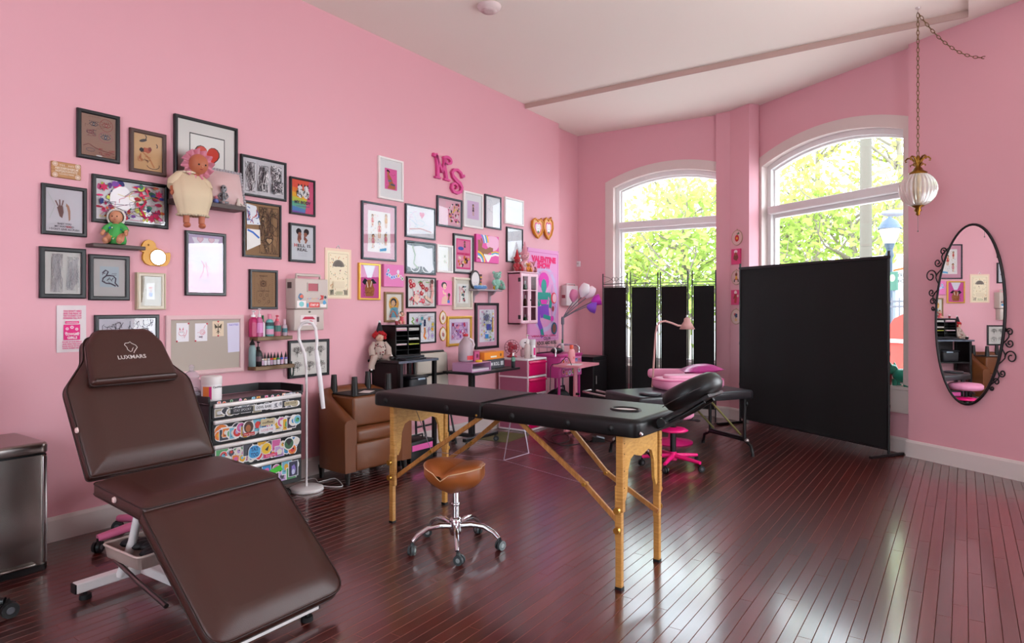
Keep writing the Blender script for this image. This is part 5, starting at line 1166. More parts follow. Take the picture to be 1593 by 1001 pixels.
for q in (-1, 1): b.tube([(0, q*.018, .075), (.015, q*.03, .05), (.02, q*.015, .03)], .0055, 6); b.tube([(0, q*.012, .012), (.01, q*.028, .01), (.016, q*.01, .008)], .007, 6)
b.build('body', G, t); b = MB()
for q in (-1, 1): b.ell((.019, q*.009, .108), .0065, 8, 5)
b.build('eye_sockets', BLK, t)
P0 = onx(374, 315, .13)
t = thing('pale_figurine', 'tiny pale figurine at the open end of the longer ledge', 'figurine', (.105, P0.y, z2)); b = MB(); b.lathe([(0, 0), (.016, 0), (.014, .02), (.008, .035), (.010, .045), (0, .06)], n=12); b.tube([(0, 0, .03), (.01, .025, .015), (.012, .045, .004)], [.008, .006, .003], 8); b.build('body', M('#cfc1b4', .5), t)
P0 = onx(337, 312, .13)
t = thing('glass_trinket', 'tiny blue and pink trinket beside the skeleton figure', 'trinket', (.12, P0.y, z2)); MB().lathe([(0, 0), (.015, .002), (.02, .012), (.014, .026), (0, .03)], n=12).build('base', M('#6a7ac0', .25), t); MB().ell((0, .002, .038), (.012, .012, .012), 10, 6).build('top', M('#d88a9a', .3), t)

# yellow duck mirror
P0 = onx(242, 394, .02); sc = abs(onx(266, 394, .02).y-onx(218, 394, .02).y)/48
t = thing('duck_mirror', 'yellow duck shaped wall mirror with a round glass', 'mirror', mx=wall_mx(P0.y, P0.z)); k = sc
du = [(-24, 3), (-21, 8), (-19.5, 13), (-16, 18), (-10, 20.5), (-4, 19), (0, 15), (1, 9), (5, 7), (11, 4), (16, 1), (20, 1.5), (23, 3), (24, -3), (22.5, -12), (18, -19), (10, -20.5), (-8, -20), (-15, -17), (-19, -11), (-19, -4), (-17, 0), (-20, 1)]
b = MB(); b.prism([(x*k, y*k) for x, y in rpoly(du, 4, 3)], 0, .02); b.build('body', M('#e0a02c', .4, name='yellow_plastic'), t)
cx, cy, rr_ = 4*k, -6.5*k, 12.5*k
MB().prism([(cx+rr_*math.cos(a*PI/14), cy+rr_*math.sin(a*PI/14)) for a in range(28)], .02, .0215).build('mirror_glass', MIRROR, t); MB().tube([(cx+rr_*math.cos(a*PI/14), cy+rr_*math.sin(a*PI/14), .021) for a in range(28)], .004, 6, closed=True).build('rim', M('#c98a22', .4), t)
MB().ell((-11*k, 12*k, .02), (.006, .006, .004), 8, 5).build('eye', M('#8a5a14', .4), t)

# curly pink letters
PINKL = M('#d9488e', .5, name='pink_painted_wood')
def letter(label, strokes, px0, py0, px1, py1, d=.03):
    a, c = onx(px0, py0, d), onx(px1, py1, d); w, h = c.y-a.y, a.z-c.z
    t = thing('wall_letter', label, 'letter', mx=wall_mx((a.y+c.y)/2, (a.z+c.z)/2)); b = MB()
    for pts, r in strokes:
        q = [V(((x-.5)*w, (y-.5)*h, 0)) for x, y in pts]; n = len(q); L_, R_ = [], []
        for i in range(n):
            dd = q[min(i+1, n-1)]-q[max(i-1, 0)]; dd.normalize(); nn = V((-dd.y, dd.x, 0)); ri = (r[i] if isinstance(r, list) else r)*w*.62; L_.append(q[i]+nn*ri); R_.append(q[i]-nn*ri)
        for i in range(n-1):
            vs = [L_[i], R_[i], R_[i+1], L_[i+1]]; b.add([(v.x, v.y, 0.001) for v in vs]+[(v.x, v.y, d) for v in vs], [(0, 1, 2, 3), (7, 6, 5, 4), (0, 4, 5, 1), (2, 6, 7, 3), (1, 5, 6, 2), (3, 7, 4, 0)])
    b.build('shape', PINKL, t)
def spiral(cx, cy, r0, r1, a0, a1, n=14, k=1.): return [(cx+(r0+(r1-r0)*i/n)*math.cos(R(a0+(a1-a0)*i/n)), cy+k*(r0+(r1-r0)*i/n)*math.sin(R(a0+(a1-a0)*i/n))) for i in range(n+1)]
letter('curly pink letter M high on the wall', [([(.02, .93), (.14, .9), (.2, .86)], .09), ([(.15, .97), (.2, .9), (.26, .5), (.26, .06)], .10), ([(.12, .04), (.4, .04)], .05), ([(.2, .9), (.36, .55), (.5, .3)], .085), ([(.5, .3), (.58, .6), (.66, .86)], .075), ([(.62, .5), (.72, .06)], .10), ([(.62, .9), (.62, .5)], .09), ([(.58, .04), (.9, .03)], .05), (spiral(.78, .82, .24, .10, 160, -190, 16, .72), [.08]*10+[.06]*7)], 674.4, 237, 704, 283)
letter('curly pink letter S below the letter M', [([(.98, .80), (.84, .76)], .10), ([(.86, .70), (.74, .88), (.5, .97), (.25, .93), (.13, .8), (.2, .66), (.42, .54), (.68, .44), (.8, .30), (.74, .13), (.5, .04), (.24, .07), (.1, .2), (.14, .34), (.3, .4), (.46, .34), (.48, .24), (.38, .2)], [.10, .09, .09, .10, .11, .12, .13, .13, .12, .11, .10, .10, .09, .09, .08, .08, .07, .05])], 701.4, 260, 724, 304.6)
# orange heart plaques
for nm, (x0, x1, y0, y1), lab in (('a', (827.3, 845.0, 338.7, 372), 'orange heart shaped plaque with a white rabbit, nearer the picture frames'), ('b', (845.3, 859.7, 338, 374), 'orange heart shaped plaque with a white rabbit, nearer the room corner')):
    a, c = onx(x0, y0, .02), onx(x1, y1, .02); w, h = c.y-a.y, a.z-c.z
    t = thing('heart_plaque', lab, 'plaque', mx=wall_mx((a.y+c.y)/2, (a.z+c.z)/2)); pts = [(.0, -.5), (-.3, -.28), (-.48, .05), (-.44, .34), (-.26, .47), (-.08, .44), (0, .36), (.08, .44), (.26, .47), (.44, .34), (.48, .05), (.3, -.28)]
    P_ = rpoly([(x*w, y*h) for x, y in pts], .01, 3); b = MB(); b.prism(P_, 0, .028); b.tube([(x, y, .028) for x, y in P_], .012, 8, closed=True); b.build('frame', M('#d98a1e', .35, name='orange_gloss'), t)
    p = PR(w*.66, h*.66); p.poly([(x*.95+.5, y*.95+.5) for x, y in pts], '#d81f7e'); p.poly([(x*.78+.5, y*.78+.5) for x, y in pts], '#e9dfe0'); p.el(.5, .42, .2, .2, '#f6f2f0'); p.el(.42, .7, .06, .16, '#f6f2f0'); p.el(.6, .7, .06, .16, '#f6f2f0'); p.el(.45, .45, .03, .03, '#30343a'); p.el(.57, .45, .03, .03, '#30343a'); p.el(.5, .22, .12, .1, '#5a8a4a'); p.build('print', t, (0, 0, .029))
    MB().cyl((w*.36, h*.5, .014), (w*.36, h*.58, .014), .012, .010, 10).build('finial', M('#c07a1a', .4), t)

# cork board with cards
y, z, w, h = quad_on_wall((259, 491, 583, 380, 490.3, 583), .02)
t = thing('cork_board', 'grey linen pin board in a pale pink frame', 'pin board', mx=wall_mx(y, z)); rim(MB(), w, h, .032, 0, .020).build('frame', M('#d8b3b4', .55, name='pink_frame'), t); MB().box((0, 0, .006), (w-.05, h-.05, .008)).build('board', M('#b3a79b', .9, bump=.3, bscale=600, name='linen'), t)
def card(label, q, art, col, name='card', tilt=0., z0=.0105, curl=0.):
    y, z, w, h = quad_on_wall(q, z0); t = thing(name, label, 'card', mx=wall_mx(y, z) @ Matrix.Translation((0, 0, z0)) @ Matrix.Rotation(R(tilt), 4, 'Z'))
    MB().box((0, 0, .0004), (w, h, .0008)).build('paper', M(col, .7), t); p = PR(w, h); art(p); p.build('print', t, (0, 0, .0009)); return t, w, h
def art_cat(p): p.ring(.4, .45, .22, .2, .03, '#c86a7a'); p.poly([(.22, .6), (.24, .78), (.36, .64)], '#c86a7a'); p.poly([(.45, .64), (.56, .78), (.58, .6)], '#c86a7a'); p.el(.33, .5, .03, .03, '#3a2a30'); p.el(.47, .5, .03, .03, '#3a2a30'); p.line([(.55, .3), (.75, .35), (.85, .6), (.78, .62)], .05, '#d88a96'); p.scribble(.2, .2, .7, .45, 5, ['#c86a7a'], .02, 3)
def art_cat2(p): p.ring(.6, .5, .2, .2, .04, '#d88a9a'); p.ring(.6, .5, .1, .1, .03, '#c86a7a'); p.scribble(.2, .15, .85, .5, 7, ['#c86a7a', '#e0a0aa'], .02, 5); p.line([(.7, .7), (.85, .9)], .05, '#e0a0aa'); p.rect(.3, .2, .6, .28, '#8a7a86')
def art_moth(p): p.rect(.0, .0, 1, 1, '#dfcbb0'); p.poly([(.5, .6), (.15, .85), (.25, .5)], '#4a4034'); p.poly([(.5, .6), (.85, .85), (.75, .5)], '#4a4034'); p.line([(.5, .15), (.5, .8)], .08, '#4a4034'); p.poly([(.5, .4), (.3, .2), (.5, .3), (.7, .2)], '#4a4034'); p.ring(.5, .6, .32, .3, .02, '#8a7656')
def art_note(p): p.txt('NOTES', .5, .9, .06, '#7a6ac0', .7, bold=.02)
def qz(x0, y0, x1, y1): return (260+x0/5.004, 420+y0/5.004, 420+y1/5.004, 260+x1/5.004, 420+y0/5.004, 420+y1/5.004)
pins = M('#d8304a', .3)
for lab, q, art, col, pp in (('white card of a curled pink cat on the pin board', qz(72, 415, 168, 560), art_cat, '#e6e2e6', ((1, 1), (-1, -1))), ('white card of a pink striped cat tail beside the curled cat card', qz(217, 417, 312, 556), art_cat2, '#e6e2e6', ((1, 1), (-1, -1))), ('small tan card of a dark moth on the pin board', qz(352, 400, 440, 517), art_moth, '#dfcbb0', ((0, 1), (0, -1)))):
    t, w, h = card(lab, q, art, col)
    for sx, sy in pp: MB().ell((sx*w*.47, sy*h*.47, .003), (.006, .006, .004), 8, 5).build('pin', pins, t)
t, w, h = card('white lined note pad hanging at the edge of the pin board', qz(470, 412, 572, 640), art_note, '#d3cfe4', name='note_pad', tilt=2); MB().box((0, 0, -.002), (w, h, .004)).build('sheets', M('#c9c5da', .7), t)

# two bottle shelves
def bottle(name, label, group, x, y, z, r, h, body, cap, caph=.25, pump=False, neck=.4, lab=None, taper=False, sq=False):
    t = thing(name, label, 'bottle', (x, y, z), 0, group); hb = h*(1-caph)
    MB().lathe([(0, 0), (r*.92, 0), (r, r*.12), (r, hb*.72), (r*.86, hb*.88), (r*neck, hb), (0, hb)], n=8 if sq else 16, sm=not sq).build('body', body, t)
    c = MB()
    if pump: c.lathe([(r*neck*1.1, hb*.99), (r*neck*1.1, hb+h*caph*.35), (r*.14, hb+h*caph*.4), (r*.14, h*.97), (0, h*.97)], n=12); c.tube([(-r*.3, 0, h), (r*.3, 0, h), (r*.75, 0, h*.985)], [r*.22, r*.2, r*.12], 8)
    elif taper: c.lathe([(r*.8, hb*.98), (r*.62, hb+h*caph*.25), (r*.22, hb+h*caph*.75), (r*.08, h), (0, h)], n=12)
    else: c.lathe([(r*neck*1.15, hb*.99), (r*neck*1.12, h), (0, h)], n=14)
    c.build('pump' if pump else 'cap', cap, t)
    if lab: 
        for lc, z0, z1 in lab: wrap(t, r*1.01, hb*z0, hb*z1, -95, 95, lc)
    return t
PT = lambda c: M(c, .15, trans=.35, name='tinted_plastic')
y0, y1 = onx(388, 530, .0).y, onx(455.5, 525, .1).y; z3 = onx(430, 523.5, .10).z
ledge('upper wooden bottle shelf, with pink and turquoise bottles', y0, y1, z3, .10, .028, OAKW)
def at_shelf(px, z, x): 
    P = onx(px, 480, x); return P.y
g = 'bottles on the two wooden shelves'
bottle('soap_bottle', 'large square bottle of pink soap at the near end of the upper shelf', g, .045, at_shelf(394, 0, .045), z3, .034, .185, PT('#d83a78'), WHT, .22, True, lab=None, sq=True)
bottle('soap_bottle', 'pink pump bottle with a white nozzle on the upper shelf', g, .07, at_shelf(403.5, 0, .07), z3, .026, .20, PT('#e070a8'), WHT, .28, True, lab=[('#d88ac0', .2, .7)], sq=True)
bottle('squeeze_bottle', 'slim white bottle with a dark green cap on the upper shelf', g, .06, at_shelf(408.8, 0, .06), z3, .016, .155, WHT, M('#1f6a3c', .4), .3)
bottle('soap_bottle', 'turquoise bottle with a pink label on the upper shelf', g, .06, at_shelf(419.5, 0, .06), z3, .030, .165, M('#6cb4b2', .3), M('#e08aa0', .3), .22, lab=[('#e6a8c4', .12, .42), ('#2f4a4e', .6, .8)])
bottle('soap_bottle', 'pink and green bottle with a dark round label on the upper shelf', g, .06, at_shelf(431, 0, .06), z3, .028, .15, PT('#e58a9c'), M('#e0566a', .3), .25, True, lab=[('#3a6a62', .3, .7)])
bottle('soap_bottle', 'clear bottle with a blue green label at the far end of the upper shelf', g, .06, at_shelf(442.5, 0, .06), z3, .022, .125, PT('#d6c4d0'), M('#d9b8c4', .3), .3, lab=[('#3d7a84', .3, .65)])
y0, y1 = onx(385, 570, .0).y, onx(458.5, 566, .1).y; z4 = onx(430, 568.8, .10).z
ledge('lower wooden bottle shelf, with dark ink bottles', y0, y1, z4, .10, .028, OAKW)
bottle('wash_bottle', 'tall grey green bottle with a thin nozzle on the lower shelf', g, .05, at_shelf(392.5, 0, .05), z4, .026, .20, M('#7f9a9a', .35), BLK, .2, taper=True)
bottle('spray_bottle', 'black spray bottle with a red printed label on the lower shelf', g, .06, at_shelf(401.5, 0, .06), z4, .028, .175, BLK, BLK, .3, True, lab=[('#5a3f48', .3, .6)])
for i, (px, c, nm) in enumerate(((407.5, '#d8d4ce', 'white'), (412.3, '#d9b89a', 'peach'), (417.5, '#cfcac6', 'pale grey'), (422, '#d83a34', 'red'), (427, '#e8c82a', 'yellow'), (432.5, '#2f8a4a', 'green'), (438, '#2f5ac8', 'blue'), (444.5, '#8a7ac8', 'violet'))):
    bottle('ink_bottle', 'ink bottle with pointed black cap and %s band on the lower shelf' % nm, g, .072, at_shelf(px, 0, .072), z4, .0125, .098, M('#3a3a40', .3), BLK, .42, taper=True, lab=[(c, .75, .95), ('#d6d0d6' if i % 3 else '#c9a8be', .1, .7)])
t = thing('scissors_loop', 'dark green handled tool hanging from the end of the lower shelf', 'tool', mx=wall_mx(y1+.012, z4-.035) @ Matrix.Translation((0, 0, .05)))
MB().tube([(.012*math.cos(a*PI/8)*1.2, -.02+.045*math.sin(a*PI/8), 0) for a in range(16)], .006, 8, closed=True).tube([(0, .02, 0), (.004, .05, -.01)], .005, 8).build('loop', M('#1f3a30', .4), t)

# beige wall dispensers
BEIGE = M('#c6b7ae', .45, name='beige_plastic'); BEIGE2 = M('#a98f86', .5, name='beige_plastic_side')
def dispenser(label, y0, y1, z0, zm, z1, d, x=0., big=True):
    t = thing('sharps_dispenser', label, 'dispenser', mx=wall_mx((y0+y1)/2, z0, x)); w, h = y1-y0, z1-z0; hm = zm-z0
    MB().box((0, hm+(h-hm)/2, d/2), (w, h-hm, d), r=.008).build('upper_case', BEIGE, t); MB().box((-.01, hm/2-.002, d*.42), (w*.9, hm, d*.84), r=.006).build('lower_case', BEIGE, t)
    MB().tube([(-w*.36, h-.005, d*.6), (-w*.36, h+.03, d*.6), (w*.36, h+.03, d*.6), (w*.36, h-.005, d*.6)], .011, 8).build('handle', BEIGE, t)
    rim(MB(), w*.36, (h-hm)*.32, .010, d, d+.006).build('window_rim', BEIGE, t, None).location = (.02*w, hm+(h-hm)*.72, 0)
    MB().box((.02*w, hm+(h-hm)*.72, d+.0005), (w*.30, (h-hm)*.26, .001)).build('window', M('#b04a56', .3), t)
    MB().box((.05, hm*.5, d*.84), (w*.20, hm*.24, .004)).build('slot', M('#4a2f2f', .5), t); MB().box((-.02, hm*.46, d*.84+.001), (w*.5, hm*.5, .006), r=.002, seg=1).build('label_panel', M('#e0cfcf', .5), t)
    p = PR(w*.5, hm*.5); p.poly([(.1, .6), (.25, .85), (.75, .85), (.9, .6)], '#b8304a'); p.el(.6, .3, .18, .1, '#d04a62'); p.build('label_print', t, (-.02, hm*.46, d*.84+.0042))
    for yy in (hm+(h-hm)*.78,): MB().box((-w/2-.001, yy, d*.42), (.003, (h-hm)*.2, d*.4)).build('side_grille', M('#4f423f', .6), t)
    MB().prism([(-.014, 0), (0, -.008), (.014, 0), (0, .008)], 0, .003, mx=Matrix.Translation((-.01, hm*.86, d*.84))).build('badge', M('#4a4034', .4), t)
    p = PR(w*.94, (h-hm)*.5); q = rr(5)
    p.rect(.02, .05, .3, .5, '#f0e4e2'); p.el(.16, .28, .08, .07, '#7ac0c0'); p.blob(.14, .78, .11, .11, '#2f6a8a', q); p.blob(.16, .78, .07, .06, '#d85a3a', q); p.rect(.4, .06, .74, .4, '#c8302e'); p.rect(.42, .1, .72, .36, '#d8443e'); p.txt('START UP', .57, .16, .14, '#f4e9e4', .26, bold=.03)
    for i in range(8): p.star(.35+.05*i, .62+.05*q.random(), .02, q.choice(['#e0507a', '#e8a83a', '#5a8ac8'])); 
    p.poly([(.72, .55), (.8, .7), (.76, .9), (.88, .85), (.86, .6)], '#c8302e'); p.el(.35, .2, .03, .06, '#3a9ac0'); p.rect(.76, .08, .96, .3, '#efe6e2'); p.blob(.9, .4, .07, .07, '#4a9ac8', q); p.el(.93, .75, .04, .04, '#3a3a44'); p.build('stickers', t, (0, hm+(h-hm)*.27, d+.0006), mat=STICKER)
    return t
D1 = .12; a, c = onx(459.5, 433, D1), onx(510.5, 481, D1)
dispenser('beige wall dispenser box covered in small stickers over the plant sketches', a.y, c.y, onx(480, 514, D1).z, onx(480, 481, D1).z, a.z, D1)
# second dispenser near the corner
a, c = onx(881.4, 444, -.10+.09), onx(899.4, 476, -.10+.09)
t = thing('small_dispenser', 'small pale wall box near the room corner', 'dispenser', mx=wall_mx((a.y+c.y)/2, c.z, -.10)); w, h = min(c.y-a.y, .36), a.z-c.z
MB().box((0, h/2, .045), (w, h, .09), r=.006).build('case', M('#cfc0c2', .45), t); MB().tube([(-w*.35, h, .06), (-w*.35, h+.02, .06), (w*.35, h+.02, .06), (w*.35, h, .06)], .008, 8).build('handle', M('#c4b4b4', .4), t); MB().box((-w/2-.0005, h*.45, .045), (.002, h*.16, .05)).build('side_label', M('#9a4a5a', .5), t)
p = PR(w*.8, h*.3); p.rect(.35, .2, .62, .9, '#c8302e'); p.rect(.68, .2, .98, .6, '#e0a04a'); p.build('label', t, (0, h*.6, .0905))
P0 = pl_ = None
r = ray(900, 411); tt = ((V((-.10, 7.92, 0))-EYE).dot(V((U1.y, -U1.x, 0))))/r.dot(V((U1.y, -U1.x, 0))); P = EYE+r*tt
t = thing('thermostat', 'small white square control on the front wall near the corner', 'thermostat', mx=frame_mx(P, U1, (0, 0, 1))); MB().box((0, 0, .011), (.065, .075, .022), r=.004).build('case', WHT, t); MB().cyl((0, .005, .022), (0, .005, .027), .016, .015, 16).build('dial', M('#cfcaca', .4), t)

# grey bracket shelf with toys
y0, y1 = onx(741.6, 451, .12).y, onx(780.5, 451, .12).y; z5 = onx(760, 450.7, .13).z; GS = M('#a89aa0', .45, name='grey_painted_wood')
t = thing('bracket_shelf', 'small grey wall shelf on two brackets holding a mint bear', 'shelf', mx=wall_mx((y0+y1)/2, z5)); MB().box((0, -.008, .065), (y1-y0, .016, .13), r=.003, seg=1).build('board', GS, t)
for x in (-(y1-y0)*.32, (y1-y0)*.32): MB().prism([(.0, 0), (.10, 0), (.07, -.03), (.03, -.05), (.02, -.12), (0, -.13)], -.011, .011, mx=Matrix(((0, 0, 1, x), (0, 1, 0, -.016), (1, 0, 0, 0), (0, 0, 0, 1)))).build('bracket', GS, t)
def bear(name, label, loc, rz, s, fur, nose='#5a3a34', lie=False, extra=None, hat=None, group=None, cat='soft toy', belly=None):
    t = thing(name, label, cat, loc, rz, group)
    b = MB(); b.ell((0, 0, .30*s), (.17*s, .19*s, .24*s)); b.ell((.03*s, 0, .66*s), (.17*s, .19*s, .17*s), 16, 10); b.ell((.17*s, 0, .61*s), (.08*s, .09*s, .07*s))
    for q in (-1, 1):
        b.ell((.0, q*.16*s, .80*s), (.05*s, .075*s, .075*s)); b.tube([(.04*s, q*.16*s, .42*s), (.12*s, q*.24*s, .32*s), (.22*s, q*.22*s, .24*s)], [.075*s, .075*s, .07*s], 9); b.ell((.23*s, q*.22*s, .23*s), .072*s)
        b.tube([(.05*s, q*.12*s, .12*s), (.22*s, q*.17*s, .09*s), (.34*s, q*.18*s, .09*s)], [.10*s, .095*s, .09*s], 10); b.ell((.36*s, q*.18*s, .11*s), (.07*s, .09*s, .11*s))
    b.build('body', fur, t); b = MB()
    for q in (-1, 1): b.ell((.185*s, q*.075*s, .70*s), .022*s, 8, 5)
    b.ell((.245*s, 0, .635*s), (.02*s, .03*s, .022*s), 8, 5); b.build('eyes_and_nose', M(nose, .3), t)
    if belly: MB().ell((.06*s, 0, .30*s), (.13*s, .14*s, .18*s)).build('belly', belly, t)
    if hat: MB().lathe([(.17*s, .76*s), (.15*s, .84*s), (.09*s, 1.05*s), (.03*s, 1.3*s), (.0, 1.34*s)], n=14).build('hat', hat, t)
    return t
FUR = lambda c: M(c, .95, bump=.8, bscale=90, sheen=.4, name='plush')
bear('mint_bear', 'mint green plush bear leaning off the end of the grey bracket shelf', (.085, y1-.04, z5), R(-30), .235, FUR('#8fc0ae'))
t = thing('oval_tin', 'upright white oval toy with a dark edge on the bracket shelf', 'toy', (.05, y0+.06, z5), R(-25)); MB().prism([(.058*math.cos(a*PI/14), .10+.10*math.sin(a*PI/14)) for a in range(28)], -.012, .012, mx=mx_uvw((0, 0, .0), (0, 1, 0), (0, 0, 1), (1, 0, 0))).build('edge', M('#3a3436', .5), t)
p = PR(.10, .18); p.el(.5, .5, .46, .82, '#e6e2e2'); p.el(.35, .35, .03, .03, '#c06a7a'); p.el(.6, .35, .03, .03, '#c06a7a'); p.line([(.42, .27), (.48, .25), (.54, .27)], .02, '#c06a7a'); p.build('face', t, mx=mx_uvw((.0125, 0, .10), (0, 1, 0), (0, 0, 1), (1, 0, 0)))
t = thing('striped_cup', 'tall brown and yellow striped cup on the bracket shelf', 'cup', (.04, y0+.15, z5)); MB().lathe([(0, 0), (.022, 0), (.03, .16), (.027, .16), (.022, .02)], n=16).build('cup', M('#5a3f46', .4), t)
for i, c in enumerate(('#d8a03c', '#c8564a', '#d8a03c')): wrap(t, .0255+.0017*i, .05+.035*i, .068+.035*i, -90, 90, c, 'stripe')
t = thing('blue_plush_row', 'low blue and turquoise striped toy snake lying on the bracket shelf', 'soft toy', (.10, y0+.10, z5)); b = MB(); b.tube([(-.02, -.09, .022), (.01, -.05, .022), (-.01, 0, .022), (.01, .05, .022), (0, .09, .022)], [.018, .022, .022, .021, .012], 10); b.build('body', FUR('#5a8ac0'), t)
b = MB(); 
for i in range(5): b.ell((.004, -.07+.035*i, .038), (.016, .009, .009), 8, 5)
b.build('patches', FUR('#cfe0e4'), t)
t = thing('yellow_ball', 'small yellow ball next to the mint bear', 'ball', (.115, y1-.115, z5+.022)); MB().ell((0, 0, 0), .022).build('ball', M('#e8c82a', .4), t)

# pink wall cabinet with glazed doors
CAB_ = M('#d58fa4', .45, name='pink_cabinet_paint'); CABF = M('#efc6d2', .4, name='pale_pink_door_paint')
dd = .17; a, c = onx(809, 424, dd), onx(834.8, 504, dd); cw, ch = c.y-a.y, a.z-c.z
t = thing('wall_cabinet', 'pink wall cabinet with two narrow glass doors', 'cabinet', mx=wall_mx((a.y+c.y)/2, c.z))
b = MB(); th = .014
for x in (-cw/2+th/2, cw/2-th/2): b.box((x, ch/2, dd/2), (th, ch, dd))
for yy in (th/2, ch-th/2): b.box((0, yy, dd/2), (cw, th, dd))
b.box((0, ch/2, .006), (cw, ch, .012)); b.build('carcass', CAB_, t); MB().box((0, ch+.006, dd/2+.004), (cw+.03, .014, dd+.025), r=.004, seg=1).build('top', CABF, t)
for yy in (ch*.34, ch*.66): MB().box((0, yy, dd/2-.005), (cw-.03, .008, dd-.03)).build('shelf', CABF, t)
for s in (-1, 1):
    dw = cw/2-.002; d = MB(); rim(d, dw, ch-.02, .032, 0, .018); o = d.build('door', CABF, t); o.location = (s*cw/4, ch/2, dd)
    MB().add([(-dw/2+.03, -ch/2+.035, .008), (dw/2-.03, -ch/2+.035, .008), (dw/2-.03, ch/2-.035, .008), (-dw/2+.03, ch/2-.035, .008)], [(0, 1, 2, 3)]).build('pane', PICGLASS, o)
    for yy in (-ch*.16, ch*.16): MB().box((0, yy, .009), (dw-.05, .010, .012)).build('glazing_bar', CABF, o)
MB().ell((.012, ch*.47, dd+.026), .009, 10, 6).build('knob', M('#2c2426', .4), t)
for yy in (ch*.14, ch*.86): MB().box((-cw/2-.002, yy, dd-.008), (.006, .045, .03)).build('hinge', M('#2c2426', .4), t)
mm = wall_mx((a.y+c.y)/2, c.z); q_ = rr(8)
for si, yy in enumerate((th, ch*.34+.004, ch*.66+.004)):
    for k, x in enumerate((-cw*.33, -cw*.16, cw*.14, cw*.32)):
        P = mm @ V((x, yy, .09)); nm = ('white', 'purple', 'green', 'pink', 'black', 'teal', 'brown', 'grey')[(si*4+k) % 8]; cc = {'white': '#e0dcdc', 'purple': '#6a5aa0', 'green': '#4a8a5a', 'pink': '#c85a8a', 'black': '#1c1c20', 'teal': '#4a9a9a', 'brown': '#7a4a34', 'grey': '#8a8a92'}[nm]
        bottle('cabinet_bottle', '%s bottle on the %s shelf inside the pink wall cabinet' % (nm, ('bottom', 'middle', 'top')[si]), 'bottles in the pink cabinet', P.x, P.y, P.z, .020, q_.uniform(.09, .13), M(cc, .35), BLK if k % 2 else WHT, .3)
ct = c.z+ch+.013; cyc = (a.y+c.y)/2
bear('pink_plush', 'pale pink plush bear with a tall pink hat on top of the wall cabinet', (.075, cyc+.065, ct), R(-30), .27, FUR('#e0a0a8'), hat=FUR('#d98f9c'), group='plush toys on the wall cabinet', belly=FUR('#e9d8d4'))
bear('red_plush', 'dark red spotted plush toy at the near end of the cabinet top', (.10, cyc-.13, ct), R(-30), .19, FUR('#a82430'), hat=FUR('#c42a34'), group='plush toys on the wall cabinet')
bear('orange_plush', 'small orange plush toy at the front edge of the cabinet top', (.155, cyc+.02, ct), R(-30), .12, FUR('#e0903c'), group='plush toys on the wall cabinet')
bear('rose_plush', 'rose coloured plush toy at the far front of the cabinet top', (.13, cyc+.15, ct), R(-40), .15, FUR('#c87a88'), group='plush toys on the wall cabinet')
bear('white_plush', 'slim white plush toy behind the red one on the cabinet top', (.04, cyc-.055, ct), R(-30), .17, FUR('#d9cfc4'), group='plush toys on the wall cabinet')

# pink poster cloth
y, z, w, h = quad_on_wall((820.4, 385.2, 535, 869, 390, 527.6), .008)
t = thing('wall_banner', 'long pink cloth banner of a turquoise woman with magenta hair', 'banner', mx=wall_mx(y, z)); b = MB(); bf = lambda u, v: ((u-.5)*w, (v-.5)*h-.012*math.sin(PI*u)*(v > .9), .007+.003*math.sin(8*u+5*v)); b.grid(bf, 12, 16); b.grid(lambda u, v: tuple(V(bf(1-u, v))-V((0, 0, .003))), 12, 16); b.build('cloth', M('#df8fc2', .85), t)
p = PR(w*.98, h*.99); p.rect(0, 0, 1, 1, '#e29bc9'); p.line([(.03, .02), (.97, .02), (.97, .96), (.03, .96)], .02, '#d070ac', True)
q_ = rr(11); p.ring(.52, .46, .40, .54, .08, '#c9b4d8'); p.scribble(.1, .2, .9, .75, 18, ['#d8a0d0', '#c08ac8'], .02, 3)
for i, (s, yy, ww) in enumerate((('VALENTINE', .862, .80), ('SHOW', .795, .44))): p.txt(s, .50, yy, .056, '#e8186e', ww, bold=.08)
TQ, MG, PU = '#2f9a8e', '#e03ab0', '#8a4ac0'
p.el(.50, .655, .17, .15, MG); p.el(.50, .60, .09, .12, TQ); p.line([(.5, .56), (.5, .52)], .1, TQ); p.poly([(.32, .53), (.66, .53), (.62, .42), (.56, .38), (.42, .38), (.34, .44)], TQ); p.line([(.34, .52), (.28, .44), (.36, .38)], .08, TQ); p.line([(.66, .52), (.74, .46), (.7, .36)], .09, TQ); p.poly([(.38, .45), (.62, .45), (.58, .40), (.42, .40)], MG)
p.poly([(.26, .37), (.64, .40), (.68, .26), (.4, .25), (.36, .32)], PU); p.line([(.32, .36), (.32, .22), (.42, .12), (.46, .04)], .11, PU); p.line([(.42, .13), (.46, .05)], .08, TQ); p.line([(.48, .27), (.74, .24)], .07, TQ); p.el(.77, .24, .06, .05, MG)
p.el(.83, .47, .1, .1, '#e0304a'); p.el(.85, .47, .07, .08, '#f0b8c8'); p.el(.8, .35, .04, .05, '#a83a4a'); p.el(.84, .13, .1, .11, '#2a5a78'); p.el(.84, .13, .06, .08, '#8a4a3a'); p.txt('VENUSIAN GIRL', .5, .045, .02, '#d0206a', .8, bold=.02); p.build('print', t, (0, 0, .0108))
for sx in (-1, 1): MB().ell((sx*w*.48, h*.49, .011), .006, 8, 5).build('pin', M('#d9d4cc', .3, .6), t)
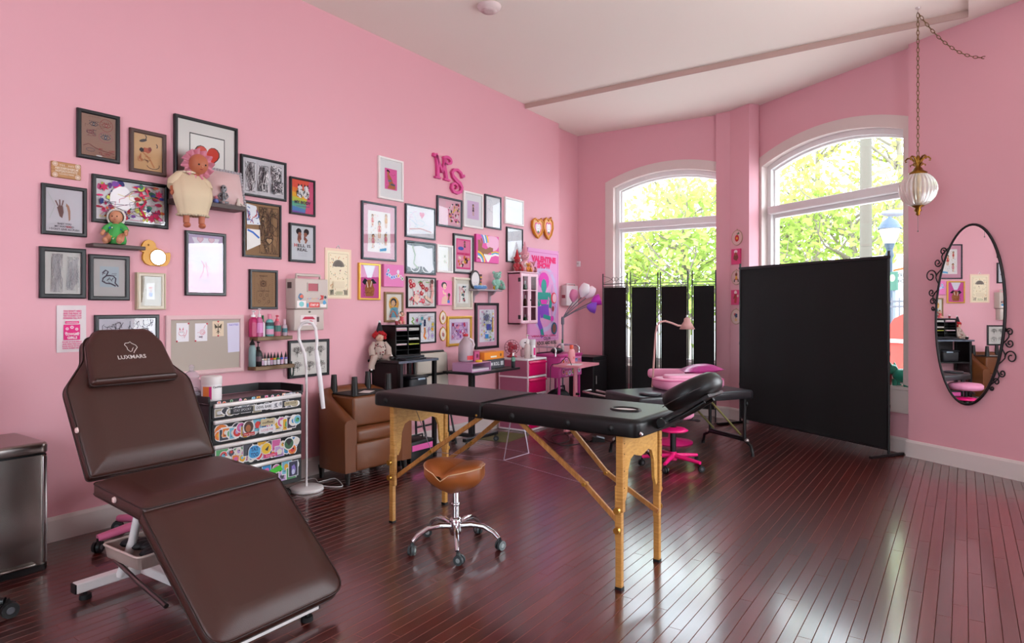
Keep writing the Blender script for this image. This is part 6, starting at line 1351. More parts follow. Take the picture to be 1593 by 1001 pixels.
# oval plaques
for i, (x0, x1, y0, y1, lab) in enumerate(((684.6, 694, 485, 504, 'small oval plaque with a gilt rim, upper of the two'), (684.6, 694.1, 510, 530, 'small oval plaque with a gilt rim, lower of the two'))):
    a, c = onx(x0, y0, .01), onx(x1, y1, .01); w, h = c.y-a.y, a.z-c.z; t = thing('oval_plaque', lab, 'plaque', mx=wall_mx((a.y+c.y)/2, (a.z+c.z)/2)); el_ = [(w/2*math.cos(k*PI/12), h/2*math.sin(k*PI/12)) for k in range(24)]
    MB().prism(el_, 0, .010).build('board', M('#dcd0c4', .5), t); MB().tube([(*q, .010) for q in el_], .005, 6, closed=True).build('rim', GOLDF, t); p = PR(w*.8, h*.8); p.blob(.5, .45, .3, .35, '#b06a6a', rr(i)); p.el(.5, .7, .14, .14, '#e0b49a'); p.scribble(.25, .2, .75, .75, 5, ['#5a4a5a', '#4a7a5a'], .03, i+2); p.build('print', t, (0, 0, .0105)); MB().tube([(-.005, h/2, .006), (0, h/2+.015, .006), (.005, h/2, .006)], .002, 5).build('hanging_loop', BRASS, t)
# ------------------------------------------------------------------ cloth doll on the desk
def cloth_doll():
    P = onx(583, 555, .15); t = thing('cloth_doll', 'rag doll with red woollen hair and a black pointed hat sitting on the desk', 'doll', (.10, 4.022, .8812), R(-35)); s = .36
    PJ = M('#b5a297', .9, name='spotted_cloth', bump=.4, bscale=80); b = MB()
    b.lathe([(.10*s, .02*s), (.16*s, .08*s), (.17*s, .25*s), (.13*s, .40*s), (.07*s, .46*s), (0, .46*s)], n=18)
    for q in (-1, 1):
        b.tube([(0, q*.11*s, .40*s), (.05*s, q*.20*s, .26*s), (.16*s, q*.20*s, .10*s)], [.065*s, .08*s, .07*s], 10)
    b.tube([(.04*s, -.08*s, .06*s), (.20*s, -.16*s, .05*s), (.235*s, -.22*s, -.10*s), (.23*s, -.23*s, -.20*s)], [.085*s, .08*s, .075*s, .085*s], 10); b.tube([(.04*s, .08*s, .06*s), (.22*s, .14*s, .05*s), (.38*s, .20*s, .05*s)], [.085*s, .075*s, .08*s], 10)
    o = b.build('body', PJ, t); q_ = rr(6)
    for i in range(34):
        a = q_.uniform(-1.5, 1.5); z = q_.uniform(.1, .40)*s; r = (.172 if z < .25*s else .172-(z/s-.25)*.27)*s; MB().ell((r*math.cos(a), r*math.sin(a), z), (.012*s, .018*s, .018*s), 6, 4).build('dot', M(('#4a2f38', '#8a3a44')[i % 2], .8), o)
    MB().ell((.02*s, 0, .53*s), (.10*s, .10*s, .10*s)).build('head', M('#cfa890', .7), t); MB().ell((.12*s, 0, .53*s), .018*s, 8, 5).build('nose', M('#d98a7a', .5), t)
    b = MB()
    for i in range(46):
        a = q_.uniform(0, 2*PI); e = q_.uniform(-.35, 1.2)
        if math.cos(a) > .55 and e < .35: continue
        b.ell((.0+.125*s*math.cos(a)*math.cos(e), .14*s*math.sin(a)*math.cos(e), .56*s+.11*s*math.sin(e)), .045*s, 7, 5)
    b.build('hair', M('#b01c22', .9, bump=.8, bscale=120), t)
    MB().lathe([(.10*s, .63*s), (.075*s, .72*s), (.03*s, .88*s), (0, .90*s)], n=14).build('hat', M('#17161c', .8), t); MB().ell((-.02*s, 0, .91*s), .032*s).build('pompom', M('#e0dcda', .9), t)
    b = MB(); b.ell((.24*s, -.235*s, -.24*s), (.075*s, .055*s, .05*s)); b.build('shoe', BLK, t); b = MB(); b.ell((.43*s, .215*s, .06*s), (.07*s, .055*s, .055*s)); b.build('shoe', BLK, t)
    for p_ in ((.30*s, -.235*s, -.21*s), (.44*s, .215*s, .115*s)): MB().ell(p_, .026*s, 8, 5).build('shoe_pompom', M('#e8e4e2', .9), t)
    b = MB()
    for q in (-1, 1): b.ell((.18*s, q*.20*s, .07*s), .04*s)
    b.build('hands', M('#cfa890', .7), t)
cloth_doll()
P0 = onx(625, 497, .12)
t = thing('pinup_figurine', 'small figurine of a dark haired woman in red and white on the file sorter', 'figurine', (.12, P0.y, 1.1785), R(-35))
b = MB(); b.tube([(0, 0, .03), (0, 0, .055)], [.022, .014], 10); b.tube([(0, 0, .055), (0, 0, .078)], [.016, .018], 10); b.tube([(0, 0, .08), (0, 0, .09)], .006, 6); b.ell((.002, 0, .10), (.012, .012, .015))
for q in (-1, 1): b.tube([(0, q*.016, .076), (-.005, q*.034, .085), (0, q*.02, .105)], .005, 6); b.tube([(.005, q*.012, .03), (.03, q*.016, .022), (.035, q*.014, .004)], [.012, .009, .006], 8)
b.build('body', M('#d8a68c', .5), t); MB().lathe([(.030, .008), (.026, .03), (.016, .052), (.020, .072), (0, .074)], n=14).build('dress', M('#c8505a', .5), t); MB().ell((-.006, 0, .107), (.014, .016, .014)).build('hair', M('#1c1618', .5), t)
P0 = onx(617, 500, .16)
t = thing('red_cup', 'tiny dark red cup with a white top beside the figurine', 'cup', (.16, P0.y, 1.1785)); MB().lathe([(0, 0), (.012, 0), (.016, .035), (0, .035)], n=12).build('cup', M('#8a2a34', .4), t); MB().ell((0, 0, .042), (.014, .014, .010)).build('top', WHT, t)

# ------------------------------------------------------------------ folded cream padded chair between the desk and the laptop table
CRM = M('#b9b1a4', .5, name='cream_vinyl')
t = thing('folded_chair', 'folded chair with cream padded panels in black frames, leaning on the wall', 'chair', (0, 0, 0))
ya, yb = 4.49, 4.95
for z0, z1, x in ((.70, .90, .070), (.40, .68, .085)):
    MB().box((x, (ya+yb)/2, (z0+z1)/2), (.055, yb-ya-.02, z1-z0), r=.022, seg=3).build('padded_panel', CRM, t)
b = MB(); b.tube([(.10, ya, .02), (.08, ya, .60), (.065, ya, .86), (.065, ya+.05, .91), (.065, yb-.05, .91), (.065, yb, .86), (.08, yb, .60), (.10, yb, .02)], .011, 8); b.tube([(.075, ya, .69), (.075, yb, .69)], .011, 8); b.tube([(.095, ya, .22), (.095, yb, .22)], .009, 8); b.tube([(.22, ya+.03, .012), (.06, ya+.03, .66)], .010, 8); b.tube([(.22, yb-.03, .012), (.06, yb-.03, .66)], .010, 8); b.build('frame', BLKM, t)
t = thing('tool_box', 'small black tool box with a pink band on the floor under the desk', 'tool box', (.36, 4.24, 0)); MB().box((-.05, 0, .09), (.18, .30, .18), r=.01).build('body', BLK, t); MB().box((.041, 0, .125), (.006, .26, .05), r=.002, seg=1).build('band', M('#d85aa0', .4), t); MB().tube([(-.05, -.10, .18), (-.05, -.10, .21), (-.05, .10, .21), (-.05, .10, .18)], .008, 8).build('handle', BLK, t)

# ------------------------------------------------------------------ laptop table
LT = M('#1b1a1c', .4, name='black_table_top')
t = thing('overbed_table', 'black single pillar rolling table carrying a jug and boxes', 'table', (0, 0, 0))
TP = rpoly([(.135, 4.80), (.55, 4.80), (.52, 5.60), (.135, 5.60)], .03, 3); MB().prism(TP, .70, .72).build('table_top', LT, t)
MB().box((.33, 5.02, .40), (.055, .05, .60), r=.006, seg=1).build('pillar', LT, t); MB().box((.33, 5.02, .695), (.20, .20, .012)).build('bracket', LT, t)
b = MB(); b.box((.24, 5.02, .085), (.40, .05, .035), r=.006, seg=1); b.box((.42, 5.05, .085), (.045, .52, .035), r=.006, seg=1); b.build('base', LT, t)
for x, y in ((.42, 4.82), (.42, 5.28), (.08, 5.02)): caster(t, (x, y), .028, .016, .5, stem=.015)
LIL = M('#c58fb4', .25, name='lilac_plastic')
t = thing('letter_tray', 'lilac two level letter tray on the rolling table', 'letter tray', (.36, 4.985, .7202))
for z in (.004, .085): MB().box((0, 0, z), (.24, .30, .006), r=.002, seg=1).build('shelf', LIL, t)
for q in (-1, 1): MB().box((0, q*.147, .045), (.24, .006, .084)).build('side', LIL, t)
MB().box((-.117, 0, .045), (.006, .29, .084)).build('back', LIL, t)
for i, c in enumerate(('#b9a6b4', '#d0c6cc', '#a796a4')):
    o = tag(MB().box((0, 0, .004), (.20, .27, .008)).build('paper_stack', M(c, .7)), '%s papers inside the lilac letter tray' % ('lowest mauve', 'middle pale', 'uppermost dark mauve')[i], 'paper', 'papers in the letter tray'); o.location = (.365, 4.985, .7276+.0088*i)
P0 = onx(715, 562, .30)
JUG = pane_mat('milky_plastic', (.93, .90, .93), 1.6, .15)
t = thing('water_jug', 'translucent gallon jug with a red cap and label, half full, on the letter tray', 'jug', (.30, 4.965, .809))
MB().lathe([(0, 0), (.068, .004), (.072, .02), (.072, .135), (.06, .185), (.03, .225), (.022, .235), (.022, .25)], n=20).build('body', M('#e0cfd6', .35, trans=.55, name='milky_jug'), t); MB().lathe([(0, .245), (.024, .245), (.024, .268), (0, .27)], n=16).build('cap', M('#c8283a', .4), t)
MB().lathe([(0, .006), (.069, .008), (.0695, .085), (0, .085)], n=20).build('water', M('#cdb9d2', .15, trans=.5), t); MB().tube([(.018, .03, .225), (.035, .065, .20), (.04, .078, .16), (.03, .066, .12)], .012, 8).build('handle', M('#dccbd2', .4), t); wrap(t, .0728, .02, .06, -40, 40, '#c8303e')
t = thing('pink_box', 'small dark pink picture box standing on the letter tray', 'box', (.32, 5.085, .809), R(8)); MB().box((0, 0, .048), (.05, .105, .095), r=.003, seg=1).build('body', M('#a83a6a', .5), t); p = PR(.09, .08, '#c25a84'); p.blob(.5, .5, .3, .3, '#6a2a44', rr(3)); p.build('print', t, mx=mx_uvw((.0252, 0, .048), (0, 1, 0), (0, 0, 1), (1, 0, 0)))
t = thing('jar_lid', 'round yellow lid at the front edge of the letter tray', 'lid', (.445, 4.985, .809)); MB().lathe([(0, 0), (.032, 0), (.034, .01), (.03, .022), (0, .022)], n=20).build('lid', M('#e0b02c', .4), t)
t = thing('orange_box', 'long orange box on top of the grey lettered box', 'box', (.30, 5.33, .812), R(3)); MB().box((0, 0, .038), (.15, .36, .076), r=.003, seg=1).build('body', M('#e0842a', .5), t); p = PR(.34, .066, '#e88c2c'); p.rect(.3, .2, .62, .45, '#efe0c8'); p.el(.85, .5, .05, .05, '#7a4a2a'); p.build('print', t, mx=mx_uvw((.0752, 0, .038), (0, 1, 0), (0, 0, 1), (1, 0, 0)))
t = thing('grey_box', 'dark grey box with white lettering under the orange box', 'box', (.30, 5.33, .7202), R(3)); MB().box((0, 0, .0455), (.16, .37, .091), r=.003, seg=1).build('body', M('#3a3a40', .5), t); p = PR(.36, .085, '#4a4a50'); p.txt('FILM ROLL', .45, .3, .4, '#d8d8da', .6, bold=.03); p.rect(.8, .25, .95, .75, '#c9c9cc'); p.build('print', t, mx=mx_uvw((.0802, 0, .0455), (0, 1, 0), (0, 0, 1), (1, 0, 0)))
bottle('pump_tube', 'black and green striped bottle with a white cap at the corner of the rolling table', None, .49, 5.50, .7202, .021, .15, M('#22262a', .3), WHT, .2, lab=[('#6aa08a', .55, .9)])

# ------------------------------------------------------------------ pink drawer tower
t = thing('drawer_tower', 'white framed plastic drawer tower with bright pink drawers', 'drawer unit', (0, 0, 0))
xa, xb, ya, yb, zt = .05, .44, 5.853, 6.235, .778; FRM = M('#d9b3c2', .35, name='pale_plastic_frame'); SIDE = M('#a45a76', .35, name='translucent_side')
DRW = M('#c80f58', .25, name='hot_pink_plastic'); n = 4; hz = (zt-.02)/n
for i in range(n+1): MB().box(((xa+xb)/2, (ya+yb)/2, .012+hz*i), (xb-xa, yb-ya, .022), r=.006).build('shelf_frame', M('#e6dde2', .3), t)
for x in (xa+.01, xb-.008):
    for y in (ya+.008, yb-.008): MB().box((x, y, zt/2), (.014, .014, zt-.02)).build('post', FRM, t)
for y in (ya+.004, yb-.004): MB().box(((xa+xb)/2, y, zt/2), (xb-xa-.02, .004, zt-.04)).build('side_panel', SIDE, t)
for i in range(n):
    z0, z1 = .026+hz*i, hz*(i+1)-.004; d = MB().box(((xa+xb)/2+.01, (ya+yb)/2, (z0+z1)/2), (xb-xa-.01, yb-ya-.035, z1-z0), r=.012).build('drawer', DRW, t)
    MB().box((xb+.008, (ya+yb)/2, z1-.022), (.014, (yb-ya)*.9, .022), r=.006).build('drawer_lip', DRW, d)
zt += .0055
t = thing('desk_fan', 'small red desk fan with a round cage on the pink drawer tower', 'fan', (.15, 5.97, zt), R(-45)); MB().lathe([(0, 0), (.055, 0), (.06, .012), (.03, .022), (.012, .05), (0, .05)], n=18).build('base', M('#b83a48', .3), t); b = MB()
for k in range(14):
    a = 2*PI*k/14; b.tube([(.03, .02*math.cos(a), .11+.02*math.sin(a)), (.035, .075*math.cos(a), .11+.075*math.sin(a)), (.0, .082*math.cos(a), .11+.082*math.sin(a)), (-.03, .05*math.cos(a), .11+.05*math.sin(a))], .002, 5)
for r_ in (.03, .055, .082): b.tube([(.03 if r_ < .07 else 0, r_*math.cos(2*PI*k/24), .11+r_*math.sin(2*PI*k/24)) for k in range(24)], .003, 5, closed=True)
b.build('cage', M('#8a4450', .3), t); b = MB()
for k in range(3):
    a = 2*PI*k/3; b.ell((0, .035*math.cos(a), .11+.035*math.sin(a)), (.006, .03, .03), 10, 6)
b.build('blades', M('#c8384c', .3), t); MB().ell((-.03, 0, .11), (.03, .032, .032)).build('motor', M('#b02a3c', .3), t)
t = thing('clip_lamp', 'round white clip lamp leaning over the red fan', 'lamp', (.30, 6.02, zt)); mm = Matrix.Translation((0, 0, .155)) @ V((.38, -.62, .62)).to_track_quat('Z', 'Y').to_matrix().to_4x4(); MB().lathe([(0, .012), (.058, .010), (.068, 0), (.058, -.012), (0, -.02)], n=22, mx=mm).build('head', WHT, t); MB().box((0, 0, .0125), (.03, .012, .004), mx=mm).build('switch', BLK, t); MB().tube([(0, 0, .145), (-.03, .03, .09), (-.03, .05, .02), (-.02, .05, .0)], .006, 8).build('arm', M('#9a8f92', .3, .6), t); MB().box((-.02, .05, .012), (.05, .04, .024), r=.005).build('clip', BLK, t)
t = thing('small_dish', 'small black bowl at the front of the drawer tower', 'bowl', (.36, 6.02, zt)); MB().lathe([(0, 0), (.015, 0), (.036, .028), (.033, .028), (.012, .005), (0, .005)], n=18).build('bowl', BLK, t)
t = thing('brush_cup', 'cup of make-up brushes behind the clip lamp', 'cup', (.20, 6.12, zt)); MB().lathe([(0, 0), (.028, 0), (.032, .08), (.028, .08), (.025, .005)], n=14).build('cup', M('#c8a2a8', .4), t)
for i in range(5): MB().tube([(.01*math.cos(i*1.3), .01*math.sin(i*1.3), .01), (.025*math.cos(i*1.3), .025*math.sin(i*1.3), .14)], .003, 6).ell((.026*math.cos(i*1.3), .026*math.sin(i*1.3), .15), (.006, .006, .014), 7, 5).build('brush', M(('#c9a85a', '#3a2a2c', '#8a5a6a', '#d8c0a0', '#5a4a4c')[i], .5), t)
PB = M('#c9b4b0', .35, name='beige_plastic')
bottle('pump_bottle', 'tall pale beige pump bottle on the front corner of the drawer tower', None, .385, 5.925, zt, .035, .25, PB, M('#e0dcd8', .3), .36, True)
t = bottle('white_bottle', 'white bottle with a bright pink stripe beside the pump bottle', None, .385, 6.035, zt, .033, .20, WHT, M('#d8d4d6', .3), .3, neck=.8); wrap(t, .0336, .03, .11, -45, 0, '#d81f7e', 'stripe')

# ------------------------------------------------------------------ pink tool cart
PK1 = M('#c8448e', .35, name='pink_cart_metal'); PK2 = M('#d85aa4', .35, name='pink_drawer_metal')
t = thing('tool_cart', 'bright pink tool cart with chrome end handles and stickered drawers', 'cart', (0, 0, 0))
MB().box((.36, 6.60, .655), (.36, .52, .235), r=.006, seg=1).build('chest', PK1, t); MB().box((.36, 6.60, .785), (.38, .54, .03), r=.006, seg=1).build('tray', M('#c03a84', .35), t)
for i, (z0, z1) in enumerate(((.665, .765), (.548, .655))):
    d = MB().box((.542, 6.60, (z0+z1)/2), (.012, .49, z1-z0), r=.003, seg=1).build('drawer', PK2, t); MB().box((.553, 6.60, z1-.016), (.014, .44, .016), r=.005).build('drawer_pull', M('#e08ac0', .3), d); p = PR(.46, z1-z0-.025); stickers(p, 5+i, 6, PAL, r=.06); p.build('stickers', d, mat=STICKER, mx=frame_mx((.5484, 6.60, (z0+z1)/2-.008), (0, 1, 0), (0, 0, 1)))
for y in (6.33, 6.87): MB().tube([(.20, y, .78), (.20, y, .86), (.23, y, .885), (.47, y, .885), (.50, y, .86), (.50, y, .78)], .012, 8).build('handle', CHROME, t)
for x in (.20, .52):
    for y in (6.37, 6.83): MB().box((x, y, .31), (.022, .022, .50)).build('post', PK1, t); caster(t, (x, y), .03, .016, .7, stem=.0)
MB().box((.36, 6.60, .14), (.36, .50, .02)).build('lower_shelf', PK1, t)
t = thing('black_bag', 'black bag with a silver buckle on the lower shelf of the pink cart', 'bag', (.38, 6.58, .1505)); b = MB(); b.ell((0, 0, .12), (.13, .19, .12), 18, 10); b.build('body', M('#17171a', .5), t); MB().box((.125, .02, .13), (.02, .05, .04), r=.006).build('buckle', STEEL, t); MB().tube([(.02, -.12, .2), (.05, -.06, .27), (.05, .06, .27), (.02, .12, .2)], .010, 8).build('strap', BLK, t)
g = 'bottles on the pink tool cart'
for px, c, cap, h, lab in ((876, '#d8d0d0', '#e0a02c', .12, 'short pale bottle with a yellow cap on the pink cart'), (886, '#e2dcdc', '#1f6a3c', .15, 'white bottle with a green cap next to the black strap on the pink cart'), (899, '#ddd6d8', '#a82430', .11, 'white bottle with a dark red cap on the pink cart'), (904, '#e4dede', '#1f6a3c', .14, 'white bottle with a green cap in the middle of the pink cart')):
    P = onx(px, 560, .30); bottle('cart_bottle', lab, g, .30, min(P.y, 6.82), .8005, .022, h, M(c, .35), M(cap, .4), .3)
t = thing('black_case', 'rounded black case lying on the pink cart', 'case', (.40, 6.52, .8005)); MB().ell((0, 0, .035), (.06, .10, .035), 16, 8).build('case', BLK, t)
t = thing('wire_sign', 'black lettered wire sign standing along the back of the pink cart', 'sign', (.22, 6.60, .8005)); MB().box((0, 0, .005), (.03, .42, .010)).build('base', BLK, t)
for s, z, hh, ww in (('ROCK AND ROLL', .10, .035, .44), ('COLOR', .155, .03, .16)):
    vs, fs, w = glyphs(s, .04); k = ww/w; MB().add([(.0, x*k, z+y*hh/.7) for x, y in vs], fs).build('lettering', BLK, t)
for y in (-.18, 0, .18): MB().cyl((0, y, .01), (0, y, .15), .002, .002, 6).build('wire', BLK, t)

# pink side table
t = thing('pink_side_table', 'pale pink rectangular table on one pillar before the pink cart', 'table', (0, 0, 0)); PST = M('#dd8f9c', .35, name='salmon_pink')
MB().prism(rpoly([(.66, 6.0), (1.0, 5.98), (.95, 6.52), (.62, 6.52)], .02, 3), .70, .722).build('table_top', PST, t); MB().cyl((.80, 6.24, .03), (.80, 6.24, .70), .026, .022, 16).build('pillar', PST, t); MB().box((.80, 6.24, .025), (.34, .05, .03), r=.01).box((.80, 6.24, .025), (.05, .44, .03), r=.01).build('base', PST, t); MB().cyl((.828, 6.22, .40), (.86, 6.20, .40), .014, .014, 10).build('knob', BLK, t)
for p_ in ((.64, 6.24), (.96, 6.24), (.80, 6.03), (.80, 6.45)): MB().cyl((p_[0], p_[1], 0), (p_[0], p_[1], .012), .016, .016, 10).build('foot', BLK, t)
t = bottle('pink_bottle', 'pale pink bottle with a coral cap on the pink side table', None, .72, 6.30, .7222, .040, .20, M('#e8a2a8', .35), M('#e8604a', .3), .22, neck=.45); wrap_text(t, 'XO', .0405, .05, .022, -20, '#c8303a', .03)
t = thing('cable_coil', 'loose black cable loop draped on the pink side table', 'cable', (0, 0, 0)); MB().tube([(.86, 6.05, .726), (.80, 6.10, .79), (.74, 6.14, .80), (.70, 6.10, .74), (.68, 6.06, .726), (.655, 6.0, .726), (.648, 5.975, .70), (.65, 5.96, .45)], .004, 6).build('cable', BLK, t)
t = thing('white_sheet', 'white sheet of paper on the pink side table', 'paper', (.84, 6.16, .7222), .3); MB().box((0, 0, .001), (.14, .20, .002)).build('sheet', M('#e6dfe2', .7), t)
t = thing('black_cabinet', 'low black cabinet in the corner behind the pink table', 'cabinet', (0, 0, 0)); P = onx(912, 560, .55); MB().box((.40, 7.28, .36), (.34, .36, .70), r=.004, seg=1).build('body', M('#171417', .5), t); MB().box((.40, 7.28, .72), (.36, .38, .02), r=.003, seg=1).build('top', BLK, t); MB().box((.573, 7.28, .36), (.008, .34, .64), r=.002, seg=1).build('door', M('#1c181b', .4), t); MB().box((.580, 7.16, .45), (.012, .012, .10), r=.003, seg=1).build('handle', STEEL, t)

# five-headed floor lamp in the corner
t = thing('floor_lamp', 'grey floor lamp with five plastic shades in pink, white and purple', 'lamp', (.20, 7.00, 0)); LG_ = M('#77777f', .35, .5, name='grey_lamp_metal')
MB().lathe([(0, 0), (.13, 0), (.13, .012), (.03, .03), (0, .03)], n=24).build('base', LG_, t); MB().cyl((0, 0, .02), (0, 0, 1.18), .011, .011, 12).build('pole', LG_, t); MB().lathe([(.011, 1.12), (.02, 1.13), (.02, 1.20), (.012, 1.22)], n=14).build('collar', LG_, t)
def L5(px, py):
    Q = V((.20, 7.00, 0)); r = ray(px, py); return EYE+r*((Q-EYE).dot(FW)/r.dot(FW))-Q
for i, ((sx, sy), (ex, ey), c, rad) in enumerate((((892, 470), (893, 461), '#e089ae', 8), ((904, 463), (910, 447), '#e9dfe2', 9.2), ((912, 464), (920, 453), '#efd8e0', 8.5), ((912, 477), (923, 479), '#8a4fd0', 9.5), ((921, 470), (934, 466), '#d838c8', 9.5))):
    p0 = V((0, 0, 1.20)); p1, p2 = L5(sx, sy), L5(ex, ey); ax = (p2-p1).normalized(); dp = (.04, -.03, .03, -.06, .06)[i]; p1 = p1+FW*dp; p2 = p2+FW*dp
    MB().tube([p0, p0*.5+p1*.5+V((0, 0, .01)), p1], .006, 8).build('arm', LG_, t)
    k = rad*.0072; a_ = ax.orthogonal().normalized(); b_ = ax.cross(a_); mx = mx_uvw(p1, a_, b_, ax); sh = [(.016, 0), (k*.5, k*.35), (k*.95, k*1.0), (k, k*1.5), (k*.8, k*2.3), (k*.55, k*2.7)] if i in (0, 1, 2) else [(.016, 0), (k*.5, k*.25), (k*.9, k*.8), (k*1.05, k*1.6)]
    MB().lathe(sh, n=18, mx=mx).build('shade', M(c, .35, name='plastic_shade'), t, ('pink shade', 'white shade', 'pinkish white shade', 'purple shade', 'magenta shade')[i])
    MB().ell(tuple(p1+ax*k*1.0), k*.35, 10, 6).build('bulb', M('#e8e4dc', .3), t)

# ------------------------------------------------------------------ second treatment table with pink things on it
V2 = M('#1b1c20', .3, name='black_vinyl_second'); A2 = V((1.62, 5.33, 0)); B2 = V((2.06, 5.07, 0)); lu = V((.54, .84, 0)).normalized(); wu = (B2-A2).normalized()
M2 = frame_mx((B2.x, B2.y, 0), lu, -wu)   # local x along the table, y across towards the front window
t = thing('second_massage_table', 'lower black massage table behind, with black tube legs and pink cushions', 'table', mx=mx_uvw(B2, lu, -wu, (0, 0, 1))); LEN, WID = 1.24, .56
for x0, x1 in ((0, .60), (.606, LEN)):
    b = MB(); pad(b, rpoly([(x0, 0), (x1, 0), (x1, WID), (x0, WID)], .035, 4), .075, .022, mx=Matrix.Translation((0, 0, .51))); b.build('pad', V2, t)
for x, s in ((.10, -1), (LEN-.07, 1)):
    b = MB()
    for y in (.05, WID-.05): b.tube([(x, y, .51), (x, y, .13)], .015, 8)
    b.tube([(x, .05, .15), (x, WID-.05, .15)], .011, 8); b.tube([(x, -.05, .014), (x, -.03, .09), (x, .05, .13), (x, WID-.05, .13), (x, WID+.03, .09), (x, WID+.05, .014)], .015, 8); b.tube([(x, .12, .50), (x, WID-.12, .50)], .010, 8); b.build('leg_frame', BLKM, t)
    MB().ell((x+s*.012, .05, .46), (.016, .03, .028)).build('leg_bracket', BLK, t)
    for y in (.02, WID-.02): MB().ell((x, y, .13), .020, 10, 6).build('leg_joint', STEEL, t)
    for y in (-.05, WID+.05): MB().cyl((x, y, 0), (x, y, .03), .018, .016, 10).build('foot', RUBBER, t)
b = MB(); b.tube([(LEN-.07, .10, .17), (LEN-.42, .10, .50)], .009, 6); b.tube([(LEN-.07, WID-.10, .17), (LEN-.42, WID-.10, .50)], .009, 6); b.build('brace', M('#8f8a54', .4, .5), t)
b = MB(); b.tube([(.03, WID, .52), (-.02, WID+.10, .53), (-.02, WID+.34, .53), (.10, WID+.40, .53)], .011, 8); b.tube([(.16, WID, .52), (.14, WID+.36, .53)], .011, 8); b.build('arm_rail', STEEL, t)
MB().lathe([(0, 0), (.09, 0), (.10, .008), (.09, .018), (0, .02)], n=24, mx=Matrix.Translation((.18, .10, .586))).build('face_cover', M('#22232a', .35), t)
PKV = M('#df8fb0', .4, name='pink_vinyl'); Z2 = .587
c0 = (onz(1018, 607, Z2)+onz(1120, 601, Z2))/2
t = thing('ring_cushion', 'large pale pink rounded cushion with a darker piping on the second table', 'cushion', (c0.x, c0.y, Z2), R(50)); b = MB(); el_ = rpoly([(-.33, -.18), (.33, -.18), (.33, .18), (-.33, .18)], .17, 10); pad(b, el_, .10, .035, bot=.9); o = b.build('cushion', PKV, t); b = MB(); piping(b, el_, .085, .004); b.build('piping', M('#c84a84', .4), o); b = MB(); pad(b, rpoly([(-.24, -.09), (.24, -.09), (.24, .09), (-.24, .09)], .085, 8), .03, .02, mx=Matrix.Translation((0, 0, .097))); b.build('raised_middle', M('#e7a3bf', .4), o)
t = thing('magenta_pillow', 'shiny magenta pillow behind the pale pink cushion', 'pillow', (2.20, 6.19, .735), R(35)); b = MB(); cu_ = lambda u, v, s=1: ((u-.5)*.38, (v-.5)*.28, s*.055*(1-abs(2*u-1)**2.4)*(1-abs(2*v-1)**2.4)+.02*(u-.3)); b.grid(lambda u, v: cu_(u, v), 18, 14); b.grid(lambda u, v: cu_(1-u, v, -1), 18, 14); b.build('pillow', M('#b03a86', .3, name='magenta_satin'), t)
P = onz(1049, 600, .587)
t = thing('pink_backrest_stool', 'pink stool whose padded backrest rises behind the second table', 'stool', (1.76, 6.42, 0), R(-55)); MB().box((0, .17, .665), (.07, .38, .095), r=.035, seg=4, mx=Matrix.Translation((0, -.17, -.005))).build('backrest', PKV, t); MB().tube([(.0, 0, .63), (.0, 0, .52), (.06, 0, .44), (.22, 0, .43)], .014, 8).build('back_post', BLKM, t); MB().lathe([(0, .43), (.17, .43), (.18, .45), (.18, .48), (.165, .50), (0, .505)], n=28, mx=Matrix.Translation((.24, 0, 0))).build('seat', PKV, t); MB().cyl((.24, 0, .10), (.24, 0, .43), .02, .02, 12).build('column', BLKM, t); MB().lathe([(0, 0), (.20, 0), (.20, .015), (.04, .04), (.03, .11), (0, .11)], n=26, mx=Matrix.Translation((.24, 0, 0))).build('base', M('#e01f7a', .35), t)

# pink five-star stool beneath
HP = M('#e81a78', .3, name='hot_pink_metal')
t = thing('rolling_stool', 'rolling stool with hot pink star base and black castors under the table', 'stool', (2.27, 5.27, 0))
MB().cyl((0, 0, .06), (0, 0, .13), .032, .028, 16).build('hub', HP, t); MB().cyl((0, 0, .12), (0, 0, .34), .025, .025, 14).cyl((0, 0, .34), (0, 0, .42), .015, .015, 12).build('column', BLKM, t); MB().lathe([(0, .415), (.15, .415), (.17, .435), (.17, .465), (.15, .485), (0, .49)], n=28).build('seat', PKV, t); MB().tube([(.02, 0, .405), (.18, .04, .40)], .008, 8).ell((.19, .042, .40), (.03, .014, .012)).build('lever', BLKM, t)
MB().lathe([(0, .30), (.11, .30), (.125, .31), (.10, .325), (.03, .335)], n=24).build('foot_ring', HP, t)
for k in range(5):
    a = R(-12+72*k); c, s = math.cos(a), math.sin(a); b = MB(); b.tube([(.02*c, .02*s, .095), (.12*c, .12*s, .088), (.255*c, .255*s, .075)], [.020, .018, .014], 8); b.build('star_leg', HP, t); caster(t, (.25*c, .25*s), .028, .017, a+.8, stem=.005)

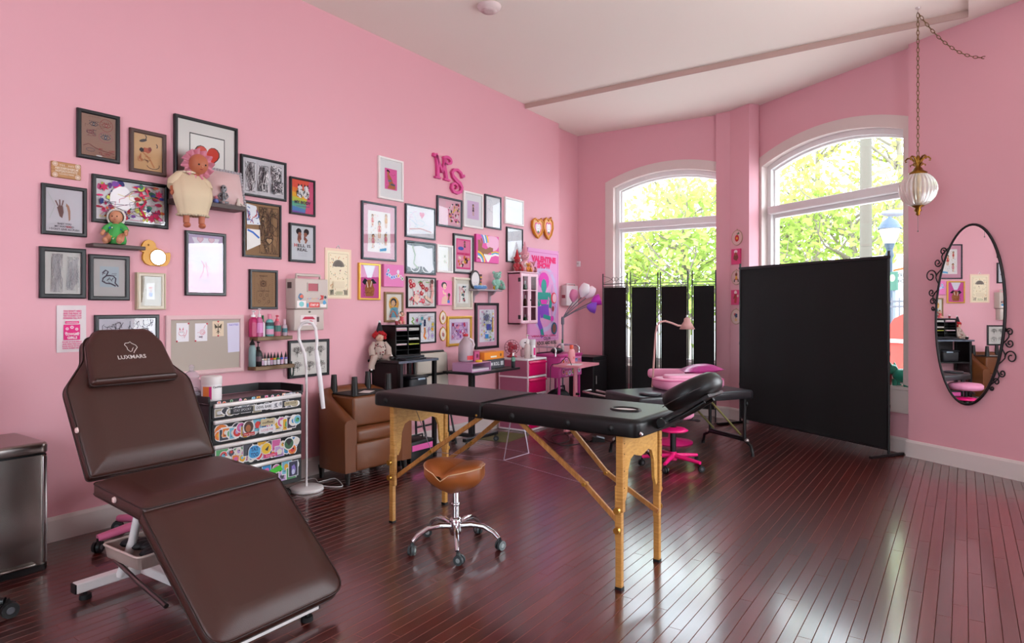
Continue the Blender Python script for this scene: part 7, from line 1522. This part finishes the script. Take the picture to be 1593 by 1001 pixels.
# pink gooseneck lamp
GQ = onz(1014, 690); t = thing('gooseneck_lamp', 'pale pink gooseneck lamp with a bell shade over the second table', 'lamp', (GQ.x, GQ.y, 0)); PKM = M('#c99a94', .35, name='pale_pink_lamp_metal')
def LQ(px, py, d=0): Q = V((GQ.x, GQ.y, 0)); r = ray(px, py); return EYE+r*((Q-EYE).dot(FW)/r.dot(FW))-Q
MB().lathe([(0, 0), (.13, 0), (.13, .015), (.02, .03), (0, .03)], n=26).build('base', PKM, t); MB().tube([(0, 0, .02), LQ(1015, 600), LQ(1017, 565), LQ(1020, 520), LQ(1022, 508), LQ(1027, 501), LQ(1035, 500), LQ(1045, 503), LQ(1055, 507), LQ(1063, 507)], .010, 10).build('gooseneck', PKM, t)
h0 = LQ(1069, 499); MB().lathe([(.010, .03), (.030, .02), (.034, -.01), (.050, -.035), (.075, -.085), (.072, -.085), (.045, -.035), (0, -.02)], c=tuple(h0), n=22).build('shade', PKM, t); MB().ell(tuple(h0+V((0, 0, .04))), (.012, .012, .016)).build('finial', CHROME, t); MB().ell(tuple(h0-V((0, 0, .05))), .028, 12, 8).build('bulb', M('#efe9e2', .3), t)

# things on the floor
t = thing('floor_mat', 'small olive sheet lying on the planks under the rolling table', 'mat', (.38, 5.50, 0), .1); MB().box((0, 0, .0015), (.34, .46, .003)).build('sheet', M('#5f6238', .7), t)
def cable(label, pts, c=BLK, r=.004, name='power_cable'):
    t = thing(name, label, 'cable', (0, 0, 0)); P = []
    n = len(pts)
    for i in range(n-1):
        a, b_, c_, d_ = V(pts[max(i-1, 0)]), V(pts[i]), V(pts[i+1]), V(pts[min(i+2, n-1)])
        for k in range(6):
            s = k/6; P.append(.5*((2*b_)+(-a+c_)*s+(2*a-5*b_+4*c_-d_)*s*s+(-a+3*b_-3*c_+d_)*s**3))
    P.append(V(pts[-1])); MB().tube(P, r, 6).build('cord', c, t); return t
F3 = lambda px, py: tuple(onz(px, py, .005))
cable('white lamp cord running over the floor from the magnifier lamp to the wall', [F3(487, 763), F3(500, 757), F3(520, 758), F3(533, 756), F3(522, 745), F3(505, 748), F3(495, 750), F3(488, 745), (.08, 3.16, .005), (.03, 3.2, .005)], WHT, .003)
cable('black cables looped on the floor below the pink cart', [F3(845, 680), F3(862, 690), F3(885, 686), F3(880, 676), F3(858, 680), F3(872, 693), F3(905, 690), F3(925, 684)])
cable('thin black cable beside the foot pedal', [F3(882, 672), F3(905, 678), F3(920, 688), F3(935, 684), F3(960, 690)], BLK, .003)
P = onz(931, 687, 0)
t = thing('foot_pedal', 'small black foot pedal on the floor left of the second table legs', 'pedal', (P.x, P.y, 0), R(30)); t['label'] = 'small black and grey foot pedal on the floor near the second table'
MB().prism([(-.06, 0), (.06, 0), (.06, .02), (-.06, .05)], -.04, .04, mx=Matrix(((1, 0, 0, 0), (0, 0, 1, 0), (0, 1, 0, 0), (0, 0, 0, 1)))).build('body', BLK, t); MB().box((.01, 0, .045), (.08, .06, .01), r=.004, mx=Matrix.Rotation(R(14), 4, 'Y')).build('plate', M('#9aa6b0', .3, .5), t)
# ------------------------------------------------------------------ mirror, lantern, plaques, bin
mc = onb(1509.5, 490, -7.83); mu = mc.dot(BU)
t = thing('oval_mirror', 'tall oval wall mirror in a thin black frame with scroll ornaments', 'mirror', mx=bay_mx(mu, mc.z, -7.835) @ Matrix.Rotation(R(3.3), 4, 'Y') @ Matrix.Rotation(R(-2.2), 4, 'Z')); MA, MBh = .262, .735
el_ = [(MA*math.cos(2*PI*k/64), MBh*math.sin(2*PI*k/64)) for k in range(64)]
MB().prism(el_, .004, .020).build('mirror_glass', MIRROR, t); MB().tube([(*q, .016) for q in el_], .011, 8, closed=True).build('frame', BLKM, t); MB().prism(el_, .001, .004).build('backing', BLK, t)
def scrolls(side, cy, k):
    for (dy, sz, sg, off) in ((.30, .050, 1, .035), (.19, .055, -1, .05), (.055, .085, 1, .085), (-.11, .050, -1, .05), (-.20, .045, 1, .03), (-.27, .03, -1, .02)):
        y = cy+dy*k; ex = MA*math.sqrt(max(0, 1-(y/MBh)**2)); cx = side*(ex+off*k+.012); n = 26; P = []
        for i in range(n+1):
            a = i/n*2.6*PI; r = sz*k*(1-.75*i/n)*.8; P.append((cx+side*-1*r*math.cos(a)*.8, y+sg*r*math.sin(a), .014))
        MB().tube(P, .0055, 6).build('scroll', BLKM, t)
    P = [(side*(MA*math.sqrt(max(0, 1-((cy+q*k)/MBh)**2))+.02+.02*math.sin(q*30)), cy+q*k, .014) for q in [(.34-.03*i) for i in range(22)]]; MB().tube(P, .005, 6).build('scroll_stem', BLKM, t)
scrolls(-1, .27, .85); scrolls(1, -.36, .80)

# swag lantern on a chain
hk = V((3.967, 6.176, ZC)); t = thing('swag_lantern', 'globe of ribbed clear glass with brass crown, hung on a long chain', 'lamp', (hk.x, hk.y, 2.28))
GB = M('#f6f4ee', .06, trans=.7, name='ribbed_glass', ior=1.3); b = MB(); r0 = .132
def globe(u, v):
    a = 2*PI*u; e = -PI/2+.22+(PI-.44)*v; r = r0*math.cos(e)*(1+.045*math.cos(26*a)); return (r*math.cos(a), r*math.sin(a), r0*1.06*math.sin(e))
b.grid(globe, 104, 16, closed=True); b.build('globe', GB, t); GLD = M('#a88a52', .3, .7, name='glass_gold_core'); MB().cyl((0, 0, -.10), (0, 0, .10), .022, .022, 12).ell((0, 0, 0), (.035, .035, .05)).build('bulb_holder', GLD, t)
BRS = M('#8a6228', .28, 1., name='antique_brass'); MB().lathe([(.068, .118), (.066, .135), (.04, .15), (.03, .17), (.02, .18), (.02, .21), (.03, .225), (.018, .25), (.012, .27), (0, .275)], n=22).build('crown', BRS, t)
for k in range(5):
    a = 2*PI*k/5+.4; c, s = math.cos(a), math.sin(a); MB().tube([(r*c, r*s, z) for r, z in ((.015, .20), (.03, .235), (.05, .258), (.075, .26), (.092, .245), (.088, .23), (.078, .235))], [.008, .008, .008, .007, .006, .005, .004], 8).build('crown_leaf', BRS, t); MB().tube([(r*c, r*s, z) for r, z in ((.02, .19), (.04, .205), (.055, .20), (.052, .188))], .005, 6).build('crown_leaf', BRS, t)
MB().lathe([(.05, -.118), (.046, -.135), (.02, -.15), (.028, -.17), (.012, -.185), (.018, -.198), (0, -.215)], n=18).build('bottom_finial', BRS, t); MB().cyl((0, 0, -.215), (0, 0, -.33), .0018, .0018, 6).ell((0, 0, -.335), .006, 8, 5).build('pull_wire', M('#77706a', .4, .6), t)
link_me = MB().tube([(.0095*math.cos(2*PI*k/12), 0, .0215*math.sin(2*PI*k/12)) for k in range(12)], .0028, 6, closed=True).mesh('chain_link', M('#7d6642', .3, .9, name='chain_brass'))
def chain(parent, pts, base):
    L = [0]
    for a, b_ in zip(pts, pts[1:]): L.append(L[-1]+(b_-a).length)
    step = .0345; n = int(L[-1]/step)
    for i in range(n):
        s = step*(i+.5); j = max(k for k in range(len(L)) if L[k] <= s); f = (s-L[j])/(L[j+1]-L[j]); p = pts[j].lerp(pts[j+1], f); d = (pts[j+1]-pts[j]).normalized()
        o = bpy.data.objects.new('chain_link', link_me); COL.objects.link(o); o.parent = parent; q = d.to_track_quat('Z', 'Y'); o.rotation_mode = 'QUATERNION'
        o.rotation_quaternion = q @ Matrix.Rotation(PI/2*(i % 2)+.5, 3, 'Z').to_quaternion(); o.location = p-base
base = V((hk.x, hk.y, 2.28)); chain(t, [V((hk.x, hk.y, 2.28+.275)), V((hk.x, hk.y, ZC-.04))], base)
h2 = onz(1618, 24, ZF); A = V((hk.x, hk.y, ZC-.04)); Bq = V((h2.x, h2.y, ZF-.03)); sw = []
for i in range(25):
    f = i/24; p = A.lerp(Bq, f); p.z -= .335*4*f*(1-f); sw.append(p)
chain(t, sw, base)
for h_ in (V((0, 0, ZC-2.28)), Bq+V((0, 0, .03))-base): MB().cyl(h_, h_-V((0, 0, .012)), .02, .014, 12).tube([h_-V((0, 0, .01)), h_-V((0, 0, .03)), h_-V((.008, 0, .045)), h_-V((-.004, 0, .05))], .003, 6).build('ceiling_hook', M('#cfc4c0', .4, .3), t)
# smoke detector
t = thing('smoke_detector', 'round pale smoke detector on the ceiling', 'smoke detector', (1.155, 4.195, ZC)); MB().lathe([(0, -.045), (.06, -.042), (.088, -.025), (.095, -.008), (.095, 0)], n=30).build('cover', M('#d9c4c2', .5), t); MB().lathe([(.062, -.041), (.064, -.046), (.03, -.05), (0, -.05)], n=24).build('cap', M('#cdb6b4', .5), t)

# embroidery hoops and small canvases on the pillar face
for i, (px, py, hw, hh, kind, lab) in enumerate(((1147.5, 370, 8, 11.5, 'o', 'round embroidered hoop with a red fruit, highest on the pillar'), (1146.5, 399.5, 7, 12, 'r', 'small pink canvas of a brown figure below the fruit hoop'), (1146.5, 432, 7.5, 11, 'o', 'round hoop with an orange and brown figure between two pink canvases'), (1146.2, 463, 7, 11.5, 'r', 'small pink canvas of a standing red figure above the lowest hoop'), (1146, 493, 8, 11.5, 'o', 'pale round hoop with a dark flower, lowest on the pillar'))):
    off = -7.762; a, c = onb(px-hw, py, off), onb(px+hw, py, off); w = (c-a).length; h = onb(px, py-hh, off).z-onb(px, py+hh, off).z; m_ = (a+c)/2
    t = thing('embroidery_hoop' if kind == 'o' else 'canvas_print', lab, 'embroidery' if kind == 'o' else 'picture', mx=frame_mx(m_, BU, (0, 0, 1)))
    if kind == 'o':
        e2 = [(w/2*math.cos(k*PI/14), h/2*math.sin(k*PI/14)) for k in range(28)]; MB().prism(e2, 0, .010).build('cloth', M(('#dcb4ae', '', '#d8b0aa', '', '#ddbcb4')[i], .8), t); MB().tube([(*q, .008) for q in e2], .006, 6, closed=True).build('hoop', M('#c09a84', .5), t); p = PR(w*.85, h*.85)
        if i == 0: p.el(.5, .45, .24, .28, '#c8242c'); p.el(.5, .45, .1, .1, '#e8a03a'); p.poly([(.5, .7), (.7, .95), (.8, .8)], '#4a6a3a'); p.poly([(.5, .72), (.62, .9), (.5, .85)], '#3a2a24')
        elif i == 2: p.poly([(.5, .85), (.3, .3), (.7, .3)], '#c8642a'); p.el(.5, .75, .14, .14, '#7a3a24'); p.line([(.3, .35), (.25, .12)], .12, '#3a2622'); p.line([(.7, .35), (.75, .12)], .12, '#3a2622'); p.el(.5, .5, .12, .14, '#e0a83a'); p.line([(.5, .9), (.55, 1)], .08, '#3f7a3a')
        else: p.blob(.5, .6, .22, .2, '#2f3a5a', rr(2)); p.el(.35, .7, .08, .08, '#c8303a'); p.line([(.5, .5), (.45, .3)], .07, '#5a4a5a'); p.el(.5, .26, .14, .12, '#e0b07a')
        p.build('print', t, (0, 0, .0102)); MB().tube([(-.006, h/2, .006), (0, h/2+.014, .006), (.006, h/2, .006)], .003, 6).build('hoop_screw', BRASS, t)
    else:
        MB().box((0, 0, .009), (w, h, .018)).build('stretcher', M('#c82a62', .6), t); p = PR(w, h, '#d83a72')
        if i == 1: p.el(.5, .82, .2, .14, '#e8d0d0'); p.blob(.5, .45, .3, .34, '#7a3226', rr(4)); p.el(.5, .66, .16, .14, '#9a4a34')
        else: p.el(.5, .84, .16, .14, '#e8d0cc'); p.line([(.5, .75), (.52, .4), (.46, .12)], .26, '#a8242c'); p.line([(.4, .6), (.3, .4)], .12, '#7a3a2a'); p.el(.74, .6, .1, .1, '#d8a8a0')
        p.build('print', t, (0, 0, .0182))

# stainless pedal bin
SS = M('#948c87', .27, 1., name='stainless_steel')
t = thing('pedal_bin', 'tall rectangular stainless steel pedal bin with a dark lid line', 'bin', (.215, 1.285, 0), R(0))
bo = rpoly([(-.215, -.155), (.19, -.155), (.215, -.10), (.215, .10), (.19, .125), (-.215, .125)], .03, 4)
b = MB(); b.prism(bo, .03, .585, sm=True); b.build('body', SS, t); b = MB(); b.prism([(x*1.0, y) for x, y in bo], 0, .032, sm=True); b.build('base', BLK, t); b = MB(); b.prism(inset_poly(ccw(bo), .004), .585, .594); b.build('lid_gap', BLK, t)
b = MB(); pad(b, inset_poly(ccw(bo), -.003), .055, .02, mx=Matrix.Translation((0, 0, .594))); b.build('lid', M('#9a908c', .3, 1., name='brushed_lid'), t); MB().box((.225, -.015, .045), (.03, .15, .014), r=.005).build('pedal', SS, t); MB().box((.214, .105, .31), (.010, .02, .54), r=.003).build('corner_strip', STEEL, t)
# pink star base behind the chair
PK3 = M('#d86f96', .35, name='rose_metal')
t = thing('rolling_stool', 'low stool with a rose pink star base half hidden behind the treatment chair', 'stool', (.42, 1.95, 0))
MB().cyl((0, 0, .07), (0, 0, .30), .026, .022, 14).build('column', BLKM, t); MB().lathe([(0, .30), (.15, .30), (.16, .32), (.15, .36), (0, .365)], n=26).build('seat', M('#d86f96', .4), t); MB().lathe([(0, .06), (.04, .06), (.045, .09), (.03, .12), (0, .12)], n=16).build('hub', PK3, t)
for k in range(5):
    a = R(-95+72*k); c, s = math.cos(a), math.sin(a); b = MB(); b.tube([(.02*c, .02*s, .10), (.15*c, .15*s, .095), (.30*c, .30*s, .075)], [.028, .026, .022], 8); b.build('star_leg', PK3, t); caster(t, (.29*c, .29*s), .032, .02, a+.7, stem=.0)
# castor stool at the picture edge
t = thing('black_rolling_stool', 'black rolling stool of which only a castor and leg end show beside the bin', 'stool', (.70, .86, 0)); MB().cyl((0, 0, .07), (0, 0, .42), .026, .022, 14).build('column', BLKM, t); MB().lathe([(0, .42), (.17, .42), (.18, .44), (.17, .48), (0, .485)], n=26).build('seat', M('#1b1a1c', .4), t)
for k in range(5):
    a = R(47+72*k); c, s = math.cos(a), math.sin(a); b = MB(); b.tube([(.02*c, .02*s, .09), (.15*c, .15*s, .088), (.29*c, .29*s, .075)], [.024, .022, .018], 8); b.build('star_leg', BLKM, t); caster(t, (.29*c, .29*s), .035, .022, a+.7, stem=.0)

# teal pig and small plant on the bay window sill
zs_ = .60+.0075-.01+.0
P = onb(1404, 590, -7.98)
TEAL = M('#2f8a72', .35, name='teal_ceramic')
t = thing('teal_pig', 'teal pig figure on the bay window sill beside the black screen', 'figurine', (0, 0, 0), 0); t.matrix_world = bay_mx(P.dot(BU), .6078, -7.985); b = MB(); b.ell((0, .095, 0), (.095, .065, .06), 18, 12); b.ell((-.085, .145, .02), (.05, .05, .045), 14, 10); b.tube([(-.125, .14, .03), (-.15, .138, .035)], .022, 10)
for x in (-.055, .055):
    for z in (-.03, .03): b.tube([(x, .06, z), (x, 0, z)], [.024, .020], 9)
b.build('body', TEAL, t); b = MB()
for z in (-.01, .045): b.prism([(-.09, .185), (-.06, .18), (-.085, .215)], z, z+.012)
b.tube([(.095, .11, 0), (.115, .125, .01), (.108, .14, 0), (.12, .15, 0)], .005, 6); b.build('ears_and_tail', TEAL, t)
t = thing('potted_plant', 'small green plant in a dark red pot on the bay window sill', 'plant', (0, 0, 0)); t.matrix_world = bay_mx(onb(1386, 590, -8.0).dot(BU), .6078, -7.955); mx = Matrix(((1, 0, 0, 0), (0, 0, 1, 0), (0, -1, 0, 0), (0, 0, 0, 1))); MB().lathe([(0, 0), (.035, 0), (.042, .10), (.036, .10), (.03, .02)], n=16, mx=mx).build('pot', M('#a82c34', .5), t); b = MB(); q_ = rr(5)
for i in range(14): a = q_.uniform(0, 6.28); b.ell((.035*math.cos(a), .11+.07*q_.random(), .035*math.sin(a)), (.014, .03, .006), 7, 5)
b.build('leaves', M('#6a8a4a', .5), t)

# ------------------------------------------------------------------ street outside
GZ = -.15
g = MB().prism([(-30, 8.6), (8.0, 5.2), (40, -20), (60, 20), (60, 90), (-60, 90), (-60, 8.6)], GZ-.1, GZ).build('street', M('#b9b8b4', .9, var=.1, vscale=1.5, name='asphalt')); struct('street', g)
LEAF = None
def leaf_mat(c1, c2):
    m, n, l, b = node_mat('spring_leaves'); oi = n.new('ShaderNodeNewGeometry'); r = n.new('ShaderNodeValToRGB'); r.color_ramp.elements[0].color = (*hexlin(c1), 1); r.color_ramp.elements[1].color = (*hexlin(c2), 1)
    l.new(oi.outputs['Random Per Island'], r.inputs[0]); l.new(r.outputs[0], b.inputs['Base Color']); b.inputs['Roughness'].default_value = .6
    tr = n.new('ShaderNodeBsdfTranslucent'); l.new(r.outputs[0], tr.inputs[0]); mx = n.new('ShaderNodeMixShader'); mx.inputs[0].default_value = .65; l.new(b.outputs[0], mx.inputs[1]); l.new(tr.outputs[0], mx.inputs[2]); l.new(mx.outputs[0], n['Material Output'].inputs[0]); return m
LEAF = leaf_mat('#8fa33e', '#ccd572'); LEAF2 = leaf_mat('#86a048', '#bfcf74'); BARK = M('#7d7468', .9, name='bark')
def tree(label, x, y, h, spread, n, seed, leaf, z0=.25, group='trees across the street'):
    q = rr(seed); t = thing('tree', label, 'tree', (x, y, GZ), q.random()*6, group); b = MB(); tips = []
    b.tube([(0, 0, -.2), (.1, .05, h*.3), (-.05, .1, h*.6), (.1, 0, h*.92)], [.16, .13, .08, .02], 8)
    for i in range(26):
        f = q.uniform(.18, .95); a = q.uniform(0, 2*PI); L = spread*q.uniform(.5, 1)*(1.15-f*.6); z = h*f; p = V((0, 0, z)); P = [p]
        for k in range(4): p = p+V((math.cos(a)*L/4, math.sin(a)*L/4, L*.13+q.uniform(-.1, .2))); a += q.uniform(-.4, .4); P.append(p.copy())
        b.tube(P, [.045, .035, .025, .016, .006], 5); tips += P[1:]
        for k in range(3):
            s = P[q.randint(1, 4)]; e = s+V((q.uniform(-.8, .8), q.uniform(-.8, .8), q.uniform(.1, .7))); b.tube([s, (s+e)/2+V((0, 0, .08)), e], [.014, .010, .004], 4); tips += [(s+e)/2, e]
    b.build('trunk', BARK, t); vs, fs = [], []
    for i in range(n):
        c = q.choice(tips)+V((q.gauss(0, .32), q.gauss(0, .32), q.gauss(0, .28))); s = q.uniform(.07, .14); u = V((q.uniform(-1, 1), q.uniform(-1, 1), q.uniform(-1, 1))).normalized(); w = u.orthogonal().normalized(); o = len(vs); vs += [c-u*s, c+w*s*.5, c+u*s, c-w*s*.5]; fs.append((o, o+1, o+2, o+3))
    MB().add(vs, fs).build('foliage', leaf, t, kind='stuff')
def P_out(px, d): r = ray(px, HY).normalized(); return EYE+r*d
for i, (px, d, h, sp, n, lab) in enumerate(((905, 24, 4.2, 2.4, 1500, 'spring tree at the near edge of the front window view'), (985, 20, 3.7, 2.7, 2600, 'dense yellow green tree low in the middle of the front window'), (1062, 18, 4.3, 2.8, 2800, 'bright yellow green tree filling the far half of the front window'), (1130, 22, 7.5, 3.0, 900, 'tall sparse tree behind the pillar between the windows'), (1215, 19, 3.9, 2.6, 2400, 'low bushy tree at the near jamb of the bay window'), (1275, 22, 8.6, 3.2, 1300, 'tall tree with fine branches left of the utility pole'), (1325, 17, 3.9, 2.6, 2300, 'yellow green tree just left of the utility pole'), (1395, 21, 8.6, 3.2, 1400, 'tall tree behind the utility pole and street lamp'), (1450, 24, 5.0, 3.0, 1500, 'spring tree at the hidden edge of the bay window'))):
    lab = lab.replace('just left of', 'just before').replace('left of', 'beside'); p = P_out(px, d); tree(lab, p.x, p.y, h, sp, n, 20+i, LEAF if i % 2 else LEAF2)
p = P_out(1347, 13.2); t = thing('utility_pole', 'pale straight utility pole outside the bay window', 'pole', (p.x, p.y, GZ)); MB().cyl((0, 0, 0), (0, 0, 11), .105, .085, 14).build('pole', M('#5f5a50', .9), t); MB().box((0, 0, 9.2), (1.8, .1, .12)).build('cross_arm', M('#a9a49c', .9), t)
p = P_out(1384, 13.5); t = thing('street_lamp', 'old style street lamp with a pale lantern outside the bay window', 'street lamp', (p.x, p.y, GZ)); zL = EYE.z+(HY-372)/FPX*(p-EYE).dot(FW)-GZ
MB().lathe([(.10, 0), (.10, .4), (.05, .5), (.045, zL-.35), (.07, zL-.30), (.05, zL-.2), (.09, zL-.08)], n=14).build('post', M('#3a4a5a', .5), t); MB().lathe([(.09, zL-.08), (.17, zL+.16), (.15, zL+.20), (0, zL+.20)], n=14).build('lantern', M('#e6e4dc', .4), t); MB().lathe([(.20, zL+.18), (.12, zL+.32), (.03, zL+.38), (.02, zL+.46), (0, zL+.47)], n=14).build('cap', M('#3f5064', .5), t)
p = P_out(1390, 10.8); zz_ = EYE.z+(HY-332)/FPX*(p-EYE).dot(FW); t = thing('cobra_head_lamp', 'grey street lamp head hanging at the top of the bay window view', 'street lamp', (p.x, p.y, zz_), YAW-.2); MB().ell((0, 0, 0), (.17, .08, .05), 16, 8).build('lamp_head', M('#77808a', .5), t); MB().tube([(.12, 0, .02), (.6, .1, .08), (1.6, .2, .05), (2.4, .2, -.2), (2.5, .2, GZ-zz_)], [.03, .03, .04, .06, .08], 8).build('bracket_arm', M('#8a9098', .5), t)
# truck, fence, cover, sign across the bay window gap
p = P_out(1402, 15.0); zf = lambda py, d_: EYE.z+(HY-py)/FPX*d_
dt = (p-EYE).dot(FW); t = thing('parked_truck', 'white box truck lettered TRUCK FOR with an orange stripe', 'truck', (0, 0, 0)); m_ = frame_mx((p.x, p.y, 0), BU, (0, 0, 1)); t.matrix_world = m_
zt_, zb_ = zf(395, dt), GZ+.55; MB().box((.6, (zt_+zb_)/2, -.8), (3.6, zt_-zb_, 1.6), r=.03, seg=1).build('box_body', M('#d9d9d6', .5), t); MB().box((3.0, .75, -.8), (1.1, 1.5, 1.5), r=.12).build('cab', M('#cfcfcc', .4), t)
for x in (-.6, 1.7, 3.1):
    for z in (-.1, -1.5): MB().cyl((x, GZ+.36, z-.1), (x, GZ+.36, z+.1), .36, .36, 18).build('wheel', RUBBER, t)
pr_ = PR(3.4, zt_-zb_-.1); w_ = 3.4; h_ = zt_-zb_-.1
k0 = .5-.6/3.4; cy_ = lambda py: (zf(py, dt)-zb_-.05)/h_
pr_.poly([(k0-.05, cy_(422)), (k0+.20, cy_(413)), (k0+.20, cy_(409)), (k0-.05, cy_(419))], '#e0562a'); pr_.txt('TRUCK', k0+.025, cy_(431), .036*2.3/h_*.75, '#4a4a4e', .10, bold=.03); pr_.txt('FOR', k0+.012, cy_(440), .036*2.3/h_*.75, '#4a4a4e', .06, bold=.03); pr_.build('lettering', t, (.6, (zt_+zb_)/2, .004))
p = P_out(1391, 12.5); dt = (p-EYE).dot(FW); t = thing('green_sign', 'dark green sign board on a post outside beside the screen', 'sign', (0, 0, 0)); t.matrix_world = frame_mx((p.x, p.y, 0), BU, (0, 0, 1)); z0_, z1_ = zf(452, dt), zf(423, dt); MB().box((-.02, (z0_+z1_)/2, 0), (.16, z1_-z0_, .03)).build('board', M('#33614f', .5), t); MB().prism([(-.02+.05*math.cos(k*PI/10), (z0_+z1_)/2+.05+.06*math.sin(k*PI/10)) for k in range(20)], .015, .018).build('emblem', M('#9ac08a', .5), t); MB().cyl((-.02, GZ, -.03), (-.02, z1_, -.03), .025, .025, 10).build('post', M('#77808a', .5), t)
p = P_out(1405, 11.6); dt = (p-EYE).dot(FW); t = thing('iron_fence', 'black iron railing fence along the street outside', 'fence', (0, 0, 0)); t.matrix_world = frame_mx((p.x, p.y, 0), BU, (0, 0, 1)); zt_ = zf(463, dt)
for z in (zt_-.06, zt_-.14, GZ+.2): MB().box((0, z, 0), (5, .03, .02)).build('rail', M('#5a5e66', .5), t)
for i in range(42): MB().box((-2.46+.12*i, (zt_+GZ)/2, 0), (.016, zt_-GZ, .016)).build('picket', M('#5a5e66', .5), t)
p = P_out(1412, 9.9); dt = (p-EYE).dot(FW); t = thing('red_cover', 'bright red fabric cover over an outdoor stall just outside the bay window', 'cover', (0, 0, 0)); t.matrix_world = frame_mx((p.x, p.y, 0), BU, (0, 0, 1)); z1_ = zf(489, dt); zm_ = zf(528, dt)
RED = M('#e0493e', .7, name='red_canvas'); b = MB(); b.prism([(-.30, zm_), (.5, zm_), (.42, z1_), (.0, z1_), (-.12, z1_-.06)], -.5, .1); b.build('cover_top', RED, t); MB().box((.1, zm_-.025, -.2), (.84, .05, .64)).build('white_band', M('#ead6d2', .7), t); MB().box((.1, (zm_-.05+GZ)/2, -.2), (.80, zm_-.05-GZ, .60), r=.01).build('cover_body', RED, t)
